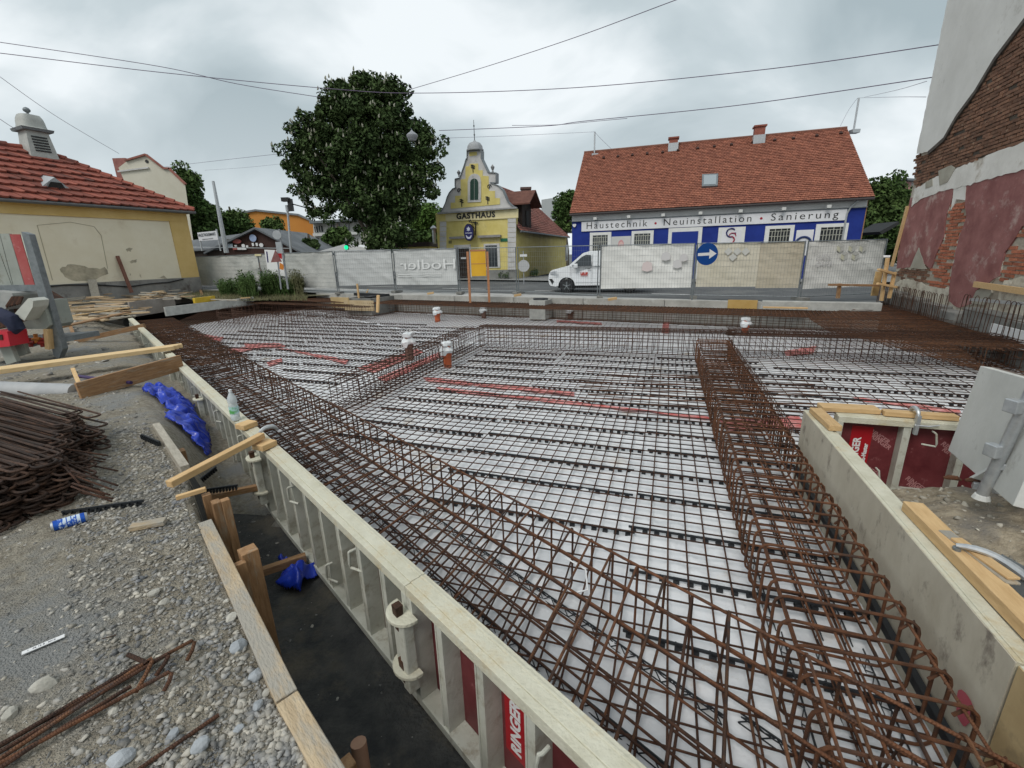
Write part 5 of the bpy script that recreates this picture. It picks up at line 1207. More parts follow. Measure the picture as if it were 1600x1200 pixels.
# door
mb = MB(); GF.pbox(mb, *c4(198,822), *c4(298,1020), 0, .07); dfm = mb.build('door_frame', GW, gh)
mb = MB(); GF.pbox(mb, *c4(216,838), *c4(288,1022), .07, .09); dr = mb.build('door', DKW, gh)
mb = MB(); GF.pbox(mb, *c4(172,772), *c4(300,785), 0, .30); mb.build('door_hood', mat('hood_grey', (.22,.21,.2), (.32,.31,.3), scale=4), gh)
mb = MB(); GF.pbox(mb, *c4(236,897), *c4(267,908), .09, .10); mb.build('notice', WHT, dr)
mb = MB(); GF.pbox(mb, *c4(375,815), *c4(470,962), 0, .06); fw_ = mb.build('window_frame', GW, gh)
mb = MB(); GF.pbox(mb, *c4(385,825), *c4(455,955), .06, .07); mb.build('pane', GLASS, fw_)
for k in range(3):
    mb = MB(); GF.pbox(mb, *c4(402+17*k,825), *c4(404+17*k,955), .07, .09); mb.build('window_bar', STEELD, fw_)
mb = MB(); GF.pbox(mb, *c4(344,764), *c4(478,778), 0, .32); mb.build('window_hood', bpy.data.materials['hood_grey'], gh)
for k in range(12):
    mb = MB(); GF.pbox(mb, *c4(362+9*k,783), *c4(366+9*k,803), 0, .04); mb.build('dentil', YT, gh)
mb = MB(); GF.pbox(mb, *c4(160,797), *c4(177,815), 0, .05); mb.build('wall_box', mat('box_olive', (.2,.18,.08)), gh)
gs = MB(); GF.pbox(gs, *c4(473,783), *c4(517,803), .0, .04); gso = gs.build('street_sign', mat('sign_green', (.015,.13,.06), rough=.4)); tag(gso, 'small green street sign on the yellow inn beside the window', 'sign')
# hanging oval sign
hs = thing('hanging_sign', 'blue oval inn sign hanging from a black wrought iron arm', 'sign', GF.P(*GF.loc(*c4(320,690)), .1))
a = GF.loc(*c4(323,690)); b = GF.loc(*c4(323,765))
mb = MB(); mb.beam(GF.P(a[0], a[1]+.1, .06), GF.P(b[0], b[1], .06), .06, .06); mb.beam(GF.P(a[0], a[1], .0), GF.P(a[0]-.05, a[1], 1.15), .06, .05); mb.beam(GF.P(a[0]-.2, a[1]+.05, .1), GF.P(a[0]+.2, a[1]-.02, .1), .05, .09)
mb.tube([GF.P(a[0], a[1]-.45, .06), GF.P(a[0]-.02, a[1]-.35, .35), GF.P(a[0]-.03, a[1]-.02, .7)], .025, 6); mb.tube([GF.P(a[0]-.04, a[1]+.02, .7), GF.P(a[0]-.05, a[1]+.17, .85), GF.P(a[0]-.05, a[1]+.03, 1.0), GF.P(a[0]-.05, a[1]+.15, 1.15)], .03, 6); mb.build('bracket', BLK, hs)
oc = GF.P(a[0]-.30, GF.loc(*c4(290,750))[1], .62); od = Vector((.93, -.37, 0)).normalized(); on = V(od.y, -od.x, 0); on = on if on.dot(-oc) > 0 else -on
def oval(rx, rz_, cz, d0, d1, m, nm, par=hs, a0=0, a1=360):
    mb = MB(); mb.prism([oc+od*(rx*math.cos(math.radians(a0+(a1-a0)*k/28)))+V(0,0,cz+rz_*math.sin(math.radians(a0+(a1-a0)*k/28)))+on*d0 for k in range(28)], on*(d1-d0)); return mb.build(nm, m, par)
NAVY = mat('sign_navy', (.012,.013,.10), (.02,.02,.14), scale=4, rough=.35)
oval(.40, .60, 0, -.09, .09, BLK, 'sign_case'); sf = oval(.36, .55, 0, .09, .10, NAVY, 'sign_face')
WHS = mat('sign_white', (.62,.64,.72), rough=.5)
mb = MB(); mb.prism([oc+od*x+V(0,0,z)+on*.10 for x, z in [(-.24,-.18),(-.18,-.2),(-.08,-.32),(.08,-.32),(.18,-.2),(.24,-.18),(.2,-.34),(.1,-.45),(-.1,-.45),(-.2,-.34)]], on*.01); mb.build('sign_mark', WHS, sf)
mb = MB(); mb.prism([oc+od*x+V(0,0,z)+on*.10 for x, z in [(0,.42),(.06,.32),(.15,.30),(.1,.22),(.14,.12),(.03,.14),(-.03,.06),(-.05,.14),(-.15,.12),(-.1,.22),(-.15,.30),(-.05,.32)]], on*.01); mb.build('sign_mark', WHS, sf)
text('PUNTIGAMER', .1, WHS, sf, oc-od*.28+V(0,0,-.08)+on*.11, od, V(0,0,1), 'lettering', depth=.003, bold=.003, width=.56)
# side wing
SA = GF.P(wL-.02, 0, -.1); bd = -GF.Y; SB = SA+bd*17.5
SF = Facade(SA, SB)
if (SF.B-SF.A).dot(bd) < 0: pass
ze = SF.loc(*c4(590, 730))[1]
mb = MB(); inn = GF.X*-6.0
mb.prism([SA+V(0,0,gz), SB+V(0,0,gz), SB+inn+V(0,0,gz), SA+inn+V(0,0,gz)], V(0,0,ze-gz)); mb.build('side_wing_wall', YW, gh)
zr = ze+3.7
# roof planes as tile courses
def tile_roof(par, E0_, E1_, R0_, R1_, course, tw, m, name='roof_tiles', th=.03, lim=None, scallop=False, parts=False):
    """E0-E1 eave, R0-R1 ridge; each tile is its own overlapping piece"""
    E0_, E1_, R0_, R1_ = map(Vector, (E0_, E1_, R0_, R1_)); up_ = ((R0_+R1_)/2-(E0_+E1_)/2); n_ = max(1, int(up_.length/course)); nrm = (E1_-E0_).cross(up_).normalized()
    if nrm.z < 0: nrm = -nrm
    mb = MB(); out_ = []
    for i in range(n_):
        a0, a1 = i/n_, min(1, (i+1.25)/n_)
        L0, Rr0 = E0_.lerp(R0_, a0), E1_.lerp(R1_, a0); L1, Rr1 = E0_.lerp(R0_, a1), E1_.lerp(R1_, a1)
        w = (Rr0-L0).length; k = max(1, int(w/tw)); off = .5 if i % 2 else 0
        for j in range(-1, k+1):
            f0, f1 = max(0, (j+off)/k), min(1, (j+1+off)/k)
            if f1-f0 < .15/k: continue
            g0 = .04/k; p = [L0.lerp(Rr0, f0+g0), L0.lerp(Rr0, f1-g0), L1.lerp(Rr1, f1-g0), L1.lerp(Rr1, f0+g0)]
            h0 = nrm*(th*1.6+random.uniform(0, th*.5)); h1 = nrm*(th*.35)
            lo = [p[0]+h0-nrm*th, p[1]+h0-nrm*th, p[2]+h1-nrm*th, p[3]+h1-nrm*th]; hi = [p[0]+h0, p[1]+h0, p[2]+h1, p[3]+h1]
            if scallop:
                d = (p[3]-p[0]).normalized(); mid = (hi[0]+hi[1])/2-d*course*.16; midl = (lo[0]+lo[1])/2-d*course*.16
                vs = [hi[0], hi[0].lerp(hi[1],.25)-d*course*.12, mid, hi[0].lerp(hi[1],.75)-d*course*.12, hi[1], hi[2], hi[3], lo[0], lo[0].lerp(lo[1],.25)-d*course*.12, midl, lo[0].lerp(lo[1],.75)-d*course*.12, lo[1]]
                fs = [(0,1,2,3,4,5,6)]+[(q, q+1, q+8, q+7) for q in range(4)]+[(4,5,11),(6,0,7)]
            else:
                vs = hi+lo; fs = [(0,1,2,3),(0,1,5,4),(1,2,6,5),(3,0,4,7)]
            if parts and len(out_) < 290:
                q = MB(); q.add(vs, fs); out_.append(q)
            else: mb.add(vs, fs)
    for q in out_: q.build('roof_tile', m, par)
    if mb.v:
        o = mb.build(name, m, par); o['kind'] = 'stuff'
    return n_
over = GF.X*.35+V(0,0,-.12)
e0 = SA+over+V(0,0,ze); e1 = SB+over+V(0,0,ze); r0 = SA+GF.X*-3.0+V(0,0,zr); r1 = SA+bd*12.5+GF.X*-3.0+V(0,0,zr)
und = MB(); und.prism([e0, e1, r1, r0], (0,0,-.1)); und.build('roof_deck', DKW, gh)
tile_roof(gh, e0, e1, r0, r1, .26, .24, TILED)
e2 = SB+inn-over+V(0,0,ze-.12*0)
und = MB(); und.prism([SA+inn-GF.X*.3+V(0,0,ze-.1), SB+inn-GF.X*.3+V(0,0,ze-.1), r1, r0], (0,0,-.08)); und.build('roof_deck', TILED, gh)
mb = MB(); mb.tube([e0+V(0,0,-.05), e1+V(0,0,-.05)], .07, 8); mb.build('gutter', STEELD, gh)
# dark dormer behind the gable
DF = Facade(SA+bd*1.6+GF.X*-.05, SA+bd*4.2+GF.X*-.05)
zd0, zd1 = SF.loc(*c4(660, 640))[1], SF.loc(*c4(655, 560))[1]
mb = MB(); ba = SA+bd*1.2+GF.X*.1; mb.prism([ba+V(0,0,ze+.1), ba+bd*2.4+V(0,0,ze+.1), ba+bd*2.4+V(0,0,ze+1.75), ba+bd*1.2+V(0,0,ze+2.35), ba+V(0,0,ze+1.75)], GF.X*-2.6); dm = mb.build('dormer', DKW, gh)
mb = MB(); q = ba+bd*.9+GF.X*.01; mb.prism([q+V(0,0,ze+.35), q+bd*.6+V(0,0,ze+.35), q+bd*.6+V(0,0,ze+1.4), q+V(0,0,ze+1.4)], GF.X*.05); mb.build('shutter', mat('shutter_dark', (.03,.03,.028)), dm)
rd = ba+bd*1.2+GF.X*.75+V(0,0,ze+2.75)
mb = MB()
for s_ in (-1, 1):
    mb.prism([rd, rd+bd*(1.75*s_)+V(0,0,-1.05), rd+bd*(1.75*s_)+V(0,0,-1.05)+GF.X*-3.9, rd+GF.X*-3.9], (0,0,.09))
mb.build('dormer_roof', mat('dormer_tile', (.10,.04,.03), (.16,.07,.05), scale=3, rough=.9), dm)
mb = MB(); q = rd+GF.X*-1.0+bd*.7; mb.box(q.x-.35, q.x+.35, q.y-.3, q.y+.3, q.z-.8, q.z+.35); mb.box(q.x-.42, q.x+.42, q.y-.37, q.y+.37, q.z+.25, q.z+.4); mb.build('chimney', mat('chimney_dark', (.10,.06,.05), (.15,.09,.08), scale=4), gh)
wq = MB(); a = SF.loc(*c4(875, 825)); SF.box(wq, a[0]-1.0, a[0]+.2, a[1]-1.6, a[1]+.05, 0, .06); wo = wq.build('window_frame', GW, gh); wq = MB(); SF.box(wq, a[0]-.85, a[0]+.05, a[1]-1.5, a[1]-.08, .06, .08); wq.build('pane', GLASS, wo)
# round white sign near the inn corner
rs = thing('round_sign', 'white round traffic sign with small plate seen from behind, right of the inn corner', 'sign', (1.1, 29, rz(1)-.1)); q = at(*c4(612, 950), 29); 
mb = MB(); mb.cyl(V(q.x, 29.05, rz(1)-.1), V(q.x, 29.05, q.z+.9), .03, 8); mb.build('pole', STEELG, rs)
mb = MB(); mb.cyl(V(q.x, 29, q.z), V(q.x, 28.97, q.z), .36, 24); mb.build('disc', mat('sign_back', (.5,.5,.5), rough=.5), rs)
mb = MB(); mb.box(q.x-.22, q.x+.22, 28.97, 29, q.z+.55, q.z+.7); mb.build('plate', WHT, rs)
# yellow outbuilding left of the inn
ob = thing('outbuilding', 'low yellow outbuilding with dark flat roof left of the inn', 'building', (-8.5, 37.5, -.1))
q0 = at(655, 385, 37.5); mb = MB(); mb.box(-8.6, -6.2, 37.2, 41, -.2, at(670,385,37.2).z); mb.build('wall', YW, ob)
mb = MB(); mb.box(-8.9, -6.15, 36.9, 41.2, at(670,385,37.2).z+.002, at(670,378,37.2).z); mb.build('roof', DKW, ob)
mb = MB(); q = at(676,360,37.5); mb.cyl(V(q.x, 38, q.z-1), V(q.x, 38, q.z+.1), .14, 10); mb.lathe([(.14,0),(.26,.05),(.26,.12),(.05,.3)], (q.x, 38, q.z+.1), 10); mb.build('chimney_pipe', STEELG, ob)

# ---- blue shop
BW = mat('facade_blue', (.006,.022,.19), (.012,.035,.25), scale=.8, rough=.8, bump=.15, bscale=20)
FRZ = mat('frieze_white', (.60,.60,.60), (.70,.70,.70), scale=1, rough=.8)
SGN = mat('signboard_white', (.66,.66,.68), (.74,.74,.76), scale=.6, rough=.6)
FRM = mat('window_frame_white', (.66,.66,.64), (.74,.74,.72), scale=3, rough=.7)
BF = Facade((4.55, 33.3), (21.15, 28.05)); bl = thing('shop_building', 'long blue shop with steep red tiled roof and white lettered sign board', 'building', (13, 33, -.5)); bL = (BF.B-BF.A).length
zE = BF.loc(1130, 322)[1]; zE = 4.15
mb = MB(); BF.box(mb, 0, bL, -.7, zE, -11.5, 0); mb.build('wall', BW, bl)
xl, zl = BF.loc(909,345); xr, _ = BF.loc(1322,335); z0s = BF.loc(1115,361)[1]; 
zs0 = (BF.loc(909,361)[1]+BF.loc(1320,345)[1])/2; zs1 = (BF.loc(909,345.5)[1]+BF.loc(1322,326.5)[1])/2
mb = MB(); BF.box(mb, 0, bL, zs1+.03, zE, 0, .06); mb.build('frieze', FRZ, bl)
mb = MB(); BF.box(mb, -.02, bL+.02, zs1+.0, zs1+.05, .06, .14); mb.build('lamp_rail', STEELD, bl)
mb = MB(); BF.box(mb, xl, xr, zs0, zs1-.02, 0, .08); sb = mb.build('sign_board', SGN, bl)
hh = zs1-zs0
def sgt(s_, u0, u1):
    a_, b_ = BF.loc(u0, 350)[0], BF.loc(u1, 340)[0]; text(s_, hh*.92, BLK, sb, BF.P(a_, zs0+hh*.24, .085), BF.X, V(0,0,1), 'lettering', depth=.004, bold=-.002, space=1.3, width=b_-a_)
sgt('Haustechnik', 917, 1012); sgt('Neuinstallation', 1037, 1174); sgt('Sanierung', 1203, 1309)
DOT = mat('dot_red', (.35,.01,.03), rough=.4)
for u in (1024.5, 1188.5):
    a_ = BF.loc(u, 346)[0]; mb = MB(); mb.cyl(BF.P(a_, zs0+hh*.48, .08), BF.P(a_, zs0+hh*.48, .092), .075, 14); mb.build('dot', DOT, sb)
for u in (931, 983, 1036, 1093.5, 1155, 1221, 1290):
    a_ = BF.loc(u, 335)[0]; mb = MB(); mb.beam(BF.P(a_, zs1+.12, .06), BF.P(a_, zs1+.22, .35), .03, .03); lp = mb.build('lamp_arm', STEELD, bl); mb = MB(); BF.box(mb, a_-.11, a_+.11, zs1+.05, zs1+.22, .30, .46); mb.build('lamp_head', mat('lamp_white', (.6,.6,.58), rough=.4) if 'lamp_white' not in bpy.data.materials else bpy.data.materials['lamp_white'], lp)
zw = 1.15
def shopwin(o, i, grille=True):
    x0, x1 = BF.loc(o[0], 375)[0], BF.loc(o[2], 375)[0]; z1 = BF.loc((o[0]+o[2])/2, o[1])[1]; mb = MB(); a0, a1 = BF.loc(i[0], 378)[0], BF.loc(i[2], 378)[0]; zi = BF.loc((i[0]+i[2])/2, i[1])[1]
    for q in ((x0, a0, zw-.15, z1), (a1, x1, zw-.15, z1), (a0, a1, zi, z1), (a0, a1, zw-.15, zw)): BF.box(mb, *q, 0, .07)
    f = mb.build('window', FRM, bl); mb = MB(); BF.box(mb, a0, a1, zw, zi, .005, .015); mb.build('pane', GLASS, f)
    mb = MB()
    n_ = 7
    for k in range(1, n_): 
        x = a0+(a1-a0)*k/n_; BF.box(mb, x-.018, x+.018, zw, zi-(.12 if k % 2 else 0), .035, .055)
    for zz in (zi-.14, zi-.45, zi-.9): BF.box(mb, a0, a1, zz-.015, zz+.015, .03, .04)
    mb.build('window_grille', mat('grille_cream', (.42,.42,.36), rough=.6) if 'grille_cream' not in bpy.data.materials else bpy.data.materials['grille_cream'], f)
shopwin((*c5(247,732), *c5(380,0)), (*c5(265,750), *c5(358,0))); shopwin((*c5(506,722), *c5(643,0)), (*c5(523,740), *c5(622,0)))
shopwin((*c6(174,690), *c6(354,0)), (*c6(200,710), *c6(328,0))); shopwin((*c6(487,678), *c6(686,0)), (*c6(517,700), *c6(657,0)))
def plate(nm, m, u0, v, u1, z0, d0, d1, par=bl):
    x0, x1 = BF.loc(u0, 375)[0], BF.loc(u1, 375)[0]; z1 = BF.loc((u0+u1)/2, v)[1]; mb = MB(); BF.box(mb, x0, x1, z0, z1, d0, d1); return mb.build(nm, m, par)
g0 = plate('gate_frame', FRM, c5(735,0)[0], c5(0,703)[1], c5(944,0)[0], -.6, 0, .07); plate('gate', mat('gate_blue', (.008,.03,.24), rough=.4), c5(757,0)[0], c5(0,728)[1], c5(920,0)[0], -.6, .07, .10, g0)
lg = plate('logo_frame', FRM, c5(1045,0)[0], c5(0,700)[1], c5(1211,0)[0], -.6, 0, .07); plate('logo_board', SGN, c5(1067,0)[0], c5(0,718)[1], c5(1188,0)[0], 0.2, .07, .09, lg)
a_ = BF.loc(*c5(1125,757)); 
def arc_tube(cx_, cz_, r, a0, a1, w, m, par, d=.10):
    mb = MB(); mb.tube([BF.P(cx_+r*math.cos(math.radians(a0+(a1-a0)*k/16)), cz_+r*math.sin(math.radians(a0+(a1-a0)*k/16)), d) for k in range(17)], w, 6); return mb.build('logo_mark', m, par)
arc_tube(a_[0], a_[1]+.22, .26, 40, 300, .045, NAVY, lg); arc_tube(a_[0]+.03, a_[1]-.22, .20, 100, -80, .045, DOT, lg); arc_tube(a_[0]+.1, a_[1]+.0, .2, 0, 180, .03, DOT, lg)
mb = MB(); BF.box(mb, a_[0]+.0, a_[0]+.3, a_[1]+.15, a_[1]+.22, .09, .11); mb.build('logo_mark', NAVY, lg)
po = plate('poster', mat('poster_grey', (.52,.52,.50), (.6,.6,.58), scale=2), c5(381,0)[0], c5(0,757)[1], c5(503,0)[0], 1.0, 0, .03)
a_ = BF.loc(*c5(441,815)); mb = MB(); mb.prism([BF.P(a_[0]+.2*math.cos(t_), a_[1]+.38*math.sin(t_), .03) for t_ in [k*math.pi/10 for k in range(20)]], BF.Y*.01); mb.build('poster_figure', mat('poster_pink', (.55,.22,.24), (.62,.36,.36), scale=3), po)
mb = MB(); mb.prism([BF.P(a_[0]+.17*math.cos(t_), a_[1]-.03+.30*math.sin(t_), .04) for t_ in [k*math.pi/10 for k in range(20)]], BF.Y*.004); mb.build('poster_figure', mat('poster_skin', (.62,.40,.37), (.68,.48,.44), scale=3), po)
po = plate('poster', SGN, c6(371,0)[0], c6(0,717)[1], c6(478,0)[0], 1.0, 0, .03); a_ = BF.loc(*c6(418,800)); arc_tube(a_[0], a_[1]-.05, .42, 10, 170, .07, mat('poster_navy', (.02,.04,.13)), po, .04)
ak = MB(); a_ = BF.loc(*c5(151,690)); ak.prism([BF.P(a_[0]+x, a_[1]+z, .01) for x, z in [(-.11,.1),(.11,.1),(.13,.02),(.05,-.1),(-.05,-.1),(-.13,.02)]], BF.Y*.1); ak.build('alarm_box', FRM, bl)
mb = MB(); mb.tube([BF.P(bL-.55, zE-.1, .3), BF.P(bL-.8, zE-.4, .12), BF.P(bL-.95, zE-.8, .08), BF.P(bL-1.0, -.5, .08)], .055, 8); mb.build('downpipe', STEELG, bl, smooth=True)
mb = MB(); BF.box(mb, bL, bL+.05, -.6, zE, -.35, .02); mb.build('corner_board', WOODB, bl)
RH = 6.0; zR = None
e0 = BF.P(-.12, zE+.02, .38); e1 = BF.P(bL+.2, zE+.02, .38); 
rp = BF.P(-.12, 0, -RH); zR = zfor(rp.x, rp.y, 242.5); rp2 = BF.P(bL+.2, 0, -RH); zR2 = zfor(rp2.x, rp2.y, 196); zRm = (zR+zR2)/2
r0 = BF.P(-.12, zRm, -RH); r1 = BF.P(bL+.2, zRm, -RH)
mb = MB(); mb.prism([e0, e1, r1, r0], (0,0,-.12)); mb.build('roof_deck', DKW, bl)
b0 = BF.P(-.12, zE, -RH*2); b1 = BF.P(bL+.2, zE, -RH*2); mb = MB(); mb.prism([b0, b1, r1, r0], (0,0,-.12)); mb.build('roof_back', TILE, bl)
for x in (0.02, bL-.02):
    mb = MB(); mb.prism([BF.P(x, zE, -.02), BF.P(x, zE, -11.4), BF.P(x, zRm-.25, -RH)], BF.X*(.2 if x < 1 else -.2)); mb.build('gable_wall', FRZ if x < 1 else BW, bl)
tile_roof(bl, e0, e1, r0, r1, .20, .20, TILE, th=.035, scallop=False)
mb = MB(); mb.tube([e0+V(0,0,-.08), e1+V(0,0,-.08)], .075, 8); mb.build('gutter', mat('gutter_dark', (.06,.05,.05)), bl)
mb = MB(); mb.tube([r0+V(0,0,.03), r1+V(0,0,.03)], .09, 8); mb.build('ridge_cap', mat('ridge_dark', (.16,.07,.05), (.22,.1,.07), scale=4), bl)
def roofpt(u, v): # point on the roof plane along a sight line
    n_ = (e1-e0).cross(r0-e0).normalized(); d = Vector(ray(u, v)); o = V(0,0,EYE); t_ = (e0-o).dot(n_)/d.dot(n_); return o+d*t_, n_ if n_.z > 0 else -n_
for u, v in [c5(333,277), c5(421,268), c5(512,260), c5(604,252), c5(700,243), c5(797,231), c5(919,218), c5(1023,207), c5(1130,195), c6(103,180), c6(240,167), c6(357,157), c6(503,140), c6(654,124)]:
    p, n_ = roofpt(u, v); mb = MB(); rd_ = (r0-e0).normalized(); q = [p-BF.X*.1+n_*.03, p+BF.X*.1+n_*.03, p+BF.X*.06+rd_*.2+n_*.03, p-BF.X*.06+rd_*.2+n_*.03]; mb.prism(q, n_*.12); mb.build('vent_tile', mat('vent_dark', (.05,.025,.02)) if 'vent_dark' not in bpy.data.materials else bpy.data.materials['vent_dark'], bl)
cs = [roofpt(*c5(*p))[0] for p in ((947,382),(1047,378),(1043,453),(945,458))]; n_ = roofpt(*c5(1000,420))[1]
mb = MB(); mb.prism([c+n_*.02 for c in cs], n_*.14); sk = mb.build('skylight', STEELD, bl)
cc = sum(cs, V(0,0,0))/4; mb = MB(); mb.prism([cc+(c-cc)*.78+n_*.165 for c in cs], n_*.01); mb.build('pane', mat('skylight_pane', (.30,.34,.36), rough=.15), sk)
for u, v, w in ((*c5(768,170), .7), (*c6(137,104), .75)):
    x = BF.loc(u, v, -RH)[0]; p = BF.P(x, zRm-.6, -RH+.5); t0 = BF.loc(u, 220 if u < 1100 else 202, -RH)[1]
    mb = MB(); mb.prism([p+BF.X*a+BF.Y*b for a, b in ((-w/2+.05,-.3),(w/2-.05,-.3),(w/2-.05,.3),(-w/2+.05,.3))], V(0,0,t0-p.z)); ch = mb.build('chimney', mat('chimney_brick', (.22,.07,.05), (.3,.11,.08), scale=3, rough=.9) if 'chimney_brick' not in bpy.data.materials else bpy.data.materials['chimney_brick'], bl)
    mb = MB(); mb.prism([p+BF.X*a+BF.Y*b+V(0,0,t0-p.z) for a, b in ((-w/2-.03,-.38),(w/2+.03,-.38),(w/2+.03,.38),(-w/2-.03,.38))], V(0,0,.1)); mb.build('chimney_cap', bpy.data.materials['chimney_brick'], ch)
    mb = MB(); mb.prism([p+BF.X*a+BF.Y*b for a, b in ((-w/2,-.35),(w/2,-.35),(w/2,.36),(-w/2,.36))], V(0,0,.55)); mb.build('chimney_flashing', STEELG, ch)
masts = []
for (u, vt, vb, du) in ((929,206,246,0), (1340,153,207,0)):
    x = BF.loc(u-(8 if u > 1000 else 0), vb, -RH)[0]; p = BF.P(x, zRm-.3, -RH+.15); zt_ = zfor(p.x, p.y, vt); mb = MB(); mb.cyl(p, V(p.x, p.y, zt_), .06, 8); mb.box(p.x-.25, p.x+.25, p.y-.3, p.y+.1, p.z-.1, p.z+.12); ms = mb.build('roof_mast', STEELG); tag(ms, ('left' if u < 1000 else 'right')+' pale metal wire mast standing on the red tiled roof', 'mast'); masts.append(V(p.x, p.y, zt_))

# ---- cream building left
CR = mat('plaster_cream', (.74,.66,.50), (.80,.73,.58), scale=.8, rough=.9, c3=(.67,.58,.43), s3=.9, t3=.64, bump=.15, bscale=12)
OCH = mat('plaster_ochre', (.60,.41,.15), (.68,.49,.21), scale=1, rough=.9)
LF = Facade((-18.5, 27.6), (-21.75, 20.7)); cb = thing('cream_building', 'cream plastered building with ochre edges, red tiled roof and louvred roof turret', 'building', (-24, 23, -.4)); 
zEv = (zfor(-18.5, 27.6, 332)+LF.loc(2, 311)[1])/2
mb = MB(); body = [LF.P(0,0), LF.P(22,0), LF.P(22,0,-8), LF.P(0,0,-8)]; mb.prism([p+V(0,0,-.6) for p in body], (0,0,zEv+.6)); mb.build('wall', CR, cb)
zpl = LF.loc(230, 437)[1]
mb = MB(); LF.box(mb, -.03, 22, -.6, zpl, 0, .06); mb.build('wall_base', mat('base_patchy', (.18,.175,.17), (.30,.29,.27), scale=.9, rough=.95, c3=(.12,.10,.09), s3=1.2, t3=.58), cb)
mb = MB(); LF.box(mb, -.03, .95, zpl, zEv-.55, 0, .05); mb.build('corner_pilaster', OCH, cb)
mb = MB(); LF.box(mb, -.03, 22, zEv-.55, zEv, 0, .07); LF.box(mb, -.05, 22, zEv-.12, zEv, .07, .22); mb.build('eaves_band', OCH, cb)
# blind niche outline and worn patches (real relief)
mb = MB(); q = [LF.loc(*p) for p in [(82,438),(58,352),(110,347),(147,354),(158,368),(168,420)]]
for a, b in zip(q[:-1], q[1:]): mb.beam(LF.P(a[0], a[1], .004), LF.P(b[0], b[1], .004), .02, .02, up=LF.Y)
mb.build('plaster_crack', mat('crack', (.38,.33,.24)), cb)
PT = mat('worn_plaster', (.30,.27,.20), (.54,.47,.35), scale=2.2, rough=.95)
for k, pts in enumerate([[(92,420),(105,414),(120,413),(150,420),(165,418),(168,428),(150,436),(120,440),(100,432)], [(196,389),(206,387),(205,393),(198,393)], [(202,408),(213,406),(212,410),(203,411)], [(246,434),(255,430),(262,437)], [(202,428),(205,428),(204,430)], [(218,428),(220,430),(219,433)]]):
    q = [LF.loc(*p) for p in pts]; cx_ = sum(a[0] for a in q)/len(q); cz_ = sum(a[1] for a in q)/len(q); pp = []
    for i in range(len(q)):
        a, b = q[i], q[(i+1) % len(q)]
        for t_ in (0, .33, .66): pp.append((a[0]*(1-t_)+b[0]*t_+J(.05), a[1]*(1-t_)+b[1]*t_+J(.04)))
    mb = MB(); LF.lpoly(mb, pp, .0, .006); mb.build('worn_patch', PT, cb)
# roof
Bd = -LF.Y; half = 4.0; Rp = LF.P(half+.0, 0, -half); zRg = zfor(Rp.x, Rp.y, 237); rr0 = LF.P(half, zRg, -half); rr1 = LF.P(22, zRg, -half)
ee0 = LF.P(-.35, zEv+.02, .35); ee1 = LF.P(22, zEv+.02, .35); eb0 = LF.P(-.35, zEv+.02, -8.35)
for q in ([ee0, ee1, rr1, rr0], [ee0, rr0, eb0], [eb0, rr0, rr1, LF.P(22, zEv, -8.35)]):
    mb = MB(); mb.prism(q, (0,0,-.1)); mb.build('roof_deck', DKW, cb)
TILEL = mat('roof_tile_left', (.20,.055,.04), (.33,.10,.065), scale=1.2, rough=.8, rnd=.26, c3=(.12,.045,.035), s3=.6, t3=.55)
end = LF.P(9.3, 0, 0)
def lerpE(s_): return LF.P(s_, zEv+.02, .35)
tile_roof(cb, ee0, LF.P(10.5, zEv+.02, .35), rr0, LF.P(10.5, zRg, -half), .60, .40, TILEL, th=.085, scallop=True, parts=True)
tile_roof(cb, LF.P(10.5, zEv+.02, .35), LF.P(16, zEv+.02, .35), LF.P(10.5, zRg, -half), LF.P(16, zRg, -half), .60, .40, TILEL, th=.085, scallop=True)
mb = MB()
for a, b in ((ee0, rr0), (rr0, rr1)):
    n_ = 14
    for k in range(n_):
        p, q = a.lerp(b, k/n_), a.lerp(b, (k+1.15)/n_); mb.tube([p+V(0,0,.10), q+V(0,0,.06)], [.15,.11], 8)
mb.build('ridge_tile', TILEL, cb)
mb = MB(); mb.tube([ee0+V(0,0,-.06)+LF.Y*.05, ee1+V(0,0,-.06)+LF.Y*.05], .08, 8); mb.build('gutter', mat('gutter_grey', (.12,.12,.12), rough=.5), cb)
def cream_pt(u, v):
    n_ = (ee1-ee0).cross(rr0-ee0).normalized(); n_ = n_ if n_.z > 0 else -n_; d = Vector(ray(u, v)); o = V(0,0,EYE); return o+d*((ee0-o).dot(n_)/d.dot(n_)), n_
p, n_ = cream_pt(88, 297); up_ = (rr0-ee0).cross(LF.X).normalized()
dn = (rr1-LF.P(22, zEv+.02, .35)).normalized()
mb = MB(); h_ = p+V(0,0,.55)+LF.Y*.15; mb.add([p-LF.X*.55+n_*.08, p+LF.X*.55+n_*.08, h_, p+dn*1.3+n_*.05], [(0,1,2),(0,2,3),(1,3,2)]); vm = mb.build('roof_vent', STEELG, cb)
mb = MB(); mb.add([p-LF.X*.32+n_*.1+LF.Y*.06, p+LF.X*.32+n_*.1+LF.Y*.06, p+LF.X*.2+n_*.1+V(0,0,.24)+LF.Y*.12, p-LF.X*.2+n_*.1+V(0,0,.24)+LF.Y*.12], [(0,1,2,3)]); mb.build('vent_opening', BLK, vm)
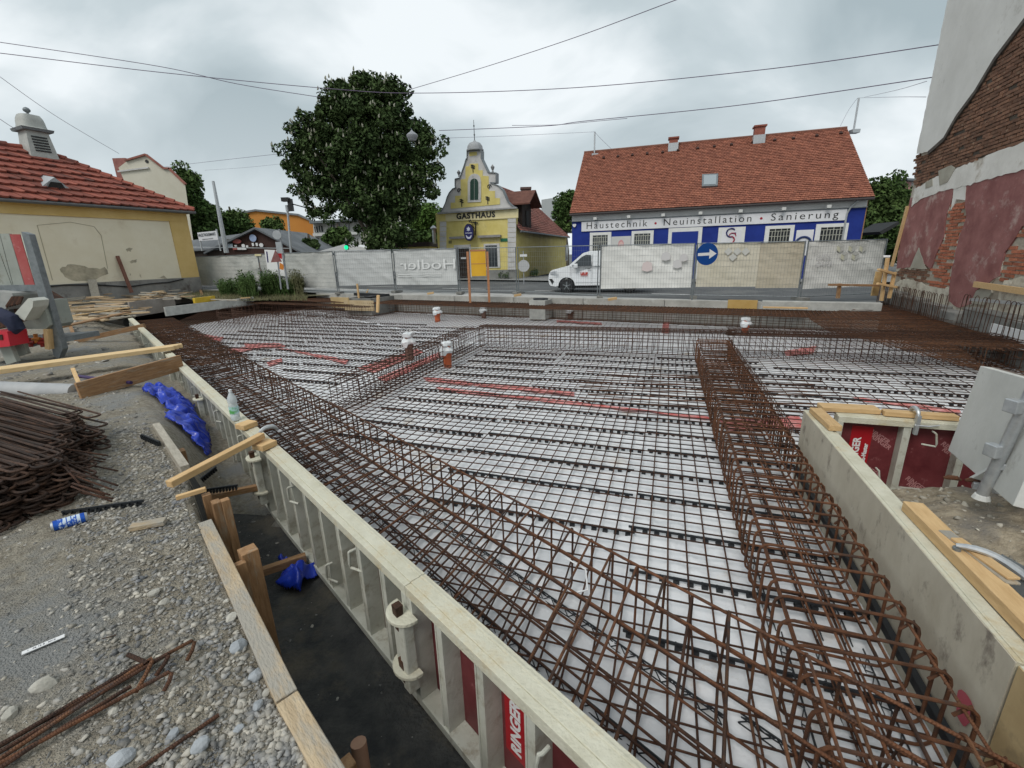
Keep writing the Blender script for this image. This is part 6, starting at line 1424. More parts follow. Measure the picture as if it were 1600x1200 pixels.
# turret
tp_ = LF.P(LF.loc(56, 238, -half)[0], 0, -half+.3); zb_ = zfor(tp_.x, tp_.y, 240); zt1 = zfor(tp_.x, tp_.y, 207); zt2 = zfor(tp_.x, tp_.y, 180); TW = mat('turret_zinc', (.33,.34,.32), (.45,.46,.43), scale=2, rough=.6)
def ring4(w, z): return [tp_+LF.X*(a*w)+LF.Y*(b*w)+V(0,0,z) for a, b in ((-1,-1),(1,-1),(1,1),(-1,1))]
mb = MB(); mb.hexa(ring4(.60, zb_-.9)+ring4(.42, zt1)); tu = mb.build('turret', TW, cb)
mb = MB(); mb.hexa(ring4(.58, zt1)+ring4(.62, zt1+.12)); mb.build('turret_cornice', STEELD, tu)
mb = MB(); vs = []; pr = [(.60, zt1+.12), (.53, zt1+.17), (.50, zt1+.30), (.49, zt1+.45), (.46, zt1+.60), (.39, zt1+.75), (.26, zt2-.08), (.12, zt2-.01), (.03, zt2+.03)]; n_ = 24
for i, (w, z) in enumerate(pr):
    pw = max(.62, .35+.06*i)
    for k in range(n_):
        a = 2*math.pi*(k+.5)/n_; cx_, cy_ = math.cos(a), math.sin(a); vs.append(tp_+LF.X*(w*math.copysign(abs(cx_)**pw, cx_))+LF.Y*(w*math.copysign(abs(cy_)**pw, cy_))+V(0,0,z))
mb.add(vs, [(i*n_+k, i*n_+(k+1) % n_, (i+1)*n_+(k+1) % n_, (i+1)*n_+k) for i in range(len(pr)-1) for k in range(n_)]); mb.build('turret_dome', TW, tu, smooth=True)
mb = MB(); mb.lathe([(.05,0),(.07,.05),(.05,.10),(.14,.18),(.15,.24),(.10,.32),(.02,.36)], tp_+V(0,0,zt2), 12); mb.build('finial', STEELD, tu, smooth=True)
for k in range(6):
    z = zb_+.05+(zt1-zb_-.2)*k/6; w0 = .60-(z-zb_+.9)/(zt1-zb_+.9)*.18; mb = MB(); mb.beam(tp_+LF.X*-.30+LF.Y*(w0+.01)+V(0,0,z), tp_+LF.X*.30+LF.Y*(w0+.01)+V(0,0,z), .04, .07); mb.build('louvre', BLK, tu)
post_ = LF.loc(196, 442); pt = LF.loc(182, 400)
mb = MB(); mb.beam(LF.P(post_[0], post_[1]-.5, .35), LF.P(pt[0], pt[1], .08), .13, .10); mb.tube([LF.P(pt[0]+.05*math.cos(a), pt[1]-.45+.18*math.sin(a), .22) for a in [k*math.pi/6 for k in range(12)]], .015, 5, closed=True); tag(mb.build('leaning_post', wood('post_redbrown', (.16,.07,.05),(.24,.11,.08))), 'red brown post leaning on the cream wall', 'post')
mb = MB(); a, b = LF.loc(141, 462), LF.loc(141, 437); mb.beam(LF.P(a[0], a[1]-.2, .5), LF.P(b[0], b[1], .15), .32, .06); tag(mb.build('leaning_board', WOODG), 'short upright grey board leaning on the base of the cream wall', 'board')
mb = MB(); pts = [(60,450),(100,446),(150,446),(200,449),(235,444),(262,442),(285,437)]; mb.tube([LF.P(*LF.loc(u, v-1), .09) for u, v in pts], .035, 6); tag(mb.build('wall_cable', BLKH, smooth=True), 'black cable sagging along the base of the cream wall', 'cable')

# ---- brick building at the right
WF = Facade((W0.x, W0.y), (W1.x, W1.y)); wb_ = thing('brick_building', 'tall right hand building wall with bare bricks, white plaster and peeling dark red paint', 'building', (14, 9, -.7))
MORT = mat('wall_rubble', (.27,.23,.18), (.44,.39,.32), scale=1.6, rough=.95, bump=2.2, bscale=9, c3=(.55,.52,.46), s3=1.3, t3=.60, detail=9)
mb = MB(); q = [WF.P(0,0), WF.P(16,0), WF.P(16,0,-9), WF.P(0,0,-9)]; mb.prism([p+V(0,0,-.8) for p in q], (0,0,13.5)); mb.build('wall_core', MORT, wb_)
PW = mat('plaster_white', (.60,.59,.56), (.70,.69,.66), scale=.9, rough=.9, c3=(.40,.38,.34), s3=1.4, t3=.66, bump=.5, bscale=7)
PB = mat('plaster_white_band', (.60,.58,.54), (.74,.72,.68), scale=1.3, rough=.9, c3=(.38,.33,.27), s3=1.3, t3=.60, bump=.8, bscale=9)
PR = mat('paint_darkred', (.20,.075,.07), (.32,.14,.13), scale=1.8, rough=.88, c3=(.42,.30,.27), s3=1.9, t3=.59, bump=.5, bscale=8, detail=9)
PGR = mat('plaster_grey_patch', (.30,.28,.23), (.40,.38,.32), scale=2, rough=.95, bump=.6, bscale=12)
PP = mat('plaster_pale_crumbled', (.46,.42,.34), (.62,.58,.49), scale=2.5, rough=.95, bump=2, bscale=14, c3=(.30,.25,.2), s3=2.2, t3=.56, detail=9)
def rough_poly(pts, n=5, a=.035, pix=True):
    q = [WF.loc(*p) for p in pts] if pix else pts; out = []
    for i in range(len(q)):
        A_, B_ = q[i], q[(i+1) % len(q)]; L_ = math.hypot(B_[0]-A_[0], B_[1]-A_[1]); k_ = max(1, int(L_/.12)); 
        for j in range(k_):
            t_ = j/k_; out.append((A_[0]*(1-t_)+B_[0]*t_+J(a), A_[1]*(1-t_)+B_[1]*t_+J(a)))
    return out
def patch(nm, m, pts, d0, d1, a=.03, label=None):
    if nm == 'paint_patch': patch('plaster_patch', PP, pts, d0, d1-.012, a+.07)
    mb = MB(); q = rough_poly(pts, a=a); vs = [WF.P(x, z, d1) for x, z in q]; vb = [WF.P(x+0, z, d0) for x, z in q]; n_ = len(q)
    mb.add(vs+vb, [tuple(range(n_))]+[(i, (i+1) % n_, n_+(i+1) % n_, n_+i) for i in range(n_)])
    me_o = mb.build(nm, m, wb_)
    bm = bmesh.new(); bm.from_mesh(me_o.data); bmesh.ops.triangulate(bm, faces=[f for f in bm.faces if len(f.verts) > 4]); bm.to_mesh(me_o.data); bm.free()
    if label: me_o['label'] = label
    return me_o
zTop = 12.6
up0 = WF.loc(1478, 0); 
UP_ = [(0.02, WF.loc(1431,242)[1]), ]
upper = [(-.0, WF.loc(1431,242)[1])]+[WF.loc(*p) for p in [(1455,237),(1480,215),(1500,180),(1530,140),(1560,90),(1600,38)]]
dx_u = upper[-1][0]-upper[-2][0]; dz_u = upper[-1][1]-upper[-2][1]
upper += [(upper[-1][0]+dx_u*1.5, upper[-1][1]+dz_u*1.5), (15.9, zTop), (-.0, zTop)]
mb = MB(); q = rough_poly(upper, a=.02, pix=False); n_ = len(q)
mb.add([WF.P(x, z, .07) for x, z in q]+[WF.P(x, z, 0) for x, z in q], [tuple(range(n_))]+[(i, (i+1) % n_, n_+(i+1) % n_, n_+i) for i in range(n_)]); o = mb.build('upper_plaster', PW, wb_)
bm = bmesh.new(); bm.from_mesh(o.data); bmesh.ops.triangulate(bm, faces=[f for f in bm.faces if len(f.verts) > 4]); bm.to_mesh(o.data); bm.free(); o['label'] = 'white plaster of the taller part above the slanting roof scar'
# dark slanting roof scar
mb = MB()
for a, b in zip(upper[1:7], upper[2:8]): mb.beam(WF.P(a[0], a[1]-.03, .05), WF.P(b[0], b[1]-.03, .05), .10, .05, up=WF.Y)
mb.build('roof_scar', mat('scar_dark', (.05,.04,.035), (.1,.085,.07), scale=5), wb_)
patch('plaster_band', PB, [(1427,322),(1431,296),(1455,281),(1500,262),(1550,242),(1600,224),(1700,182),(1700,238),(1600,265),(1520,288),(1470,300),(1440,312)], 0, .045, .025, 'white plaster band above the red paint')
patch('paint_patch', PR, [(1424,310),(1445,300),(1494,289),(1489,312),(1478,345),(1477,370),(1466,392),(1457,420),(1446,412),(1438,386),(1427,418),(1403,420),(1404,400),(1414,352)], 0, .03, .02, 'left dark red painted patch')
patch('paint_patch', PR, [(1512,284),(1600,266),(1700,240),(1700,352),(1600,352),(1590,368),(1572,395),(1564,430),(1548,442),(1528,455),(1520,475),(1500,482),(1484,470),(1485,452),(1490,420),(1500,372),(1512,340),(1510,312)], 0, .03, .02, 'large right dark red painted patch')
patch('plaster_patch', PB, [(1494,289),(1512,285),(1511,312),(1496,312),(1488,330)], 0, .035, .015)
patch('plaster_patch', PGR, [(1438,386),(1446,412),(1450,420),(1440,421),(1424,418)], .0, .036, .012, 'grey triangular plaster patch between brick and red paint')
patch('plaster_patch', PGR, [(1470,266),(1490,258),(1497,262),(1484,285),(1472,290)], .045, .055, .012)
patch('plaster_patch', PGR, [(1450,284),(1460,279),(1461,290),(1450,294)], .045, .055, .01)
patch('plaster_patch', PGR, [(1528,455),(1548,442),(1552,458),(1540,476),(1520,474)], 0, .034, .012)
patch('plaster_patch', PP, [(1402,440),(1420,436),(1450,445),(1490,452),(1492,480),(1540,490),(1560,470),(1570,440),(1600,430),(1640,440),(1640,540),(1560,512),(1500,496),(1440,480),(1395,466)], 0, .02, .03, 'crumbled pale plaster at the foot of the wall')
BRK = mat('brick_old', (.13,.065,.042), (.22,.115,.070), scale=6, rough=.95, bump=1, bscale=30, rnd=.3, island=False, c3=(.30,.22,.15), s3=7, t3=.62)
BRKI = mat('brick_old_far', (.13,.065,.042), (.22,.115,.070), scale=6, rough=.95, bump=1, bscale=30, rnd=.3, island=True, c3=(.30,.22,.15), s3=7, t3=.62)
BRR = mat('brick_red', (.30,.09,.05), (.42,.16,.09), scale=6, rough=.95, bump=1, bscale=30, rnd=.25)
zones = [([(1430,244),(1455,238),(1480,216),(1500,181),(1530,141),(1560,91),(1600,39),(1700,-95),(1700,180),(1600,222),(1550,240),(1500,260),(1455,279),(1431,294)], BRK, 'roof'),
         ([(1402,420),(1427,420),(1447,414),(1458,422),(1468,392),(1478,372),(1480,345),(1490,320),(1510,314),(1512,342),(1499,372),(1489,420),(1484,452),(1450,444),(1420,434),(1403,440)], BRR, 'low'),
         ([(1600,354),(1700,354),(1700,430),(1600,428),(1568,438),(1574,396),(1592,370)], BRR, 'low2')]
jz = rough_poly([(1432,246),(1455,240),(1480,218),(1500,183),(1530,143),(1560,93),(1600,41),(1700,-93),(1700,180),(1600,222),(1550,240),(1500,260),(1455,279),(1433,292)], a=.02)
mbj = MB(); mbj.poly([WF.P(x, z, .004) for x, z in jz]); oj = mbj.build('open_joints', mat('joints_dark', (.05,.04,.032), (.11,.09,.07), scale=4, rough=.95), wb_)
bm = bmesh.new(); bm.from_mesh(oj.data); bmesh.ops.triangulate(bm, faces=bm.faces); bm.to_mesh(oj.data); bm.free()
def brickmesh(k):
    r = random.Random(k); mb = MB(); L_, h, d = .262, .062, .05; j = lambda: r.uniform(-.006, .006)
    p = [(-L_/2+j(), 0, -h/2+j()), (L_/2+j(), 0, -h/2+j()), (L_/2+j(), d, -h/2+j()), (-L_/2+j(), d, -h/2+j()), (-L_/2+j(), 0, h/2+j()), (L_/2+j(), 0, h/2+j()), (L_/2+j(), d, h/2+j()), (-L_/2+j(), d, h/2+j())]
    return mb.hexa(p)
bms = {}
for m in (BRK, BRR): bms[m.name] = [brickmesh(k).mesh('brick', m) for k in range(5)]
bricks = []
for pts, m, zn in zones:
    q = [WF.loc(*p) for p in pts]; xs0, xs1 = min(a[0] for a in q), max(a[0] for a in q); zs0_, zs1_ = min(a[1] for a in q), max(a[1] for a in q)
    z = math.floor(zs0_/.078)*.078; row = 0
    while z < zs1_:
        x = xs0-(.14 if row % 2 else 0)
        while x < xs1:
            ok = inpoly(np.array([x]), np.array([z]), q)[0]
            if ok and random.random() > (.03 if zn == 'roof' else .12): bricks.append((x+J(.012), z+J(.005), m, random.uniform(-.03, -.012) if zn == 'roof' else random.uniform(-.035, -.02)))
            x += .28
        z += .078; row += 1
# nearest (largest) 300 as single bricks, the rest joined
bricks.sort(key=lambda b: -(b[0] if WF.P(b[0], 0).length > 0 else 0)); bricks = [b for b in bricks if b[0] < 7.6]
vis = [b for b in bricks if proj_x(b) ] if False else bricks
def onscreen(x, z):
    p = WF.P(x, z); r = np.array([p.x, p.y, p.z-EYE]); d = r@FW; return 800+FP*(r@RT)/d < 1610 and 600-FP*(r@UP)/d > -10
vis = [b for b in bricks if onscreen(b[0], b[1])]; rest = vis[300:]; vis = vis[:300]
for x, z, m, d in vis:
    p = WF.P(x, z, d)-Vector(wb_.location); X_, Y_ = WF.X, WF.Y; a = J(.02)
    inst('brick', random.choice(bms[m.name]), wb_, Matrix(((X_.x,Y_.x,0,p.x),(X_.y,Y_.y,0,p.y),(a,0,1,p.z),(0,0,0,1))))
mbs = MB()
for x, z, m, d in rest:
    WF.box(mbs, x-.13+J(.006), x+.13+J(.006), z-.031+J(.003), z+.031+J(.003), d, d+.05)
so = mbs.build('bricks', BRKI, wb_); so['kind'] = 'stuff'
mb = MB(); a, b = WF.loc(1397, 416), WF.loc(1422, 322); mb.beam(WF.P(a[0], a[1], .06), WF.P(b[0], b[1], .06), .06, .10, up=WF.X); tag(mb.build('edge_batten', WOODN), 'upright fresh batten fixed along the corner of the brick building', 'batten')
mb = MB(); a, b = WF.loc(1532, 444), WF.loc(1600, 456); mb.beam(WF.P(a[0], a[1], .1), WF.P(b[0]+.4, b[1]+.02, .1), .05, .12); tag(mb.build('wall_plank', WOODN), 'fresh plank nailed flat on the brick wall at the right edge', 'plank')
mb = MB(); a, b = WF.loc(1545, 468), WF.loc(1600, 468); mb.beam(WF.P(a[0], a[1], .3), WF.P(b[0]+.6, b[1]-.02, .3), .04, .06); tag(mb.build('grey_rail', STEELG), 'grey metal rail in front of the wall foot at the right edge', 'rail')
# wooden guard frame at the street corner
gf = 'timbers of the guard frame at the street corner of the brick wall'
cY = 13.3
def fr_t(u0, v0, u1, v1, Y, w, h, lb, m=WOODB): timber('guard_timber', lb, at(u0, v0, Y), at(u1, v1, Y), w, h, m, 'timber', gf, up=(0,1,0))
fr_t(1295,445,1373,446,13.2,.06,.08,'long brown rail of the guard frame running left',WOODB)
fr_t(1312,443,1309,466,13.25,.07,.09,'brown upright under the left rail')
fr_t(1373,421,1398,428,13.0,.06,.12,'upper pale cross board of the guard frame',WOODN)
fr_t(1371,443,1401,449,13.0,.06,.10,'lower pale cross board of the guard frame',WOODN)
fr_t(1387,403,1377,470,13.1,.06,.09,'slim left upright of the guard frame',WOODN)
fr_t(1398,425,1389,466,13.05,.06,.09,'right upright of the guard frame',WOODN)
fr_t(1374,424,1366,462,13.35,.20,.04,'wide tan board behind the guard frame',wood('board_tan', (.42,.28,.12),(.5,.36,.18)))
mb = MB(); a, b = at(1380,401,13.4), at(1391,401,13.3); mb.cyl(a, b, .035, 8); tag(mb.build('white_tube', WHT), 'short white tube end by the guard frame', 'tube')

# ------------------------------------------------------------------ FENCE along the street
FB = [(300,452,-.0),(413,455,0),(529,459,-.02),(619,457,-.04),(718,459,-.08),(809,459,-.12),(935,466,-.18),(1081,466,-.22),(1248,469,-.27),(1371,463,-.28)]
fp = [g(*p) for p in FB]
BAN = mat('banner_greywhite', (.52,.53,.52), (.62,.63,.62), scale=.7, rough=.85, bump=1.6, bscale=2.5, detail=4)
BAN2 = mat('banner_beige', (.58,.54,.43), (.66,.62,.52), scale=.6, rough=.85, bump=1.4, bscale=2.5, detail=4)
BAN3 = mat('banner_white', (.74,.74,.71), (.82,.82,.79), scale=.5, rough=.85, bump=1.4, bscale=2.2, detail=4)
BAN4 = mat('banner_mesh_grey', (.42,.43,.41), (.56,.56,.53), scale=.8, rough=.9, bump=1.5, bscale=3)
BANT = mat('banner_tan', (.46,.41,.31), (.54,.49,.39), scale=.8, rough=.9, bump=1.4, bscale=2.5, detail=4)
def banner_mesh(F, x0, x1, z0, z1, d, amp, seed):
    nx, nz = 40, 20; X = np.linspace(x0, x1, nx); Z = np.linspace(z0, z1, nz); XX, ZZ = np.meshgrid(X, Z)
    D = d+amp*(fbm(XX+seed*3+ZZ*1.1, ZZ-XX*.5, .8, 3, seed)+.6*vnoise(XX*.9+ZZ*1.3+seed, ZZ*.3, .22, seed+1))
    mb = MB(); vs = [F.P(a, b, c) for a, b, c in zip(XX.ravel(), ZZ.ravel(), D.ravel())]
    return mb.add(vs, [(j*nx+i, j*nx+i+1, (j+1)*nx+i+1, (j+1)*nx+i) for j in range(nz-1) for i in range(nx-1)])
fl = ['first fence panel with dirty grey mesh banner beside the cream building', 'second fence panel with grey mesh banner behind the weeds', 'third fence panel with crinkled grey banner', 'fourth fence panel with a grey banner lettered in reverse', 'fifth fence panel, open wire left of the yellow board', 'sixth fence panel, open wire in front of the white van', 'seventh fence panel with white wrinkled banner hiding the van', 'eighth fence panel with beige and tan banner behind the arrow sign', 'ninth fence panel with white banner with faint cube marks']
fenceF = []
for i in range(len(fp)-1):
    A_, B_ = fp[i], fp[i+1]; F = Facade((A_.x, A_.y), (B_.x, B_.y)); L_ = (F.B-F.A).length; za, zb = A_.z, B_.z; H_ = 2.0; sl = lambda x: za+(zb-za)*x/L_
    t = thing('fence_panel', fl[i], 'fence', (A_+B_)/2, 'mobile site fence panels'); fenceF.append((F, L_, za, zb, t)); lean = 0
    for x in (.05, L_-.05):
        mb = MB(); mb.cyl(F.P(x, sl(x), 0), F.P(x, sl(x)+H_, 0), .023, 8); mb.build('post', STEELD, t, smooth=True)
    for z in (.12, H_-.02):
        mb = MB(); mb.cyl(F.P(.05, sl(0)+z, 0), F.P(L_-.05, sl(L_)+z, 0), .018, 6); mb.build('rail', STEELD, t)
    mb = MB(); n_ = int(L_/.105)
    for k in range(1, n_):
        x = .05+(L_-.1)*k/n_; mb.tube([F.P(x, sl(x)+.12, .008), F.P(x, sl(x)+H_, .008)], .0026, 3, cap=False)
    for k in range(1, 9):
        mb.tube([F.P(.05, sl(0)+.12+k*.21, .012), F.P(L_-.05, sl(L_)+.12+k*.21, .012)], .003, 3, cap=False)
    o = mb.build('wire_mesh', STEELD, t); o['kind'] = 'stuff'
    for x in (.05,):
        mb = MB(); F.box(mb, x-.12, x+.12, sl(x)-.0, sl(x)+.10, -.3, .3); fo = mb.build('foot_block', CONCD, t)
    ms = [BAN4, BAN4, BAN, BAN, None, None, BAN3, BAN2, BAN3][i]
    if i == 0: ms = BAN4
    if ms:
        bz0 = .38 if i > 1 else .25
        if i == 7:
            mb = banner_mesh(F, .1, L_*.60, za+.42, za+1.95, -.03, .05, 71); mb.build('banner', BAN2, t); mb = banner_mesh(F, L_*.60, L_*.995, zb+.42, zb+1.97, -.035, .05, 75); mb.build('banner', BANT, t)
        else:
            mb = banner_mesh(F, .06, L_-.06, (za+zb)/2+bz0, (za+zb)/2+1.96, -.03, .07, i*7+1); mb.build('banner', ms, t, smooth=True)
# writing on the banners (seen from behind, so it runs backwards)
LG = mat('banner_print_light', (.70,.71,.70), rough=.8)
F, L_, za, zb, t = fenceF[3]
x0, z0_ = F.loc(626, 421); x1, _ = F.loc(712, 421); zt_ = F.loc(700, 409)[1]
text('Hodler', .62, LG, t, F.P(x0, z0_, .01), F.X, V(0,0,1), 'lettering', depth=.003, bold=.0, mirror=True, width=x1-x0)
mb = MB(); 
for a, b in (((622,429),(690,428)), ((622,432),(690,431))): pa, pb = F.loc(*a), F.loc(*b); mb.beam(F.P(pa[0], pa[1], .01), F.P(pb[0], pb[1], .01), .004, .03)
mb.build('banner_line', LG, t)
CG = mat('banner_cube_grey', (.53,.53,.50), rough=.85); CY = mat('banner_cube_yellow', (.60,.59,.46), rough=.85)
F, L_, za, zb, t = fenceF[8]
for k, (u, v) in enumerate([(1313,387),(1331,387),(1348,387),(1319,400),(1336,400)]):
    c = F.loc(u, v); r_ = .17
    for pts, m in (([(0,r_),( .87*r_, .5*r_),(0,0),(-.87*r_,.5*r_)], CG), ([(.87*r_,.5*r_),(.87*r_,-.5*r_),(0,-r_),(0,0)], CG), ([(-.87*r_,.5*r_),(-.87*r_,-.5*r_),(0,-r_),(0,0)], CY)):
        cx_ = sum(p[0] for p in pts)/4; cz_ = sum(p[1] for p in pts)/4
        mb = MB(); mb.prism([F.P(c[0]+(x-cx_)*.9+cx_, c[1]+(z-cz_)*.9+cz_, .012) for x, z in pts], F.Y*.003); mb.build('banner_cube', m, t)
fnt = mat('banner_print_faint', (.60,.59,.59), rough=.85)
a_ = F.loc(1275, 406); text('ZERO', .24, fnt, t, F.P(a_[0], a_[1], .014), F.X, V(0,0,1), 'lettering', depth=.002, mirror=True); a_ = F.loc(1275, 414); text('KMAQ', .22, fnt, t, F.P(a_[0], a_[1]-.05, .014), F.X, V(0,0,1), 'lettering', depth=.002, mirror=True)
F, L_, za, zb, t = fenceF[6]; pk = mat('banner_print_pink', (.66,.57,.56), rough=.85)
for u, v, m, w in ((1011,416,pk,.2),(1040,400,fnt,.17),(1058,412,fnt,.17),(1068,402,fnt,.15)):
    c = F.loc(u, v); mb = MB(); mb.prism([F.P(c[0]+w*x, c[1]+w*z, .05) for x, z in ((-1,-.7),(0,-1),(1,-.7),(.8,.6),(0,.9),(-.8,.6))], F.Y*.003); mb.build('banner_mark', m, t)
F, L_, za, zb, t = fenceF[7]
for u, v in ((1138,393),(1152,393),(1165,393),(1145,402)):
    c = F.loc(u, v); mb = MB(); mb.prism([F.P(c[0]+.14*x, c[1]+.14*z, .03) for x, z in ((-1,0),(0,-1),(1,0),(0,1))], F.Y*.003); mb.build('banner_mark', CG, t)
F, L_, za, zb, t = fenceF[1]
po = thing('poster', 'white poster strip with red and orange print on the grey fence banner', 'poster', F.P(F.loc(440, 410)[0], .8, .05))
mb = MB(); F.poly(mb, [(414,390),(444,391),(447,432),(420,428)], .03, .04); mb.build('sheet', WHT, po)
mb = MB(); F.poly(mb, [(431,393),(441,394),(442,405),(433,400)], .041, .046); mb.build('print', RED, po); mb = MB(); F.poly(mb, [(438,410),(445,414),(444,422),(438,420)], .041, .046); mb.build('print', ORP, po)
mb = MB(); F.poly(mb, [(417,393),(419,393),(421,410),(419,410)], .041, .046); mb.build('print', NAVY, po)
F0 = fenceF[0][0]
for u, v, nm_ in ((404,398,'small cream tag on the grey mesh banner left of the poster'),):
    mb = MB(); F0.poly(mb, [(u-5,v-1),(u+5,v-1),(u+5,v+2),(u-5,v+2)], .03, .04); tag(mb.build('tag', YT), nm_, 'tag')
# sign posts inside the fence
STP = mat('pole_grey', (.20,.21,.22), (.28,.29,.30), scale=6, rough=.6)
sp = thing('sign_cluster', 'traffic sign post with grey sign backs and a brown red triangle in the weeds', 'sign', at(436, 445, 18.6))
SB_ = mat('sign_back_grey', (.30,.32,.33), (.36,.38,.39), scale=5, rough=.5)
mb = MB(); mb.cyl(at(447,432,18.6)-V(0,0,.5), at(436,358,18.6), .04, 8); mb.build('pole', STP, sp); mb = MB(); mb.cyl(at(436,432,18.5)-V(0,0,.5), at(433,400,18.5), .03, 8); mb.build('pole', STP, sp)
c = at(433,367,18.55); mb = MB(); mb.cyl(c, c+V(0,-.03,0), .17, 20); mb.build('round_sign', SB_, sp)
mb = MB(); mb.prism([at(u, v, 18.52) for u, v in ((430,378),(439,378),(442,396),(433,396))], (0,.03,0)); mb.build('plate_sign', SB_, sp)
mb = MB(); mb.prism([at(u, v, 18.42) for u, v in ((430,390),(440,409),(423,410))], (0,.03,0)); mb.build('triangle_sign', mat('triangle_brown', (.17,.05,.045), (.24,.12,.11), scale=4, rough=.6), sp)
# round arrow sign
as_ = thing('arrow_sign', 'round blue traffic sign with a white arrow pointing right on the fence', 'sign', at(1105,397,15.0)); c = at(1105,397,14.95); rr_ = 15.6/FP*14.95*1.04
mb = MB(); mb.cyl(c+V(0,.02,0), c, rr_, 36); mb.build('disc', mat('sign_blue', (.005,.06,.26), rough=.35), as_)
ax = V(1,0,.03).normalized(); az_ = V(-.03,0,1)
mb = MB(); mb.prism([c+ax*(x*rr_)+az_*(z*rr_)+V(0,-.004,0) for x, z in ((-.86,-.13),(.2,-.13),(.2,-.44),(.86,0),(.2,.44),(.2,.13),(-.86,.13))], (0,.003,0)); mb.build('arrow', WHT, as_)
mb = MB(); mb.beam(c+V(-rr_,.06,.1), c+V(rr_*.2,.06,.1), .03, .03); mb.cyl(c+V(-rr_*.9,.1,.3), c+V(-rr_*.95,.12,-1.55), .025, 8); mb.build('bracket', STEELD, as_)
# yellow board on wooden posts
yb = thing('notice_board', 'yellow board on two orange brown timber posts in front of the fence', 'board', g(749, 458, -.08)); Yb = 16.9
OW = wood('post_orangebrown', (.35,.15,.07), (.46,.22,.11))
for (a, b) in (((733,393),(734,459)), ((761,393),(764,459))):
    p = at(*a, Yb); q = at(*b, Yb); q.z = -.12; mb = MB(); mb.beam(q, V(q.x, q.y, p.z), .10, .08); mb.build('post', OW, yb)
mb = MB(); p0, p1 = at(735,393,Yb-.05), at(760,431,Yb-.05); mb.box(p0.x, p1.x, Yb-.07, Yb-.045, p1.z, p0.z); mb.build('board', mat('board_yellow', (.62,.33,.015), (.70,.40,.03), scale=1.5, rough=.6), yb)
mb = MB(); mb.box(p0.x-.02, p1.x+.02, Yb-.08, Yb-.03, p0.z, p0.z+.06); mb.box(p0.x, p1.x, Yb-.078, Yb-.07, (p0.z+p1.z)/2-.01, (p0.z+p1.z)/2+.01); mb.build('trim', OW, yb)

